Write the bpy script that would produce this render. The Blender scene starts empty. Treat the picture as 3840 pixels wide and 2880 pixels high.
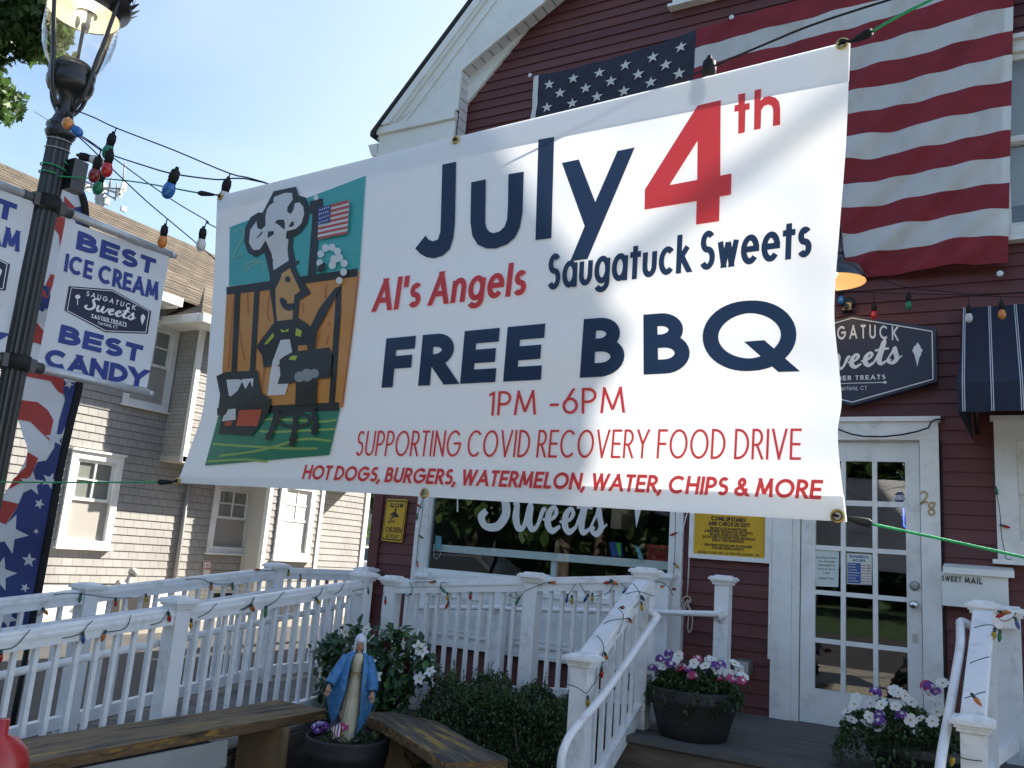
import bpy, bmesh, math, random
from mathutils import Vector, Matrix
from mathutils.geometry import delaunay_2d_cdt
random.seed(4)
R = math.radians
sc = bpy.context.scene
COL = sc.collection
H = 1.55                                   # eye height of the photographer above the ground

# ---------------------------------------------------------------- camera
YAW, PIT, ROL, FPX = R(-29.976), R(11.226), R(4.476), 3200.0
_F = Vector((math.sin(YAW) * math.cos(PIT), math.cos(YAW) * math.cos(PIT), math.sin(PIT)))
_r = _F.cross(Vector((0, 0, 1))).normalized()
_u = _r.cross(_F)
_R2 = math.cos(ROL) * _r + math.sin(ROL) * _u
_U2 = -math.sin(ROL) * _r + math.cos(ROL) * _u
CAM = Vector((0, 0, H))
cd = bpy.data.cameras.new('camera')
cam = bpy.data.objects.new('camera', cd)
COL.objects.link(cam)
cd.sensor_width = 36
cd.lens = FPX / 3840 * 36
cd.clip_start = 0.05
cd.clip_end = 600
m3 = Matrix((_R2, _U2, -_F)).transposed()
cam.matrix_world = Matrix.Translation(CAM) @ m3.to_4x4()
sc.camera = cam

# ---------------------------------------------------------------- light
SUN = Vector((0.47, 0.88, 0.0)).normalized() * math.cos(R(36)) + Vector((0, 0, math.sin(R(36))))
w = bpy.data.worlds.new('World')
sc.world = w
w.use_nodes = True
nt = w.node_tree
nt.nodes.clear()
sky = nt.nodes.new('ShaderNodeTexSky')
sky.sky_type = 'NISHITA'
sky.sun_disc = False
sky.sun_elevation = R(36)
sky.sun_rotation = math.atan2(0.47, 0.88)
sky.air_density = 1.0
sky.dust_density = 0.9
sky.ozone_density = 1.2
tc = nt.nodes.new('ShaderNodeTexCoord')
mp = nt.nodes.new('ShaderNodeMapping')
mp.inputs['Scale'].default_value = (1.0, 1.0, 1.9)
mp.inputs['Rotation'].default_value = (0.3, 0.2, 0.6)
nz = nt.nodes.new('ShaderNodeTexNoise')
nz.inputs['Scale'].default_value = 2.3
nz.inputs['Detail'].default_value = 5
nz.inputs['Roughness'].default_value = 0.5
nz.inputs['Distortion'].default_value = 0.5
cr = nt.nodes.new('ShaderNodeValToRGB')
cr.color_ramp.elements[0].position = 0.40
cr.color_ramp.elements[0].color = (0, 0, 0, 1)
cr.color_ramp.elements[1].position = 0.78
cr.color_ramp.elements[1].color = (1, 1, 1, 1)
mx = nt.nodes.new('ShaderNodeMix')
mx.data_type = 'RGBA'
bg = nt.nodes.new('ShaderNodeBackground')
bg.inputs['Strength'].default_value = 0.095
out = nt.nodes.new('ShaderNodeOutputWorld')
L = nt.links.new
L(tc.outputs['Generated'], mp.inputs['Vector'])
L(mp.outputs['Vector'], nz.inputs['Vector'])
L(nz.outputs['Fac'], cr.inputs['Fac'])
# thin high cloud thickens towards the sun's side of the sky
dt = nt.nodes.new('ShaderNodeVectorMath'); dt.operation = 'DOT_PRODUCT'
dt.inputs[1].default_value = (0.02, 0.93, 0.36)
vl = nt.nodes.new('ShaderNodeMapRange'); vl.inputs[1].default_value = 0.50; vl.inputs[2].default_value = 0.96; vl.inputs[3].default_value = 0.02; vl.inputs[4].default_value = 0.85
vl.interpolation_type = 'SMOOTHSTEP'
L(tc.outputs['Generated'], dt.inputs[0]); L(dt.outputs['Value'], vl.inputs[0])
ad = nt.nodes.new('ShaderNodeMath'); ad.operation = 'MULTIPLY_ADD'; ad.inputs[1].default_value = 0.40; ad.use_clamp = True
L(cr.outputs['Color'], ad.inputs[0]); L(vl.outputs[0], ad.inputs[2])
L(ad.outputs[0], mx.inputs['Factor'])
L(sky.outputs['Color'], mx.inputs[6])
mx.inputs[7].default_value = (3.0, 3.5, 4.0, 1)
L(mx.outputs[2], bg.inputs['Color'])
L(bg.outputs['Background'], out.inputs['Surface'])

sd = bpy.data.lights.new('sun', 'SUN')
sd.energy = 5.0
sd.angle = R(0.6)
sd.color = (1.0, 0.93, 0.82)
so = bpy.data.objects.new('sun', sd)
COL.objects.link(so)
so.rotation_euler = (-SUN).to_track_quat('-Z', 'Y').to_euler()
so.location = SUN * 60

sc.view_settings.view_transform = 'Standard'
sc.view_settings.look = 'None'
sc.view_settings.gamma = 1
sc.view_settings.exposure = 1.72
sc.cycles.max_bounces = 8
sc.cycles.transparent_max_bounces = 16
sc.cycles.use_denoising = True

# ---------------------------------------------------------------- pixel -> place (measuring helper; 2212 px wide view of the photo)
KP = 3840 / 2212
def ray(p):
    return _F + _R2 * ((p[0] * KP - 1920) / FPX) - _U2 * ((p[1] * KP - 1440) / FPX)
def onY(p, y):
    d = ray(p); return CAM + d * (y / d.y)
def onX(p, x):
    d = ray(p); return CAM + d * (x / d.x)
def onZ(p, z):
    d = ray(p); return CAM + d * ((z - H) / d.z)
def atz(p, z):
    return CAM + ray(p) * z
def onP(p, q, n):
    d = ray(p); n = Vector(n); return CAM + d * ((Vector(q) - CAM).dot(n) / d.dot(n))
def crop(x0, y0, wid, ww=2212):
    s = wid / ww
    return lambda a, b: ((x0 + a * s) / KP, (y0 + b * s) / KP)
r4 = crop(0, 2100, 1000, 2127); rr7 = crop(900, 1800, 1000); r6 = crop(1900, 1800, 1000)
r7 = crop(1900, 2200, 1000); r8 = crop(1000, 2250, 1000); r5 = crop(2840, 2000, 1000, 1885)
rA = crop(0, 0, 1000); rB = crop(0, 600, 1000, 1843); rC = crop(0, 1400, 1000)
rD = crop(2840, 700, 1000); rE = crop(2840, 1350, 1000); rI = crop(750, 650, 700, 1010)
rS = crop(3100, 1050, 740); rW = crop(1350, 1800, 400); rP = crop(2500, 2050, 500)
rJ = crop(1500, 300, 1600); rQ = crop(1350, 900, 1800); rM = crop(3400, 1900, 440)
rG = crop(0, 680, 700, 1416); rF = crop(0, 600, 350, 323); rN = crop(3400, 2500, 440, 1921); rL = crop(0, 0, 500, 1659)

# ---------------------------------------------------------------- materials
MATS = {}
def mat(name, col, rough=0.6, var=0.0, vscale=6.0, bump=0.0, bscale=40.0, metal=0.0, dirt=None, dscale=3.0, damt=0.35,
        spec=0.5, trans=0.0, emit=None, estr=0.0, stretch=None, coat=0.0):
    if name in MATS: return MATS[name]
    m = bpy.data.materials.new(name); m.use_nodes = True
    n = m.node_tree; b = n.nodes['Principled BSDF']
    b.inputs['Roughness'].default_value = rough
    b.inputs['Metallic'].default_value = metal
    b.inputs['Specular IOR Level'].default_value = spec
    if coat: b.inputs['Coat Weight'].default_value = coat
    b.inputs['Base Color'].default_value = (*col, 1)
    tcn = n.nodes.new('ShaderNodeTexCoord'); vec = tcn.outputs['Object']
    if stretch:
        mpn = n.nodes.new('ShaderNodeMapping'); mpn.inputs['Scale'].default_value = stretch
        n.links.new(vec, mpn.inputs['Vector']); vec = mpn.outputs['Vector']
    src = None
    if var or dirt:
        a = n.nodes.new('ShaderNodeTexNoise'); a.inputs['Scale'].default_value = vscale; a.inputs['Detail'].default_value = 6
        n.links.new(vec, a.inputs['Vector'])
        hs = n.nodes.new('ShaderNodeMapRange')
        hs.inputs[1].default_value = 0.25; hs.inputs[2].default_value = 0.75
        hs.inputs[3].default_value = 1 - var; hs.inputs[4].default_value = 1 + var
        n.links.new(a.outputs['Fac'], hs.inputs[0])
        mu = n.nodes.new('ShaderNodeVectorMath'); mu.operation = 'SCALE'
        mu.inputs[0].default_value = col
        n.links.new(hs.outputs[0], mu.inputs['Scale']); src = mu.outputs[0]
        if dirt:
            d = n.nodes.new('ShaderNodeTexNoise'); d.inputs['Scale'].default_value = dscale; d.inputs['Detail'].default_value = 8
            d.inputs['Roughness'].default_value = 0.7
            n.links.new(vec, d.inputs['Vector'])
            rmp = n.nodes.new('ShaderNodeMapRange'); rmp.inputs[1].default_value = 0.52; rmp.inputs[2].default_value = 0.75
            rmp.inputs[3].default_value = 0; rmp.inputs[4].default_value = damt
            n.links.new(d.outputs['Fac'], rmp.inputs[0])
            mm = n.nodes.new('ShaderNodeMix'); mm.data_type = 'RGBA'
            n.links.new(rmp.outputs[0], mm.inputs['Factor']); n.links.new(src, mm.inputs[6])
            mm.inputs[7].default_value = (*dirt, 1); src = mm.outputs[2]
        n.links.new(src, b.inputs['Base Color'])
    if bump:
        bn = n.nodes.new('ShaderNodeTexNoise'); bn.inputs['Scale'].default_value = bscale; bn.inputs['Detail'].default_value = 5
        n.links.new(vec, bn.inputs['Vector'])
        bp = n.nodes.new('ShaderNodeBump'); bp.inputs['Strength'].default_value = bump; bp.inputs['Distance'].default_value = 0.02
        n.links.new(bn.outputs['Fac'], bp.inputs['Height']); n.links.new(bp.outputs['Normal'], b.inputs['Normal'])
    if emit:
        b.inputs['Emission Color'].default_value = (*emit, 1); b.inputs['Emission Strength'].default_value = estr
    if trans:                                 # cloth and leaves: light passes through
        tr = n.nodes.new('ShaderNodeBsdfTranslucent'); ms = n.nodes.new('ShaderNodeMixShader')
        ms.inputs[0].default_value = trans
        if src: n.links.new(src, tr.inputs['Color'])
        else: tr.inputs['Color'].default_value = (*col, 1)
        n.links.new(b.outputs[0], ms.inputs[1]); n.links.new(tr.outputs[0], ms.inputs[2])
        n.links.new(ms.outputs[0], n.nodes['Material Output'].inputs['Surface'])
    MATS[name] = m
    return m
def glass_mat(name, tint=(0.9, 0.95, 0.95), refl=1.0, ior=1.5, rough=0.0):
    if name in MATS: return MATS[name]
    m = bpy.data.materials.new(name); m.use_nodes = True; n = m.node_tree; n.nodes.clear()
    o = n.nodes.new('ShaderNodeOutputMaterial'); t = n.nodes.new('ShaderNodeBsdfTransparent'); g = n.nodes.new('ShaderNodeBsdfGlossy')
    t.inputs['Color'].default_value = (*tint, 1); g.inputs['Roughness'].default_value = rough
    g.inputs['Color'].default_value = (refl, refl, refl, 1)
    lw = n.nodes.new('ShaderNodeLayerWeight'); lw.inputs['Blend'].default_value = .5
    pw = n.nodes.new('ShaderNodeMath'); pw.operation = 'POWER'; pw.inputs[1].default_value = 4.0; n.links.new(lw.outputs['Facing'], pw.inputs[0])
    f = n.nodes.new('ShaderNodeMath'); f.operation = 'MULTIPLY_ADD'; f0 = ((ior-1)/(ior+1))**2*1.9; f.inputs[1].default_value = .85; f.inputs[2].default_value = f0; n.links.new(pw.outputs[0], f.inputs[0])
    ms = n.nodes.new('ShaderNodeMixShader')
    n.links.new(f.outputs[0], ms.inputs[0]); n.links.new(t.outputs[0], ms.inputs[1]); n.links.new(g.outputs[0], ms.inputs[2])
    n.links.new(ms.outputs[0], o.inputs['Surface'])
    MATS[name] = m; return m
def brick_mat(name, c1, c2, mortar, bw, rh, msize=0.006, axes='YZ', bump=0.4, rough=0.85, var=0.25, vscale=3.0):
    if name in MATS: return MATS[name]
    m = bpy.data.materials.new(name); m.use_nodes = True; n = m.node_tree; b = n.nodes['Principled BSDF']
    b.inputs['Roughness'].default_value = rough; b.inputs['Specular IOR Level'].default_value = 0.25
    t = n.nodes.new('ShaderNodeTexCoord'); sp = n.nodes.new('ShaderNodeSeparateXYZ'); cb = n.nodes.new('ShaderNodeCombineXYZ')
    n.links.new(t.outputs['Object'], sp.inputs[0])
    n.links.new(sp.outputs[axes[0]], cb.inputs[0]); n.links.new(sp.outputs[axes[1]], cb.inputs[1])
    k = n.nodes.new('ShaderNodeTexBrick'); n.links.new(cb.outputs[0], k.inputs['Vector'])
    k.inputs['Color1'].default_value = (*c1, 1); k.inputs['Color2'].default_value = (*c2, 1); k.inputs['Mortar'].default_value = (*mortar, 1)
    k.inputs['Scale'].default_value = 1; k.inputs['Mortar Size'].default_value = msize; k.inputs['Brick Width'].default_value = bw
    k.inputs['Row Height'].default_value = rh; k.inputs['Mortar Smooth'].default_value = 0.2; k.inputs['Bias'].default_value = -0.1
    a = n.nodes.new('ShaderNodeTexNoise'); a.inputs['Scale'].default_value = vscale; a.inputs['Detail'].default_value = 8
    n.links.new(t.outputs['Object'], a.inputs['Vector'])
    hs = n.nodes.new('ShaderNodeMapRange'); hs.inputs[1].default_value = .25; hs.inputs[2].default_value = .75
    hs.inputs[3].default_value = 1 - var; hs.inputs[4].default_value = 1 + var
    n.links.new(a.outputs['Fac'], hs.inputs[0])
    mu = n.nodes.new('ShaderNodeVectorMath'); mu.operation = 'SCALE'
    n.links.new(k.outputs['Color'], mu.inputs[0]); n.links.new(hs.outputs[0], mu.inputs['Scale'])
    n.links.new(mu.outputs[0], b.inputs['Base Color'])
    bp = n.nodes.new('ShaderNodeBump'); bp.inputs['Strength'].default_value = bump; bp.inputs['Distance'].default_value = 0.01; bp.invert = True
    n.links.new(k.outputs['Fac'], bp.inputs['Height']); n.links.new(bp.outputs['Normal'], b.inputs['Normal'])
    MATS[name] = m; return m

def worn_mat(name, base, dark, light, stretch, sc_=3.0, rough=.75, td=.56, tl=.60, rot=0.0):
    m = bpy.data.materials.new(name); m.use_nodes = True; n = m.node_tree; b = n.nodes['Principled BSDF']; b.inputs['Roughness'].default_value = rough; b.inputs['Specular IOR Level'].default_value = .3
    t = n.nodes.new('ShaderNodeTexCoord'); mpn = n.nodes.new('ShaderNodeMapping'); mpn.inputs['Scale'].default_value = stretch; mr = n.nodes.new('ShaderNodeMapping'); mr.inputs['Rotation'].default_value = (0, 0, rot); n.links.new(t.outputs['Object'], mr.inputs['Vector']); n.links.new(mr.outputs['Vector'], mpn.inputs['Vector'])
    def noise(s_, det, off):
        a = n.nodes.new('ShaderNodeTexNoise'); a.inputs['Scale'].default_value = s_; a.inputs['Detail'].default_value = det; a.inputs['Roughness'].default_value = .68
        m2 = n.nodes.new('ShaderNodeMapping'); m2.inputs['Location'].default_value = (off, off, off); n.links.new(mpn.outputs['Vector'], m2.inputs['Vector']); n.links.new(m2.outputs['Vector'], a.inputs['Vector']); return a.outputs['Fac']
    def step(f, lo, hi):
        r = n.nodes.new('ShaderNodeMapRange'); r.inputs[1].default_value = lo; r.inputs[2].default_value = hi; n.links.new(f, r.inputs[0]); return r.outputs[0]
    def mixc(f, a, c):
        x = n.nodes.new('ShaderNodeMix'); x.data_type = 'RGBA'; n.links.new(f, x.inputs['Factor'])
        if isinstance(a, tuple): x.inputs[6].default_value = (*a, 1)
        else: n.links.new(a, x.inputs[6])
        x.inputs[7].default_value = (*c, 1); return x.outputs[2]
    c0 = mixc(step(noise(sc_*7, 6, 3), .35, .7), base, tuple(q*.62 for q in base)); c1 = mixc(step(noise(sc_, 8, 11), td - .05, td + .09), c0, dark); c2 = mixc(step(noise(sc_*.8, 9, 29), tl - .03, tl + .04), c1, light)
    n.links.new(c2, b.inputs['Base Color']); bp = n.nodes.new('ShaderNodeBump'); bp.inputs['Strength'].default_value = .5; bp.inputs['Distance'].default_value = .02; n.links.new(noise(sc_*6, 7, 17), bp.inputs['Height']); n.links.new(bp.outputs['Normal'], b.inputs['Normal'])
    MATS[name] = m; return m
WHITE = mat('white_paint', (.78, .78, .76), .45, var=.06, vscale=4, dirt=(.36, .34, .29), dscale=6, damt=.5, bump=.05, bscale=60)
VINYL = mat('white_rail_vinyl', (.80, .80, .80), .38, var=.05, vscale=5, dirt=(.27, .27, .23), dscale=9, damt=.6)
TRIM = mat('white_trim', (.80, .80, .77), .5, var=.05, vscale=2, dirt=(.5, .49, .42), dscale=3, damt=.35)
REDW = mat('red_siding_paint', (.112, .028, .026), .55, var=.16, vscale=3.5, bump=.12, bscale=30, stretch=(.35, 1, 3), dirt=(.125, .05, .042), dscale=1.6, damt=.7)
BLACK = mat('black_metal', (.018, .019, .019), .35, var=.15, bump=.05)
RUBBER = mat('black_rubber', (.016, .016, .017), .7, spec=.2)
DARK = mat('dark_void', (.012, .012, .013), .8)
NAVY = mat('navy_paint', (.022, .028, .058), .5, var=.08)
SWHITE = mat('sign_white', (.72, .74, .75), .5)
GLASS = glass_mat('window_glass', (.80, .86, .85), 1.0, 1.6)

# ---------------------------------------------------------------- object helpers
def V(*a): return Vector(a)
class MB:
    def __init__(s): s.bm = bmesh.new(); s.mi = 0
    def face(s, pts, mi=None):
        try: f = s.bm.faces.new([s.bm.verts.new(p) for p in pts])
        except ValueError: return None
        f.material_index = s.mi if mi is None else mi
        return f
    def box(s, a, b, mi=None):
        x0, y0, z0 = a; x1, y1, z1 = b
        v = [s.bm.verts.new(p) for p in ((x0,y0,z0),(x1,y0,z0),(x1,y1,z0),(x0,y1,z0),(x0,y0,z1),(x1,y0,z1),(x1,y1,z1),(x0,y1,z1))]
        for q in ((0,3,2,1),(4,5,6,7),(0,1,5,4),(1,2,6,5),(2,3,7,6),(3,0,4,7)):
            f = s.bm.faces.new([v[i] for i in q]); f.material_index = s.mi if mi is None else mi
        return s
    def hexa(s, lo, hi, mi=None):          # two quads -> closed solid
        v = [s.bm.verts.new(p) for p in list(lo) + list(hi)]; n = len(lo)
        fs = [list(range(n))[::-1], list(range(n, 2*n))] + [[i, (i+1) % n, n + (i+1) % n, n + i] for i in range(n)]
        for q in fs:
            f = s.bm.faces.new([v[i] for i in q]); f.material_index = s.mi if mi is None else mi
        return s
    def beam(s, p, q, wd, ht, up=(0, 0, 1), mi=None):   # bar with plumb ends
        p, q, up = Vector(p), Vector(q), Vector(up); d = (q - p).normalized(); sd = d.cross(up).normalized() * wd / 2; u = up * ht / 2
        return s.hexa([p - sd - u, p + sd - u, p + sd + u, p - sd + u], [q - sd - u, q + sd - u, q + sd + u, q - sd + u], mi)
    def tube(s, pts, r, seg=8, mi=None, cap=True):
        pts = [Vector(p) for p in pts]; rs = r if isinstance(r, (list, tuple)) else [r] * len(pts); rings = []
        n0 = None
        for i, p in enumerate(pts):
            d = (pts[min(i+1, len(pts)-1)] - pts[max(i-1, 0)])
            d = d.normalized() if d.length > 1e-9 else V(0, 0, 1)
            if n0 is None:
                n0 = d.cross(V(0, 0, 1)) if abs(d.z) < .9 else d.cross(V(1, 0, 0))
            n0 = (n0 - d * n0.dot(d)); n0.normalize(); b0 = d.cross(n0)
            rings.append([s.bm.verts.new(p + (n0 * math.cos(t) + b0 * math.sin(t)) * rs[i]) for t in [2*math.pi*k/seg for k in range(seg)]])
        for a, b in zip(rings, rings[1:]):
            for k in range(seg):
                f = s.bm.faces.new((a[k], a[(k+1) % seg], b[(k+1) % seg], b[k])); f.material_index = s.mi if mi is None else mi; f.smooth = True
        if cap:
            for g in (rings[0][::-1], rings[-1]):
                f = s.bm.faces.new(g); f.material_index = s.mi if mi is None else mi
        return s
    def lathe(s, prof, c=(0, 0, 0), seg=24, mi=None, cap=True, flute=0, nfl=16):
        c = Vector(c); rings = []
        for r, z in prof:
            rings.append([s.bm.verts.new(c + V(math.cos(t) * rr, math.sin(t) * rr, z)) for t, rr in
                          [(2*math.pi*k/seg, r * (1 - (flute if (k % (seg // nfl)) else 0)) if flute else r) for k in range(seg)]])
        for a, b in zip(rings, rings[1:]):
            for k in range(seg):
                f = s.bm.faces.new((a[k], a[(k+1) % seg], b[(k+1) % seg], b[k])); f.material_index = s.mi if mi is None else mi; f.smooth = not flute
        if cap:
            if prof[0][0] > 1e-4: f = s.bm.faces.new(rings[0][::-1]); f.material_index = s.mi if mi is None else mi
            if prof[-1][0] > 1e-4: f = s.bm.faces.new(rings[-1]); f.material_index = s.mi if mi is None else mi
        return s
    def grid(s, fn, nu, nv, mi=None, mif=None, smooth=True):
        g = [[s.bm.verts.new(fn(i / nu, j / nv)) for j in range(nv + 1)] for i in range(nu + 1)]
        for i in range(nu):
            for j in range(nv):
                f = s.bm.faces.new((g[i][j], g[i+1][j], g[i+1][j+1], g[i][j+1])); f.smooth = smooth
                f.material_index = mif(i, j) if mif else (s.mi if mi is None else mi)
        return s
    def ball(s, c, r, seg=12, rings=8, mi=None):
        rx = r if isinstance(r, (tuple, list)) else (r, r, r); c = Vector(c)
        return s.grid(lambda u, v: c + V(rx[0]*math.cos(2*math.pi*u)*math.sin(math.pi*v), rx[1]*math.sin(2*math.pi*u)*math.sin(math.pi*v), -rx[2]*math.cos(math.pi*v)), seg, rings, mi)
    def build(s, name, mats, parent=None, bevel=0.0, weld=False, label=None, smooth=False):
        if weld: bmesh.ops.remove_doubles(s.bm, verts=s.bm.verts, dist=1e-5)
        if bevel:
            bmesh.ops.bevel(s.bm, geom=[e for e in s.bm.edges if len(e.link_faces) == 2 and e.calc_face_angle(0) > .6], offset=bevel, segments=1, affect='EDGES')
        me = bpy.data.meshes.new(name); s.bm.to_mesh(me); s.bm.free()
        for m in (mats if isinstance(mats, (list, tuple)) else [mats]): me.materials.append(m)
        if smooth:
            for p in me.polygons: p.use_smooth = True
        o = bpy.data.objects.new(name, me); COL.objects.link(o)
        if parent: adopt(o, parent)
        if label: o['label'] = label
        return o
LOC = {}
def world_loc(p):
    v = Vector(p.location)
    while p.parent: p = p.parent
    return v
def base_of(p): return LOC.get(p.name, Vector((0, 0, 0)))
def adopt(o, p):                                # keep world place; ancestors are only translated
    o.parent = p
    o.matrix_parent_inverse = Matrix.Translation(base_of(p)).inverted()
def thing(name, label, cat, loc=(0, 0, 0), group=None):
    o = bpy.data.objects.new(name, None); COL.objects.link(o); o.location = loc; o.empty_display_size = .2
    LOC[o.name] = Vector(loc)
    o['label'] = label; o['category'] = cat
    if group: o['group'] = group
    return o
def tag(o, label, cat, group=None):
    o['label'] = label; o['category'] = cat
    if group: o['group'] = group
    return o
def struct(name, mb, m, **k):
    o = mb.build(name, m, **k); o['kind'] = 'structure'; return o
def inst(o, parent, loc=None, mtx=None, name=None):   # linked copy of a mesh part
    c = o.copy(); COL.objects.link(c)
    if mtx is not None: c.matrix_basis = mtx
    elif loc is not None: c.location = loc
    if parent: adopt(c, parent)
    return c

# ---------------------------------------------------------------- stroke lettering
def arc(cx, cy, rx, ry, a0, a1, n=14):
    return [(cx + rx*math.cos(R(a0 + (a1-a0)*i/n)), cy + ry*math.sin(R(a0 + (a1-a0)*i/n))) for i in range(n+1)]
def bowl(x, y0, y1, wd):                           # right hand bowl of B P R D
    r = (y1 - y0) / 2; c = max(wd - r, 0.02)
    return [(x, y1)] + [(c + x, y1)] + arc(c + x, (y0+y1)/2, min(r, wd), r, 90, -90)[1:-1] + [(c + x, y0), (x, y0)]
def glyphs():
    G = {}
    c = lambda a0, a1, rx=.44: arc(rx, .5, rx, .5, a0, a1, 26)
    G['A'] = (.72, [[(0,0,'x'),(.36,1,'x')],[(.36,1,'x'),(.72,0,'x')],[(.13,.3),(.59,.3)]])
    G['B'] = (.48, [[(0,0,'v'),(0,1,'v')], bowl(0,.53,1,.40), bowl(0,0,.53,.48)])
    G['C'] = (.80, [c(45,315)])
    G['D'] = (.64, [[(0,0,'v'),(0,1,'v')], bowl(0,0,1,.64)])
    G['E'] = (.44, [[(0,0,'v'),(0,1,'v')],[(0,1),(.44,1)],[(0,.5),(.40,.5)],[(0,0),(.44,0)]])
    G['F'] = (.42, [[(0,0,'v'),(0,1,'v')],[(0,1),(.42,1)],[(0,.5),(.38,.5)]])
    G['G'] = (.86, [c(42,360),[(.48,.5),(.88,.5)]])
    G['H'] = (.60, [[(0,0,'v'),(0,1,'v')],[(.6,0,'v'),(.6,1,'v')],[(0,.52),(.6,.52)]])
    G['I'] = (.0, [[(0,0,'v'),(0,1,'v')]])
    G['J'] = (.34, [[(.34,1,'v'),(.34,.25)]+arc(.12,.22,.22,.22,0,-140,10)])
    G['K'] = (.52, [[(0,0,'v'),(0,1,'v')],[(.02,.45),(.5,1,'x')],[(.14,.56),(.54,0,'x')]])
    G['L'] = (.36, [[(0,0,'v'),(0,1,'v')],[(0,0),(.36,0)]])
    G['M'] = (.80, [[(0,0,'x'),(.1,1,'x')],[(.1,1,'x'),(.4,.08)],[(.4,.08),(.7,1,'x')],[(.7,1,'x'),(.8,0,'x')]])
    G['N'] = (.62, [[(0,0,'v'),(0,1,'v')],[(0,1),(.62,0)],[(.62,0,'v'),(.62,1,'v')]])
    G['O'] = (.88, [c(0,360)])
    G['P'] = (.46, [[(0,0,'v'),(0,1,'v')], bowl(0,.45,1,.46)])
    G['Q'] = (.90, [c(0,360),[(.5,.36),(.92,-.03)]])
    G['R'] = (.48, [[(0,0,'v'),(0,1,'v')], bowl(0,.47,1,.44),[(.2,.47),(.48,0,'x')]])
    G['S'] = (.44, [arc(.22,.76,.2,.24,35,255,14)+arc(.22,.26,.22,.26,75,-150,14)])
    G['T'] = (.42, [[(.21,0,'v'),(.21,1,'v')],[(0,1),(.42,1)]])
    G['U'] = (.56, [[(0,1,'v'),(0,.28)]+arc(.28,.28,.28,.28,180,360,14)+[(.56,.28),(.56,1,'v')]])
    G['V'] = (.66, [[(0,1,'x'),(.33,0,'x')],[(.33,0,'x'),(.66,1,'x')]])
    G['W'] = (.96, [[(0,1,'x'),(.25,0,'x')],[(.25,0,'x'),(.48,1,'x')],[(.48,1,'x'),(.71,0,'x')],[(.71,0,'x'),(.96,1,'x')]])
    G['X'] = (.6, [[(0,0,'x'),(.6,1,'x')],[(0,1,'x'),(.6,0,'x')]])
    G['Y'] = (.6, [[(0,1,'x'),(.3,.48)],[(.6,1,'x'),(.3,.48)],[(.3,.5),(.3,0,'v')]])
    G['Z'] = (.48, [[(0,1),(.48,1)],[(.46,1),(.02,0)],[(0,0),(.48,0)]])
    xh = .70
    o = lambda cx, a0, a1, rx=.27: arc(cx, xh/2, rx, xh/2, a0, a1, 20)
    G['a'] = (.54, [o(.27,0,360),[(.54,0,'v'),(.54,xh)]])
    G['b'] = (.54, [o(.27,0,360),[(0,0,'v'),(0,1,'v')]])
    G['c'] = (.48, [o(.27,45,315)])
    G['d'] = (.54, [o(.27,0,360),[(.54,0,'v'),(.54,1,'v')]])
    G['e'] = (.54, [o(.27,0,320),[(0,.36),(.54,.36)]])
    G['f'] = (.26, [[(.08,0,'v'),(.08,.8)]+arc(.22,.8,.14,.2,180,70,8),[(0,.66),(.28,.66)]])
    G['g'] = (.54, [o(.27,0,360),[(.54,xh),(.54,-.06)]+arc(.27,-.06,.27,.22,0,-150,12)])
    G['h'] = (.44, [[(0,0,'v'),(0,1,'v')],[(0,.42)]+arc(.22,.42,.22,.27,180,0,12)+[(.44,.4),(.44,0,'v')]])
    G['i'] = (0, [[(0,0,'v'),(0,xh)],[(0,.9),(0,1,'v')]])
    G['k'] = (.42, [[(0,0,'v'),(0,1,'v')],[(.02,.32),(.38,.70)],[(.12,.42),(.44,0,'x')]])
    G['l'] = (0, [[(0,0,'v'),(0,1,'v')]])
    G['m'] = (.7, [[(0,0,'v'),(0,xh)],[(0,.42)]+arc(.175,.45,.175,.24,180,0,10)+[(.35,.4),(.35,0,'v')],[(.35,.42)]+arc(.525,.45,.175,.24,180,0,10)+[(.7,.4),(.7,0,'v')]])
    G['n'] = (.44, [[(0,0,'v'),(0,xh)],[(0,.42)]+arc(.22,.42,.22,.27,180,0,12)+[(.44,.4),(.44,0,'v')]])
    G['o'] = (.54, [o(.27,0,360)])
    G['p'] = (.54, [o(.27,0,360),[(0,-.3),(0,xh)]])
    G['r'] = (.24, [[(0,0,'v'),(0,xh)],[(0,.4)]+arc(.2,.42,.2,.26,180,70,8)])
    G['s'] = (.34, [arc(.17,.53,.15,.17,35,255,12)+arc(.17,.18,.17,.18,75,-150,12)])
    G['t'] = (.28, [[(.13,0,'v'),(.13,.95)],[(0,.68),(.28,.68)]])
    G['u'] = (.44, [[(0,xh),(0,.27)]+arc(.22,.25,.22,.25,180,360,12)+[(.44,.27),(.44,xh)]])
    G['v'] = (.44, [[(0,xh),(.22,0)],[(.22,0),(.44,xh)]])
    G['w'] = (.7, [[(0,xh),(.18,0,'x')],[(.18,0,'x'),(.35,.66)],[(.35,.66),(.52,0,'x')],[(.52,0,'x'),(.7,xh)]])
    G['y'] = (.46, [[(0,xh),(.24,.1)],[(.46,xh),(.14,-.3)]])
    G['0'] = (.5, [arc(.25,.5,.25,.5,0,360,24)]); G['1'] = (.2, [[(.2,0,'v'),(.2,1,'v')],[(0,.88),(.2,1)]])
    G['2'] = (.48, [arc(.24,.72,.23,.28,170,-30,12)+[(.0,0)],[(0,0),(.5,0)]])
    G['3'] = (.46, [arc(.2,.75,.2,.25,150,-90,12),arc(.2,.26,.24,.26,90,-150,12)])
    G['4'] = (.56, [[(.42,0,'v'),(.42,1,'v')],[(.42,1),(0,.3)],[(0,.27),(.56,.27)]])
    G['5'] = (.46, [[(.42,1),(.1,1),(.04,.58)]+arc(.2,.32,.25,.32,110,-140,12)])
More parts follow.
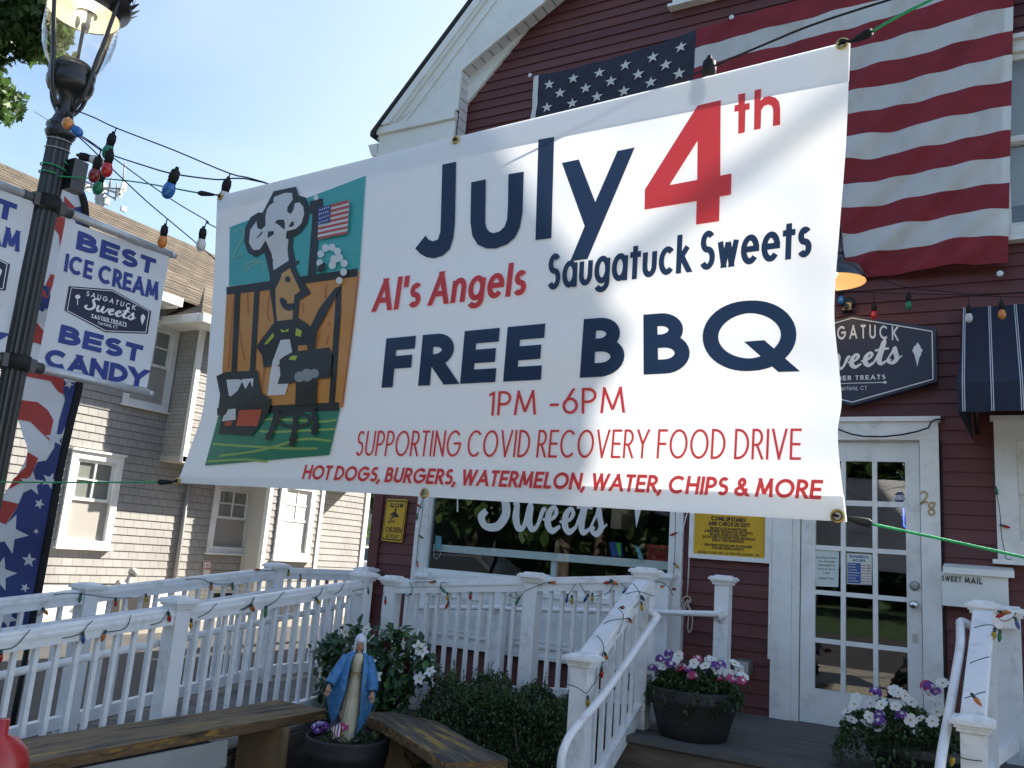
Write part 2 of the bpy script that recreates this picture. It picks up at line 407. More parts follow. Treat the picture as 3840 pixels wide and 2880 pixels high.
    G['6'] = (.5, [arc(.25,.3,.25,.3,0,360,22),[(.03,.4),(.36,1,'x')]])
    G['7'] = (.46, [[(0,1),(.46,1),(.12,0,'x')]])
    G['8'] = (.46, [arc(.23,.76,.19,.24,0,360,20),arc(.23,.27,.23,.27,0,360,20)])
    G['9'] = (.5, [arc(.25,.7,.25,.3,0,360,22),[(.47,.6),(.14,0,'x')]])
    G['&'] = (.7, [[(.66,0,'x'),(.2,.62)]+arc(.3,.78,.15,.22,220,-40,12)+[(.08,.35)]+arc(.27,.22,.26,.22,150,330,10)+[(.64,.4)]])
    G["'"] = (.0, [[(0,.68),(0,1,'v')]]); G['-'] = (.26, [[(0,.36),(.26,.36)]]); G['.'] = (0, [[(0,-.02),(0,.1)]])
    G[','] = (.06, [[(-.12,-.30),(.05,.12)]]); G['!'] = (0, [[(0,.28),(0,1,'v')],[(0,-.02),(0,.1)]]); G[':'] = (0, [[(0,0),(0,.12)],[(0,.5),(0,.62)]])
    return G
GL = glyphs()
def strip(bm, pts, wid, zz, closed=False):
    P = [Vector((p[0], p[1], 0)) for p in pts]; W = wid if isinstance(wid, list) else [wid] * len(P)
    if len(P) < 2: return
    lf, rt = [], []
    for i, p in enumerate(P):
        if closed: a, b = P[(i-1) % (len(P)-1)], P[(i+1) % (len(P)-1)] if i < len(P)-1 else P[1]
        else: a, b = P[max(i-1, 0)], P[min(i+1, len(P)-1)]
        d1 = (p - a); d2 = (b - p)
        d1 = d1.normalized() if d1.length > 1e-8 else d2.normalized()
        d2 = d2.normalized() if d2.length > 1e-8 else d1
        n = Vector((-(d1+d2).y, (d1+d2).x, 0))
        n = n.normalized() if n.length > 1e-6 else Vector((-d1.y, d1.x, 0))
        k = max(n.dot(Vector((-d1.y, d1.x, 0))), .45)
        lf.append(bm.verts.new((p.x + n.x*W[i]/2/k, p.y + n.y*W[i]/2/k, zz))); rt.append(bm.verts.new((p.x - n.x*W[i]/2/k, p.y - n.y*W[i]/2/k, zz)))
    for i in range(len(P)-1):
        try: bm.faces.new((lf[i], rt[i], rt[i+1], lf[i+1]))
        except ValueError: pass
def flat_area(bm):
    return sum(abs(sum(a.co.x*b.co.y - b.co.x*a.co.y for a, b in zip(f.verts[:], f.verts[1:] + f.verts[:1])))/2 for f in bm.faces)
def union2d(bm):
    src = bm.copy(); a0 = flat_area(bm); o = _union2d(bm); a1 = flat_area(o)
    if a1 > a0*1.02 or a1 < a0*.45: o.free(); return src
    src.free(); return o
def _union2d(bm):
    """overlapping flat pieces -> one flat sheet without doubled layers"""
    vs = list(bm.verts); ix = {v: i for i, v in enumerate(vs)}; fs = []
    for f in bm.faces:
        q0 = [ix[v] for v in f.verts]
        if len(q0) > 4: tris = [q0]
        else: tris = [[q0[0], q0[i], q0[i+1]] for i in range(1, len(q0) - 1)]
        for q in tris:
            ar = sum(vs[a].co.x*vs[b].co.y - vs[b].co.x*vs[a].co.y for a, b in zip(q, q[1:] + q[:1]))
            if abs(ar) > 1e-7: fs.append(q if ar > 0 else q[::-1])
    r = delaunay_2d_cdt([Vector((v.co.x, v.co.y)) for v in vs], [], fs, 0, 1e-5, True)
    o = bmesh.new(); nv = [o.verts.new((p[0], p[1], 0)) for p in r[0]]
    T2 = [[vs[i].co.xy for i in q] for q in fs]
    def inside(p):
        for q in T2:
            if all((b - a).cross(p - a) >= -1e-9 for a, b in zip(q, q[1:] + q[:1])): return True
        return False
    for q in r[2]:
        if inside(sum((Vector(r[0][i]) for i in q), Vector((0, 0)))/len(q)):
            try: o.faces.new([nv[i] for i in q])
            except ValueError: pass
    bm.free(); return o
def text2d(txt, wt=.12, gap=.14, space=.34, ital=0.0, zstep=.0004, xs=1.0):
    """lettering in a box: cap height 1; returns bmesh and its width"""
    bm = bmesh.new(); x = 0; zi = 0; whole = bm
    for ch in txt:
        if ch == ' ': x += space; continue
        gw, strokes = GL[ch]; bm = bmesh.new()
        for s in strokes:
            pts = [((q[0]*xs), wt/2 + q[1]*(1-wt)) for q in s]; fl = [len(q) > 2 and q[2] for q in s]
            clip = False
            if len(s) == 2 and abs(s[0][1] - s[1][1]) < 1e-6:
                sg = 1 if s[1][0] > s[0][0] else -1
                pts = [(pts[0][0] - sg*wt/2, pts[0][1]), (pts[1][0] + sg*wt/2, pts[1][1])]
            for e, f in ((0, 1), (-1, -2)):
                if fl[e] == 'v': pts[e] = (pts[e][0], 1.0 if s[e][1] > .5 else 0.0)
                if fl[e] == 'x':
                    d = Vector(pts[e]) - Vector(pts[f]); d.normalize(); pts[e] = tuple(Vector(pts[e]) + d * wt * 1.2); clip = True
            b2 = bmesh.new(); strip(b2, pts, wt, 0, closed=(abs(s[0][0]-s[-1][0]) + abs(s[0][1]-s[-1][1]) < 1e-6 and len(s) > 4))
            if clip:
                for co, no in (((0, 0, 0), (0, -1, 0)), ((0, 1, 0), (0, 1, 0))):
                    bmesh.ops.bisect_plane(b2, geom=b2.verts[:]+b2.edges[:]+b2.faces[:], plane_co=co, plane_no=no, clear_outer=True)
            vm = {}
            for v in b2.verts: vm[v] = bm.verts.new((v.co.x + x + wt/2 + ital*v.co.y, v.co.y, zi*zstep))
            for f in b2.faces:
                try: bm.faces.new([vm[v] for v in f.verts])
                except ValueError: pass
            b2.free(); zi += 1
        bm = union2d(bm)
        merge(whole, bm); x += gw*xs + wt + gap
    wid = x - gap
    return whole, wid
def homog(q):
    """unit square (0,0)(1,0)(1,1)(0,1) -> quad bl,br,tr,tl"""
    (x0,y0),(x1,y1),(x2,y2),(x3,y3) = q
    dx1, dx2, sx = x1-x2, x3-x2, x0-x1+x2-x3; dy1, dy2, sy = y1-y2, y3-y2, y0-y1+y2-y3
    den = dx1*dy2 - dx2*dy1; g = (sx*dy2 - dx2*sy)/den; h = (dx1*sy - sx*dy1)/den
    a, b, c, d, e, f = x1-x0+g*x1, x3-x0+h*x3, x0, y1-y0+g*y1, y3-y0+h*y3, y0
    return lambda u, v: ((a*u+b*v+c)/(g*u+h*v+1), (d*u+e*v+f)/(g*u+h*v+1))
def cut_grid(bm, n, ext=1.0):
    if n < 2: return
    for ax in (0, 1):
        for i in range(-1, n+2):
            co = [0, 0, 0]; co[ax] = i/n*ext; no = [0, 0, 0]; no[ax] = 1
            bmesh.ops.bisect_plane(bm, geom=bm.verts[:]+bm.edges[:]+bm.faces[:], plane_co=co, plane_no=no)
def place2d(bm, m2, surf, off):
    """map flat drawing -> surface. m2(u,v)->pixel, surf(pixel)->(point, normal)"""
    for v in bm.verts:
        p, n = surf(m2(v.co.x, v.co.y)); v.co = p + n * (off + v.co.z)
def merge(dst, src, mi=0):
    vm = {v: dst.verts.new(v.co) for v in src.verts}
    for f in src.faces:
        try: g = dst.faces.new([vm[v] for v in f.verts]); g.material_index = mi
        except ValueError: pass
    src.free()
def line_text(dst, txt, quad, surf, off, wt=.12, gap=.14, space=.34, ital=0, n=1, mi=0, zs=.0004, xs=1.0):
    """quad = bl, br, tr, tl pixels of the cap-height box"""
    bm, wd = text2d(txt, wt, gap, space, ital, zs, xs)
    for v in bm.verts: v.co.x /= wd
    cut_grid(bm, n); h = homog(quad); place2d(bm, h, surf, off); merge(dst, bm, mi)
def poly2d(dst, pts, surf, off, m2=None, mi=0, n=1, box=None):
    bm = bmesh.new(); f = bm.faces.new([bm.verts.new((p[0], p[1], 0)) for p in pts]); f.normal_update(); bmesh.ops.triangulate(bm, faces=[f])
    if box:
        for ax, (lo, hi, k) in enumerate(box):
            p0_, p1_ = min(p[ax] for p in pts), max(p[ax] for p in pts)
            for i in range(1, k):
                if not p0_ < lo + (hi-lo)*i/k < p1_: continue
                co = [0, 0, 0]; co[ax] = lo + (hi-lo)*i/k; no = [0, 0, 0]; no[ax] = 1
                bmesh.ops.bisect_plane(bm, geom=bm.verts[:]+bm.edges[:]+bm.faces[:], plane_co=co, plane_no=no)
    place2d(bm, m2 or (lambda a, b: (a, b)), surf, off); merge(dst, bm, mi)
def brush(dst, pts, surf, off, m2=None, mi=0, wid=None):
    bm = bmesh.new(); P = smooth_path([(p[0], p[1]) for p in pts], 5) if len(pts) > 2 else [(p[0], p[1]) for p in pts]
    Wd = wid if wid else None
    if Wd is None:
        ws = [p[2] for p in pts]; k = (len(P)-1)/(len(ws)-1)
        Wd = [ws[min(int(i/k), len(ws)-2)] * (1-(i/k-min(int(i/k), len(ws)-2))) + ws[min(int(i/k), len(ws)-2)+1] * (i/k-min(int(i/k), len(ws)-2)) for i in range(len(P))]
    else: Wd = [Wd]*len(P)
    strip(bm, P, Wd, 0); place2d(bm, m2 or (lambda a, b: (a, b)), surf, off); merge(dst, bm, mi)
def smooth_path(pts, k=5):
    P = [Vector((*p, 0)) if len(p) == 2 else Vector(p) for p in pts]; o = []
    for i in range(len(P)-1):
        a, b, c, d = P[max(i-1, 0)], P[i], P[i+1], P[min(i+2, len(P)-1)]
        for j in range(k):
            t = j/k
            o.append(.5*((2*b) + (c-a)*t + (2*a-5*b+4*c-d)*t*t + (-a+3*b-3*c+d)*t**3))
    o.append(P[-1])
    return [tuple(p)[:len(pts[0])] for p in o]
def star(cx, cy, r, rot=0, k=.39):
    return [(cx + (r if i % 2 == 0 else r*k)*math.sin(R(36*i+rot)), cy + (r if i % 2 == 0 else r*k)*math.cos(R(36*i+rot))) for i in range(10)]
def planeY(y):
    return lambda p: (onY(p, y), Vector((0, -1, 0)))
SWEETS = [[(1.3,1.85,.1),(1.0,2.08,.2),(.65,1.95,.28),(.58,1.55,.32),(.8,1.15,.36),(.86,.6,.36),(.5,.12,.32),(0,.08,.26),(-.2,.4,.3),(.02,.66,.22)],
 [(1.2,.95,.12),(1.36,1.0,.22),(1.3,.5,.32),(1.42,.1,.28),(1.68,.2,.18),(1.96,.95,.3),(1.9,.45,.32),(2.02,.1,.25),(2.28,.22,.15),(2.56,.85,.2),(2.72,.9,.12)],
 [(2.55,.5,.1),(3.0,.55,.14),(3.22,.82,.2),(3.1,1.02,.16),(2.85,.75,.28),(2.8,.32,.32),(3.02,.07,.25),(3.4,.28,.12)],
 [(3.38,.45,.1),(3.85,.55,.14),(4.07,.82,.2),(3.95,1.02,.16),(3.7,.75,.28),(3.65,.32,.32),(3.87,.07,.25),(4.25,.32,.12)],
 [(4.15,.2,.1),(4.6,1.1,.2),(4.82,1.72,.3),(4.62,1.0,.36),(4.5,.4,.34),(4.62,.08,.24),(5.0,.3,.1)], [(4.25,1.12,.17),(4.7,1.17,.17),(5.1,1.15,.17)],
 [(4.95,.25,.1),(5.3,.85,.14),(5.45,1.12,.24),(5.5,.75,.3),(5.58,.35,.3),(5.34,.06,.26),(5.06,.18,.2),(5.2,.36,.14)], [(5.45,.14,.12),(5.9,.5,.08)]]

def sweets2d():
    bm = bmesh.new()
    for st in SWEETS:
        P = smooth_path([(p[0], p[1]) for p in st], 5); ws = [p[2] for p in st]
        strip(bm, P, [ws[min(i//5, len(ws)-1)]*(1 - (i % 5)/5) + ws[min(i//5 + 1, len(ws)-1)]*((i % 5)/5) for i in range(len(P))], 0)
    return union2d(bm)
# ================================================================ ground
YF = 6.6
asphalt = mat('asphalt', (.055, .054, .053), .9, var=.3, vscale=2, bump=.3, bscale=120, dirt=(.09, .085, .08), dscale=1.2, damt=.5)
conc = mat('old_concrete', (.36, .33, .27), .9, var=.18, vscale=4, bump=.2, bscale=60, dirt=(.20, .18, .14), dscale=2, damt=.6)
g = MB(); g.box((-70, -60, -.3), (70, 90, 0)); struct('ground', g, asphalt)
g = MB(); g.box((-12.2, 2, 0.0), (-10.9, 30, .14)); struct('concrete_strip', g, conc, bevel=.02)
g = MB(); g.box((-4.05, 1.2, -.1), (-2.15, 5.32, .05)); struct('planting_bed', g, mat('mulch', (.045, .03, .02), .95, var=.5, vscale=30, bump=.8, bscale=50))
g = MB(); g.box((-40, -2.4, 0), (40, .2, .13)); struct('sidewalk', g, [conc])
g = MB(); g.box((-90, -60, .004), (90, -14, .008)); struct('lawn', g, mat('lawn_grass', (.035, .068, .02), .9, var=.4, vscale=9))

# ================================================================ red clapboard house
house = thing('clapboard_house', 'dark red clapboard shop building with white trim and a steep front gable', 'house', (-2.04, YF, 0))
XL, XR = -5.2, 1.18
XA = (XL + XR)/2
SL = 1.10
ZE = H + 3.92                                       # where the siding meets the roof at the corners
def zroof(x): return ZE + SL * (min(x - XL, XR - x))
OPEN = [(-4.69, -2.14, H - .30, H + 1.05), (-1.46, -.33, .5, H + 1.155), (0.0, 1.02, H + .18, H + 1.13), (.02, 1.0, H + 2.40, H + 3.95), (-2.42, -1.48, H + 4.93, H + 6.4)]
def siding(x0, x1, z0, e, y, opens, top):
    m = MB(); z = z0; rnd = random.Random(3)
    while z < top((x0 + x1) / 2):
        zs = sorted(set([z, z + e] + [q for o in opens for q in (o[2], o[3]) if z < q < z + e]))
        for za, zb in zip(zs, zs[1:]):
            zm = (za + zb) / 2
            xa, xb = x0, x1
            if zm > top(x0): k = (zb - ZE) / SL; xa, xb = x0 + k, x1 - k
            if xb - xa < .02: continue
            iv = [(xa, xb)]
            for o in opens:
                if o[2] <= za + 1e-6 and o[3] >= zb - 1e-6:
                    iv = [q for a, b in iv for q in ((a, min(b, o[0])), (max(a, o[1]), b)) if q[1] - q[0] > 1e-4]
            for a, b in iv:
                n = max(1, int((b - a) / 2.6)); ed = [a] + sorted(a + (b - a) * (i + rnd.uniform(-.3, .3)) / n for i in range(1, n)) + [b]
                for p, q in zip(ed, ed[1:]):
                    yo = lambda zz: y - .016 + .013 * (zz - z) / e
                    j = rnd.uniform(-.001, .001); q2 = q - (.0015 if q != b else 0)
                    m.mi = rnd.choice((0, 0, 0, 1, 2))
                    m.face([(p, yo(za) + j, za), (q2, yo(za) + j, za), (q2, yo(zb) + j, zb), (p, yo(zb) + j, zb)])
                    if za == z: m.face([(p, y, za), (q2, y, za), (q2, yo(za) + j, za), (p, yo(za) + j, za)])
        z += e
    return m
siding(XL, XR, .02, .0965, YF, OPEN, zroof).build('wall', [REDW, mat('red_siding_faded', (.120, .034, .034), .55, var=.16, vscale=3.5, bump=.12, bscale=30, stretch=(.35, 1, 3), dirt=(.13, .06, .05), dscale=2, damt=.6), mat('red_siding_dark', (.092, .023, .024), .55, var=.16, vscale=3.5, bump=.12, bscale=30, stretch=(.35, 1, 3))], house)
m = MB()                                                        # side walls, back wall, inner lining
for x in (XL + .03, XR - .03): m.face([(x, YF + .01, 0), (x, 17, 0), (x, 17, ZE), (x, YF + .01, ZE)])
m.face([(XL, 17, 0), (XR, 17, 0), (XR, 17, ZE), (XA, 17, zroof(XA)), (XL, 17, ZE)])
m.build('side_wall', REDW, house)
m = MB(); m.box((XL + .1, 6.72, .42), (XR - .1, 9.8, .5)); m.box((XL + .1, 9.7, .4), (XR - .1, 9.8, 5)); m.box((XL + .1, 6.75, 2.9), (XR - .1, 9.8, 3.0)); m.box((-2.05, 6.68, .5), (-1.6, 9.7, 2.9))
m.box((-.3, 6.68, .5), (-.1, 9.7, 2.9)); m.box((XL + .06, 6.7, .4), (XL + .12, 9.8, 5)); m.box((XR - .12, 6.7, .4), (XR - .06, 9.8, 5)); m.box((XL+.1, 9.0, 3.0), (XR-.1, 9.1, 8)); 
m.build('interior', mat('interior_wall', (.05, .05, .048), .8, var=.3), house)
# corner board
m = MB(); m.box((XL - .02, YF - .035, .02), (XL + .09, YF + .08, ZE - .1)); m.build('corner_board', REDW, house, bevel=.004)
# roof slabs, fascia, soffit
YG = 6.40
roofm = mat('dark_roof_shingle', (.035, .034, .036), .9, var=.35, vscale=12, bump=.5, bscale=30)
def lineL(p, q, y):
    a, b = onY(p, y), onY(q, y); return a, b
ta, tb = lineL((815, 296), (1035, 0), YG)
so_ = (tb.z - ta.z) / (tb.x - ta.x)
zo = lambda x: ta.z + so_ * (x - ta.x)
xo_ap = XA; zo_ap = zo(XA)
m = MB()
for sgn in (1, -1):
    f = lambda x: XA + sgn * (x - XA)
    lo = [(f(ta.x - .05), YG - .06, ta.z - .02 + .01), (f(XA), YG - .06, zo_ap + .04), (f(XA), 17.3, zo_ap + .04), (f(ta.x - .05), 17.3, ta.z - .01)]
    hi = [(a, b, c + .055) for a, b, c in lo]
    m.hexa(lo, hi)
rf = m.build('roof', roofm, house)
fb0, fb1 = lineL((1003, 146), (1152, 23), YG)
sf = (fb1.z - fb0.z) / (fb1.x - fb0.x); zfl = lambda x: fb0.z + sf * (x - fb0.x)
rt = onY((956, 253), YG); vx = onY((997.5, 145.8), YG).x
zv = zfl(vx)
m = MB()
for sgn in (1, -1):
    f = lambda x: XA + sgn * (x - XA)
    def pl(pts, y0, y1):
        lo = [(f(p[0]), y0, p[1]) for p in pts]; hi = [(f(p[0]), y1, p[1]) for p in pts]
        m.hexa(lo, hi)
    # fascia with two stepped mouldings
    pl([(ta.x, ta.z - .02), (vx, zfl(vx)), (XA, zfl(XA)), (XA, zo_ap)], YG, YG + .03)
    zt_r = rt.z + .035; xs_ = lambda d: ta.x + (zt_r - ta.z + d)/so_
    for d1, d2, yf, yb in ((-.02, .10, YG - .05, YG - .002), (.101, .15, YG - .03, YG - .002), (.285, .315, YG - .016, YG - .002)):
        pl([(xs_(d1), zt_r), (xs_(d2), zt_r), (XA, zo_ap - d2), (XA, zo_ap - d1)], yf, yb)
    # boxed return
    pl([(ta.x, ta.z - .03), (rt.x, rt.z + .05), (vx, rt.z + .05), (vx, zv)], YG + .001, YG + .028)
m.build('fascia', TRIM, house)
# cornice return box
for sgn in (1, -1):
    m = MB(); f = lambda x: XA + sgn * (x - XA)
    a, b = sorted((f(ta.x + .01), f(vx - .016)))
    zt = rt.z
    m.box((a, YG - .03, zt - .05), (b, YF - .02, zt + .03)); m.box((a + .02, YG + .002, zt - .26), (b - .004, YF - .02, zt - .052)); m.box((a + .01, YG - .012, zt - .33), (b - .002, YF - .02, zt - .262))
    m.build('cornice_return', TRIM, house, bevel=.006)
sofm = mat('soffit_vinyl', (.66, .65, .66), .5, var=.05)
m = MB()
for sgn in (1, -1):
    f = lambda x: XA + sgn * (x - XA)
    x = vx; st = .095
    while x < XA - .05:                           # sloped soffit in plank strips
        x2 = min(x + st - .008, XA)
        q = [(f(x), YG + .03, zfl(x) + .012), (f(x2), YG + .03, zfl(x2) + .012), (f(x2), YF - .03, zfl(x2) + .012), (f(x), YF - .03, zfl(x) + .012)]
        m.face(q); x += st
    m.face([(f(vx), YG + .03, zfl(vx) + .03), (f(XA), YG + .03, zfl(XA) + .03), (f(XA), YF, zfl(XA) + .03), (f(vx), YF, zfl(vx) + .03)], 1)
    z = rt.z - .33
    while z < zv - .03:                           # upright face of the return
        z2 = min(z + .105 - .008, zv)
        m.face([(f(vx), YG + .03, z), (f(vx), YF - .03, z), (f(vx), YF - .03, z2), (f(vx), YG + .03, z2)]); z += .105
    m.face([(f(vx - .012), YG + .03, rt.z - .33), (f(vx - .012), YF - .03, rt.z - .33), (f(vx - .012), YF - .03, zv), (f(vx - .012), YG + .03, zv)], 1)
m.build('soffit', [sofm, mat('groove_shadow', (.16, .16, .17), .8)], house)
m = MB()                                                       # frieze under the soffit
ib = onY(crop(1700, 0, 600)(205, 1470), YF); it = onY(crop(1700, 0, 600)(1385, 0), YF)
si = (it.z - ib.z) / (it.x - ib.x)
for sgn in (1, -1):
    f = lambda x: XA + sgn * (x - XA)
    pts = [(ib.x - .02, ib.z - .02), (XA, ib.z + si * (XA - ib.x)), (XA, ib.z + si * (XA - ib.x) + .36), (ib.x - .12, ib.z + .28)]
    m.hexa([(f(p[0]), YF - .045, p[1]) for p in pts], [(f(p[0]), YF - .005, p[1]) for p in pts])
m.build('frieze_board', TRIM, house)
m = MB()
gt = onY((805, 306), YG)
m.hexa([(ta.x - .13, YG + .02, ta.z - .06), (ta.x + .0, YG + .02, ta.z - .06), (ta.x - .0, YG + .02, ta.z - .19), (ta.x - .07, YG + .02, ta.z - .19)],
       [(ta.x - .13, 17, ta.z - .06), (ta.x + .0, 17, ta.z - .06), (ta.x - .0, 17, ta.z - .19), (ta.x - .07, 17, ta.z - .19)])
m.build('gutter', TRIM, house, bevel=.008)

def frame_rect(m, x0, x1, z0, z1, wd, y0, y1, sill=0, head=0):
    m.box((x0, y0, z0), (x0 + wd, y1, z1)); m.box((x1 - wd, y0, z0), (x1, y1, z1))
    m.box((x0 + wd, y0 + .002, z1 - wd - head), (x1 - wd, y1, z1)); m.box((x0 + wd, y0 + .002, z0), (x1 - wd, y1, z0 + wd))
# shop window
m = MB(); x0, x1, z0, z1 = -4.69, -2.14, H - .30, H + 1.05
frame_rect(m, x0, x1, z0, z1, .085, YF - .05, YF + .05); frame_rect(m, x0 + .0855, x1 - .0855, z0 + .0855, z1 - .0855, .03, YF - .03, YF + .06)
m.box((x0 - .02, YF - .09, z0 - .035), (x1 + .02, YF + .05, z0 - .002)); m.box((x0 + .02, YF - .07, z0 - .0), (x0 + .05, YF - .051, z1))
fr = m.build('shop_window', WHITE, house, bevel=.004)
m = MB(); m.face([(x0 + .1, YF + .03, z0 + .1), (x1 - .1, YF + .03, z0 + .1), (x1 - .1, YF + .03, z1 - .1), (x0 + .1, YF + .03, z1 - .1)]); m.build('pane', GLASS, fr)
m = MB(); m.box((x0 + .12, YF + .10, H - .03), (x1 - .12, YF + .44, H + .035)); m.box((-3.35, YF + .12, H - .3), (-3.3, YF + .16, H - .03)); m.build('display_shelf', WHITE, house, bevel=.003)
# lettering on the shop glass: the lower part of the shop's script name
sfw = planeY(YF + .024); SW = mat('vinyl_lettering', (.62, .63, .62), .5)
m = MB()
hq = homog([(1050, 1137), (1320, 1155), (1322, 1088), (1050, 1068)])
sq = homog([(1037, 1141), (1309, 1158), (1310, 1056), (1037, 1022)])
b2 = sweets2d(); place2d(b2, lambda a, b: sq((a + .25) / 6.1, b / 2.0), sfw, 0); merge(m.bm, b2)
poly2d(m.bm, [rr7(1640 + 160, 95), rr7(1800 + 10, 95), rr7(1810, 265), rr7(1798, 265)], sfw, .0)
poly2d(m.bm, [r6(1060, 240), r6(1115, 240), r6(1075, 400)], sfw, .0)
m.build('window_lettering', SW, house)
# panelled apron below the window
m = MB(); zb = H - .80
m.box((x0 - .02, YF - .075, zb), (x1 + .02, YF - .005, z0 - .036))
for k in range(3):
    a = x0 + .08 + k * .83; m.box((a, YF - .085, zb + .10), (a + .76, YF - .074, zb + .115)); m.box((a, YF - .085, z0 - .12), (a + .76, YF - .074, z0 - .105))
    m.box((a, YF - .084, zb + .115), (a + .015, YF - .074, z0 - .12)); m.box((a + .745, YF - .084, zb + .115), (a + .76, YF - .074, z0 - .12))
m.box((x0 - .04, YF - .10, zb - .03), (x1 + .04, YF - .005, zb - .001)); m.box((x0 - .03, YF - .095, zb + .06), (x1 + .03, YF - .074, zb + .075))
m.build('window_apron', WHITE, house, bevel=.003)
# entrance door
m = MB(); dx0, dx1, dz0, dz1 = -1.255, -.462, .55, H + .99
m.box((-1.455, YF - .05, .50), (-1.315, YF + .03, H + 1.0)); m.box((-.47 + .015, YF - .05, .50), (-.335, YF + .03, H + 1.0))
m.box((-1.455, YF - .052, H + 1.001), (-.335, YF + .03, H + 1.13)); m.box((-1.47, YF - .075, H + 1.131), (-.32, YF + .03, H + 1.165))
m.box((-1.314, YF - .02, .50), (-1.262, YF + .09, H + .999)); m.box((-1.261, YF - .01, dz1 + .004), (-.456, YF + .09, H + .999)); m.box((-1.47, YF - .062, .95), (-1.456, YF + .0, H + 1.0))
dfm = m.build('door_frame', WHITE, house, bevel=.004)
m = MB(); m.box((-1.40, YF - .12, .50), (-.42, YF + .1, .535)); m.build('door_sill', mat('worn_wood_sill', (.10, .09, .075), .85, var=.3, bump=.3), house, bevel=.006)
m = MB(); W, Hh = dx1 - dx0, dz1 - dz0
cx = [(.125, .345), (.385, .612), (.652, .885)]; rz = [(.07, .213), (.232, .380), (.396, .540), (.556, .708), (.724, .882)]
yd0, yd1 = YF + .0, YF + .04
xs = [0] + [q for c in cx for q in c] + [1]; zsn = [0] + [q for c in rz for q in c] + [1]
for i in range(0, len(xs), 2): m.box((dx0 + W * xs[i], yd0, dz0), (dx0 + W * xs[i+1], yd1, dz1))
for i in range(0, len(zsn), 2):
    for c in cx: m.box((dx0 + W * c[0], yd0 + .004, dz1 - Hh * zsn[i+1]), (dx0 + W * c[1], yd1 - .002, dz1 - Hh * zsn[i]))
door = m.build('door', WHITE, house, bevel=.003)
m = MB()
for c in cx:
    for r_ in rz: m.face([(dx0 + W*c[0], YF + .02, dz1 - Hh*r_[1]), (dx0 + W*c[1], YF + .02, dz1 - Hh*r_[1]), (dx0 + W*c[1], YF + .02, dz1 - Hh*r_[0]), (dx0 + W*c[0], YF + .02, dz1 - Hh*r_[0])])
m.build('pane', GLASS, door)
chrome = mat('chrome', (.7, .7, .7), .18, metal=1.0)
kn = onY(r5(1110, 505), YF - .03); kz = kn.z
m = MB(); m.lathe([(.028, 0), (.028, .008), (.012, .012), (.012, .035), (.026, .045), (.03, .06), (.022, .075), (0, .078)], seg=16)
for v in m.bm.verts: v.co = Vector((v.co.x, -v.co.z, v.co.y)) + V(kn.x, YF, kz)
m.build('door_knob', chrome, door)
m = MB(); m.lathe([(.033, 0), (.033, .012), (.02, .016), (0, .016)], seg=16)
for v in m.bm.verts: v.co = Vector((v.co.x, -v.co.z, v.co.y)) + V(kn.x + .002, YF, onY(r5(1110, 370), YF).z)
m.build('deadbolt', mat('dull_steel', (.32, .33, .33), .4, metal=.6), door)
pl_ = onY(r5(1115, 742), YF); m = MB(); m.box((pl_.x - .016, YF - .008, pl_.z - .03), (pl_.x + .016, YF + .001, pl_.z + .03)); m.build('latch_plate', mat('beige_plastic', (.55, .5, .42), .5), door, bevel=.004)
# house number, two loose brass digits
brass_d = mat('worn_brass', (.33, .25, .13), .4, metal=.7, var=.3, vscale=20)
sfd = planeY(YF - .055)
m = MB(); brush(m.bm, [(*rE(1355, 1105), 0), (*rE(1385, 1092), 0), (*rE(1410, 1115), 0), (*rE(1395, 1150), 0), (*rE(1358, 1192), 0), (*rE(1385, 1178), 0), (*rE(1415, 1180), 0)], sfd, 0, wid=4.2); m.build('house_number', brass_d, house)
def ringpts(cx_, cy_, rx, ry, n=14): return [(cx_ + rx*math.cos(2*math.pi*i/n), cy_ + ry*math.sin(2*math.pi*i/n)) for i in range(n+1)]
m = MB(); brush(m.bm, [(*rE(*q), 0) for q in ringpts(1445, 1262, 26, 22)], sfd, 0, wid=4); brush(m.bm, [(*rE(1440, 1235), 0), (*rE(1420, 1205), 0), (*rE(1440, 1187), 0), (*rE(1472, 1186), 0), (*rE(1466, 1210), 0), (*rE(1445, 1238), 0)], sfd, .0005, wid=4); m.build('house_number', brass_d, house)
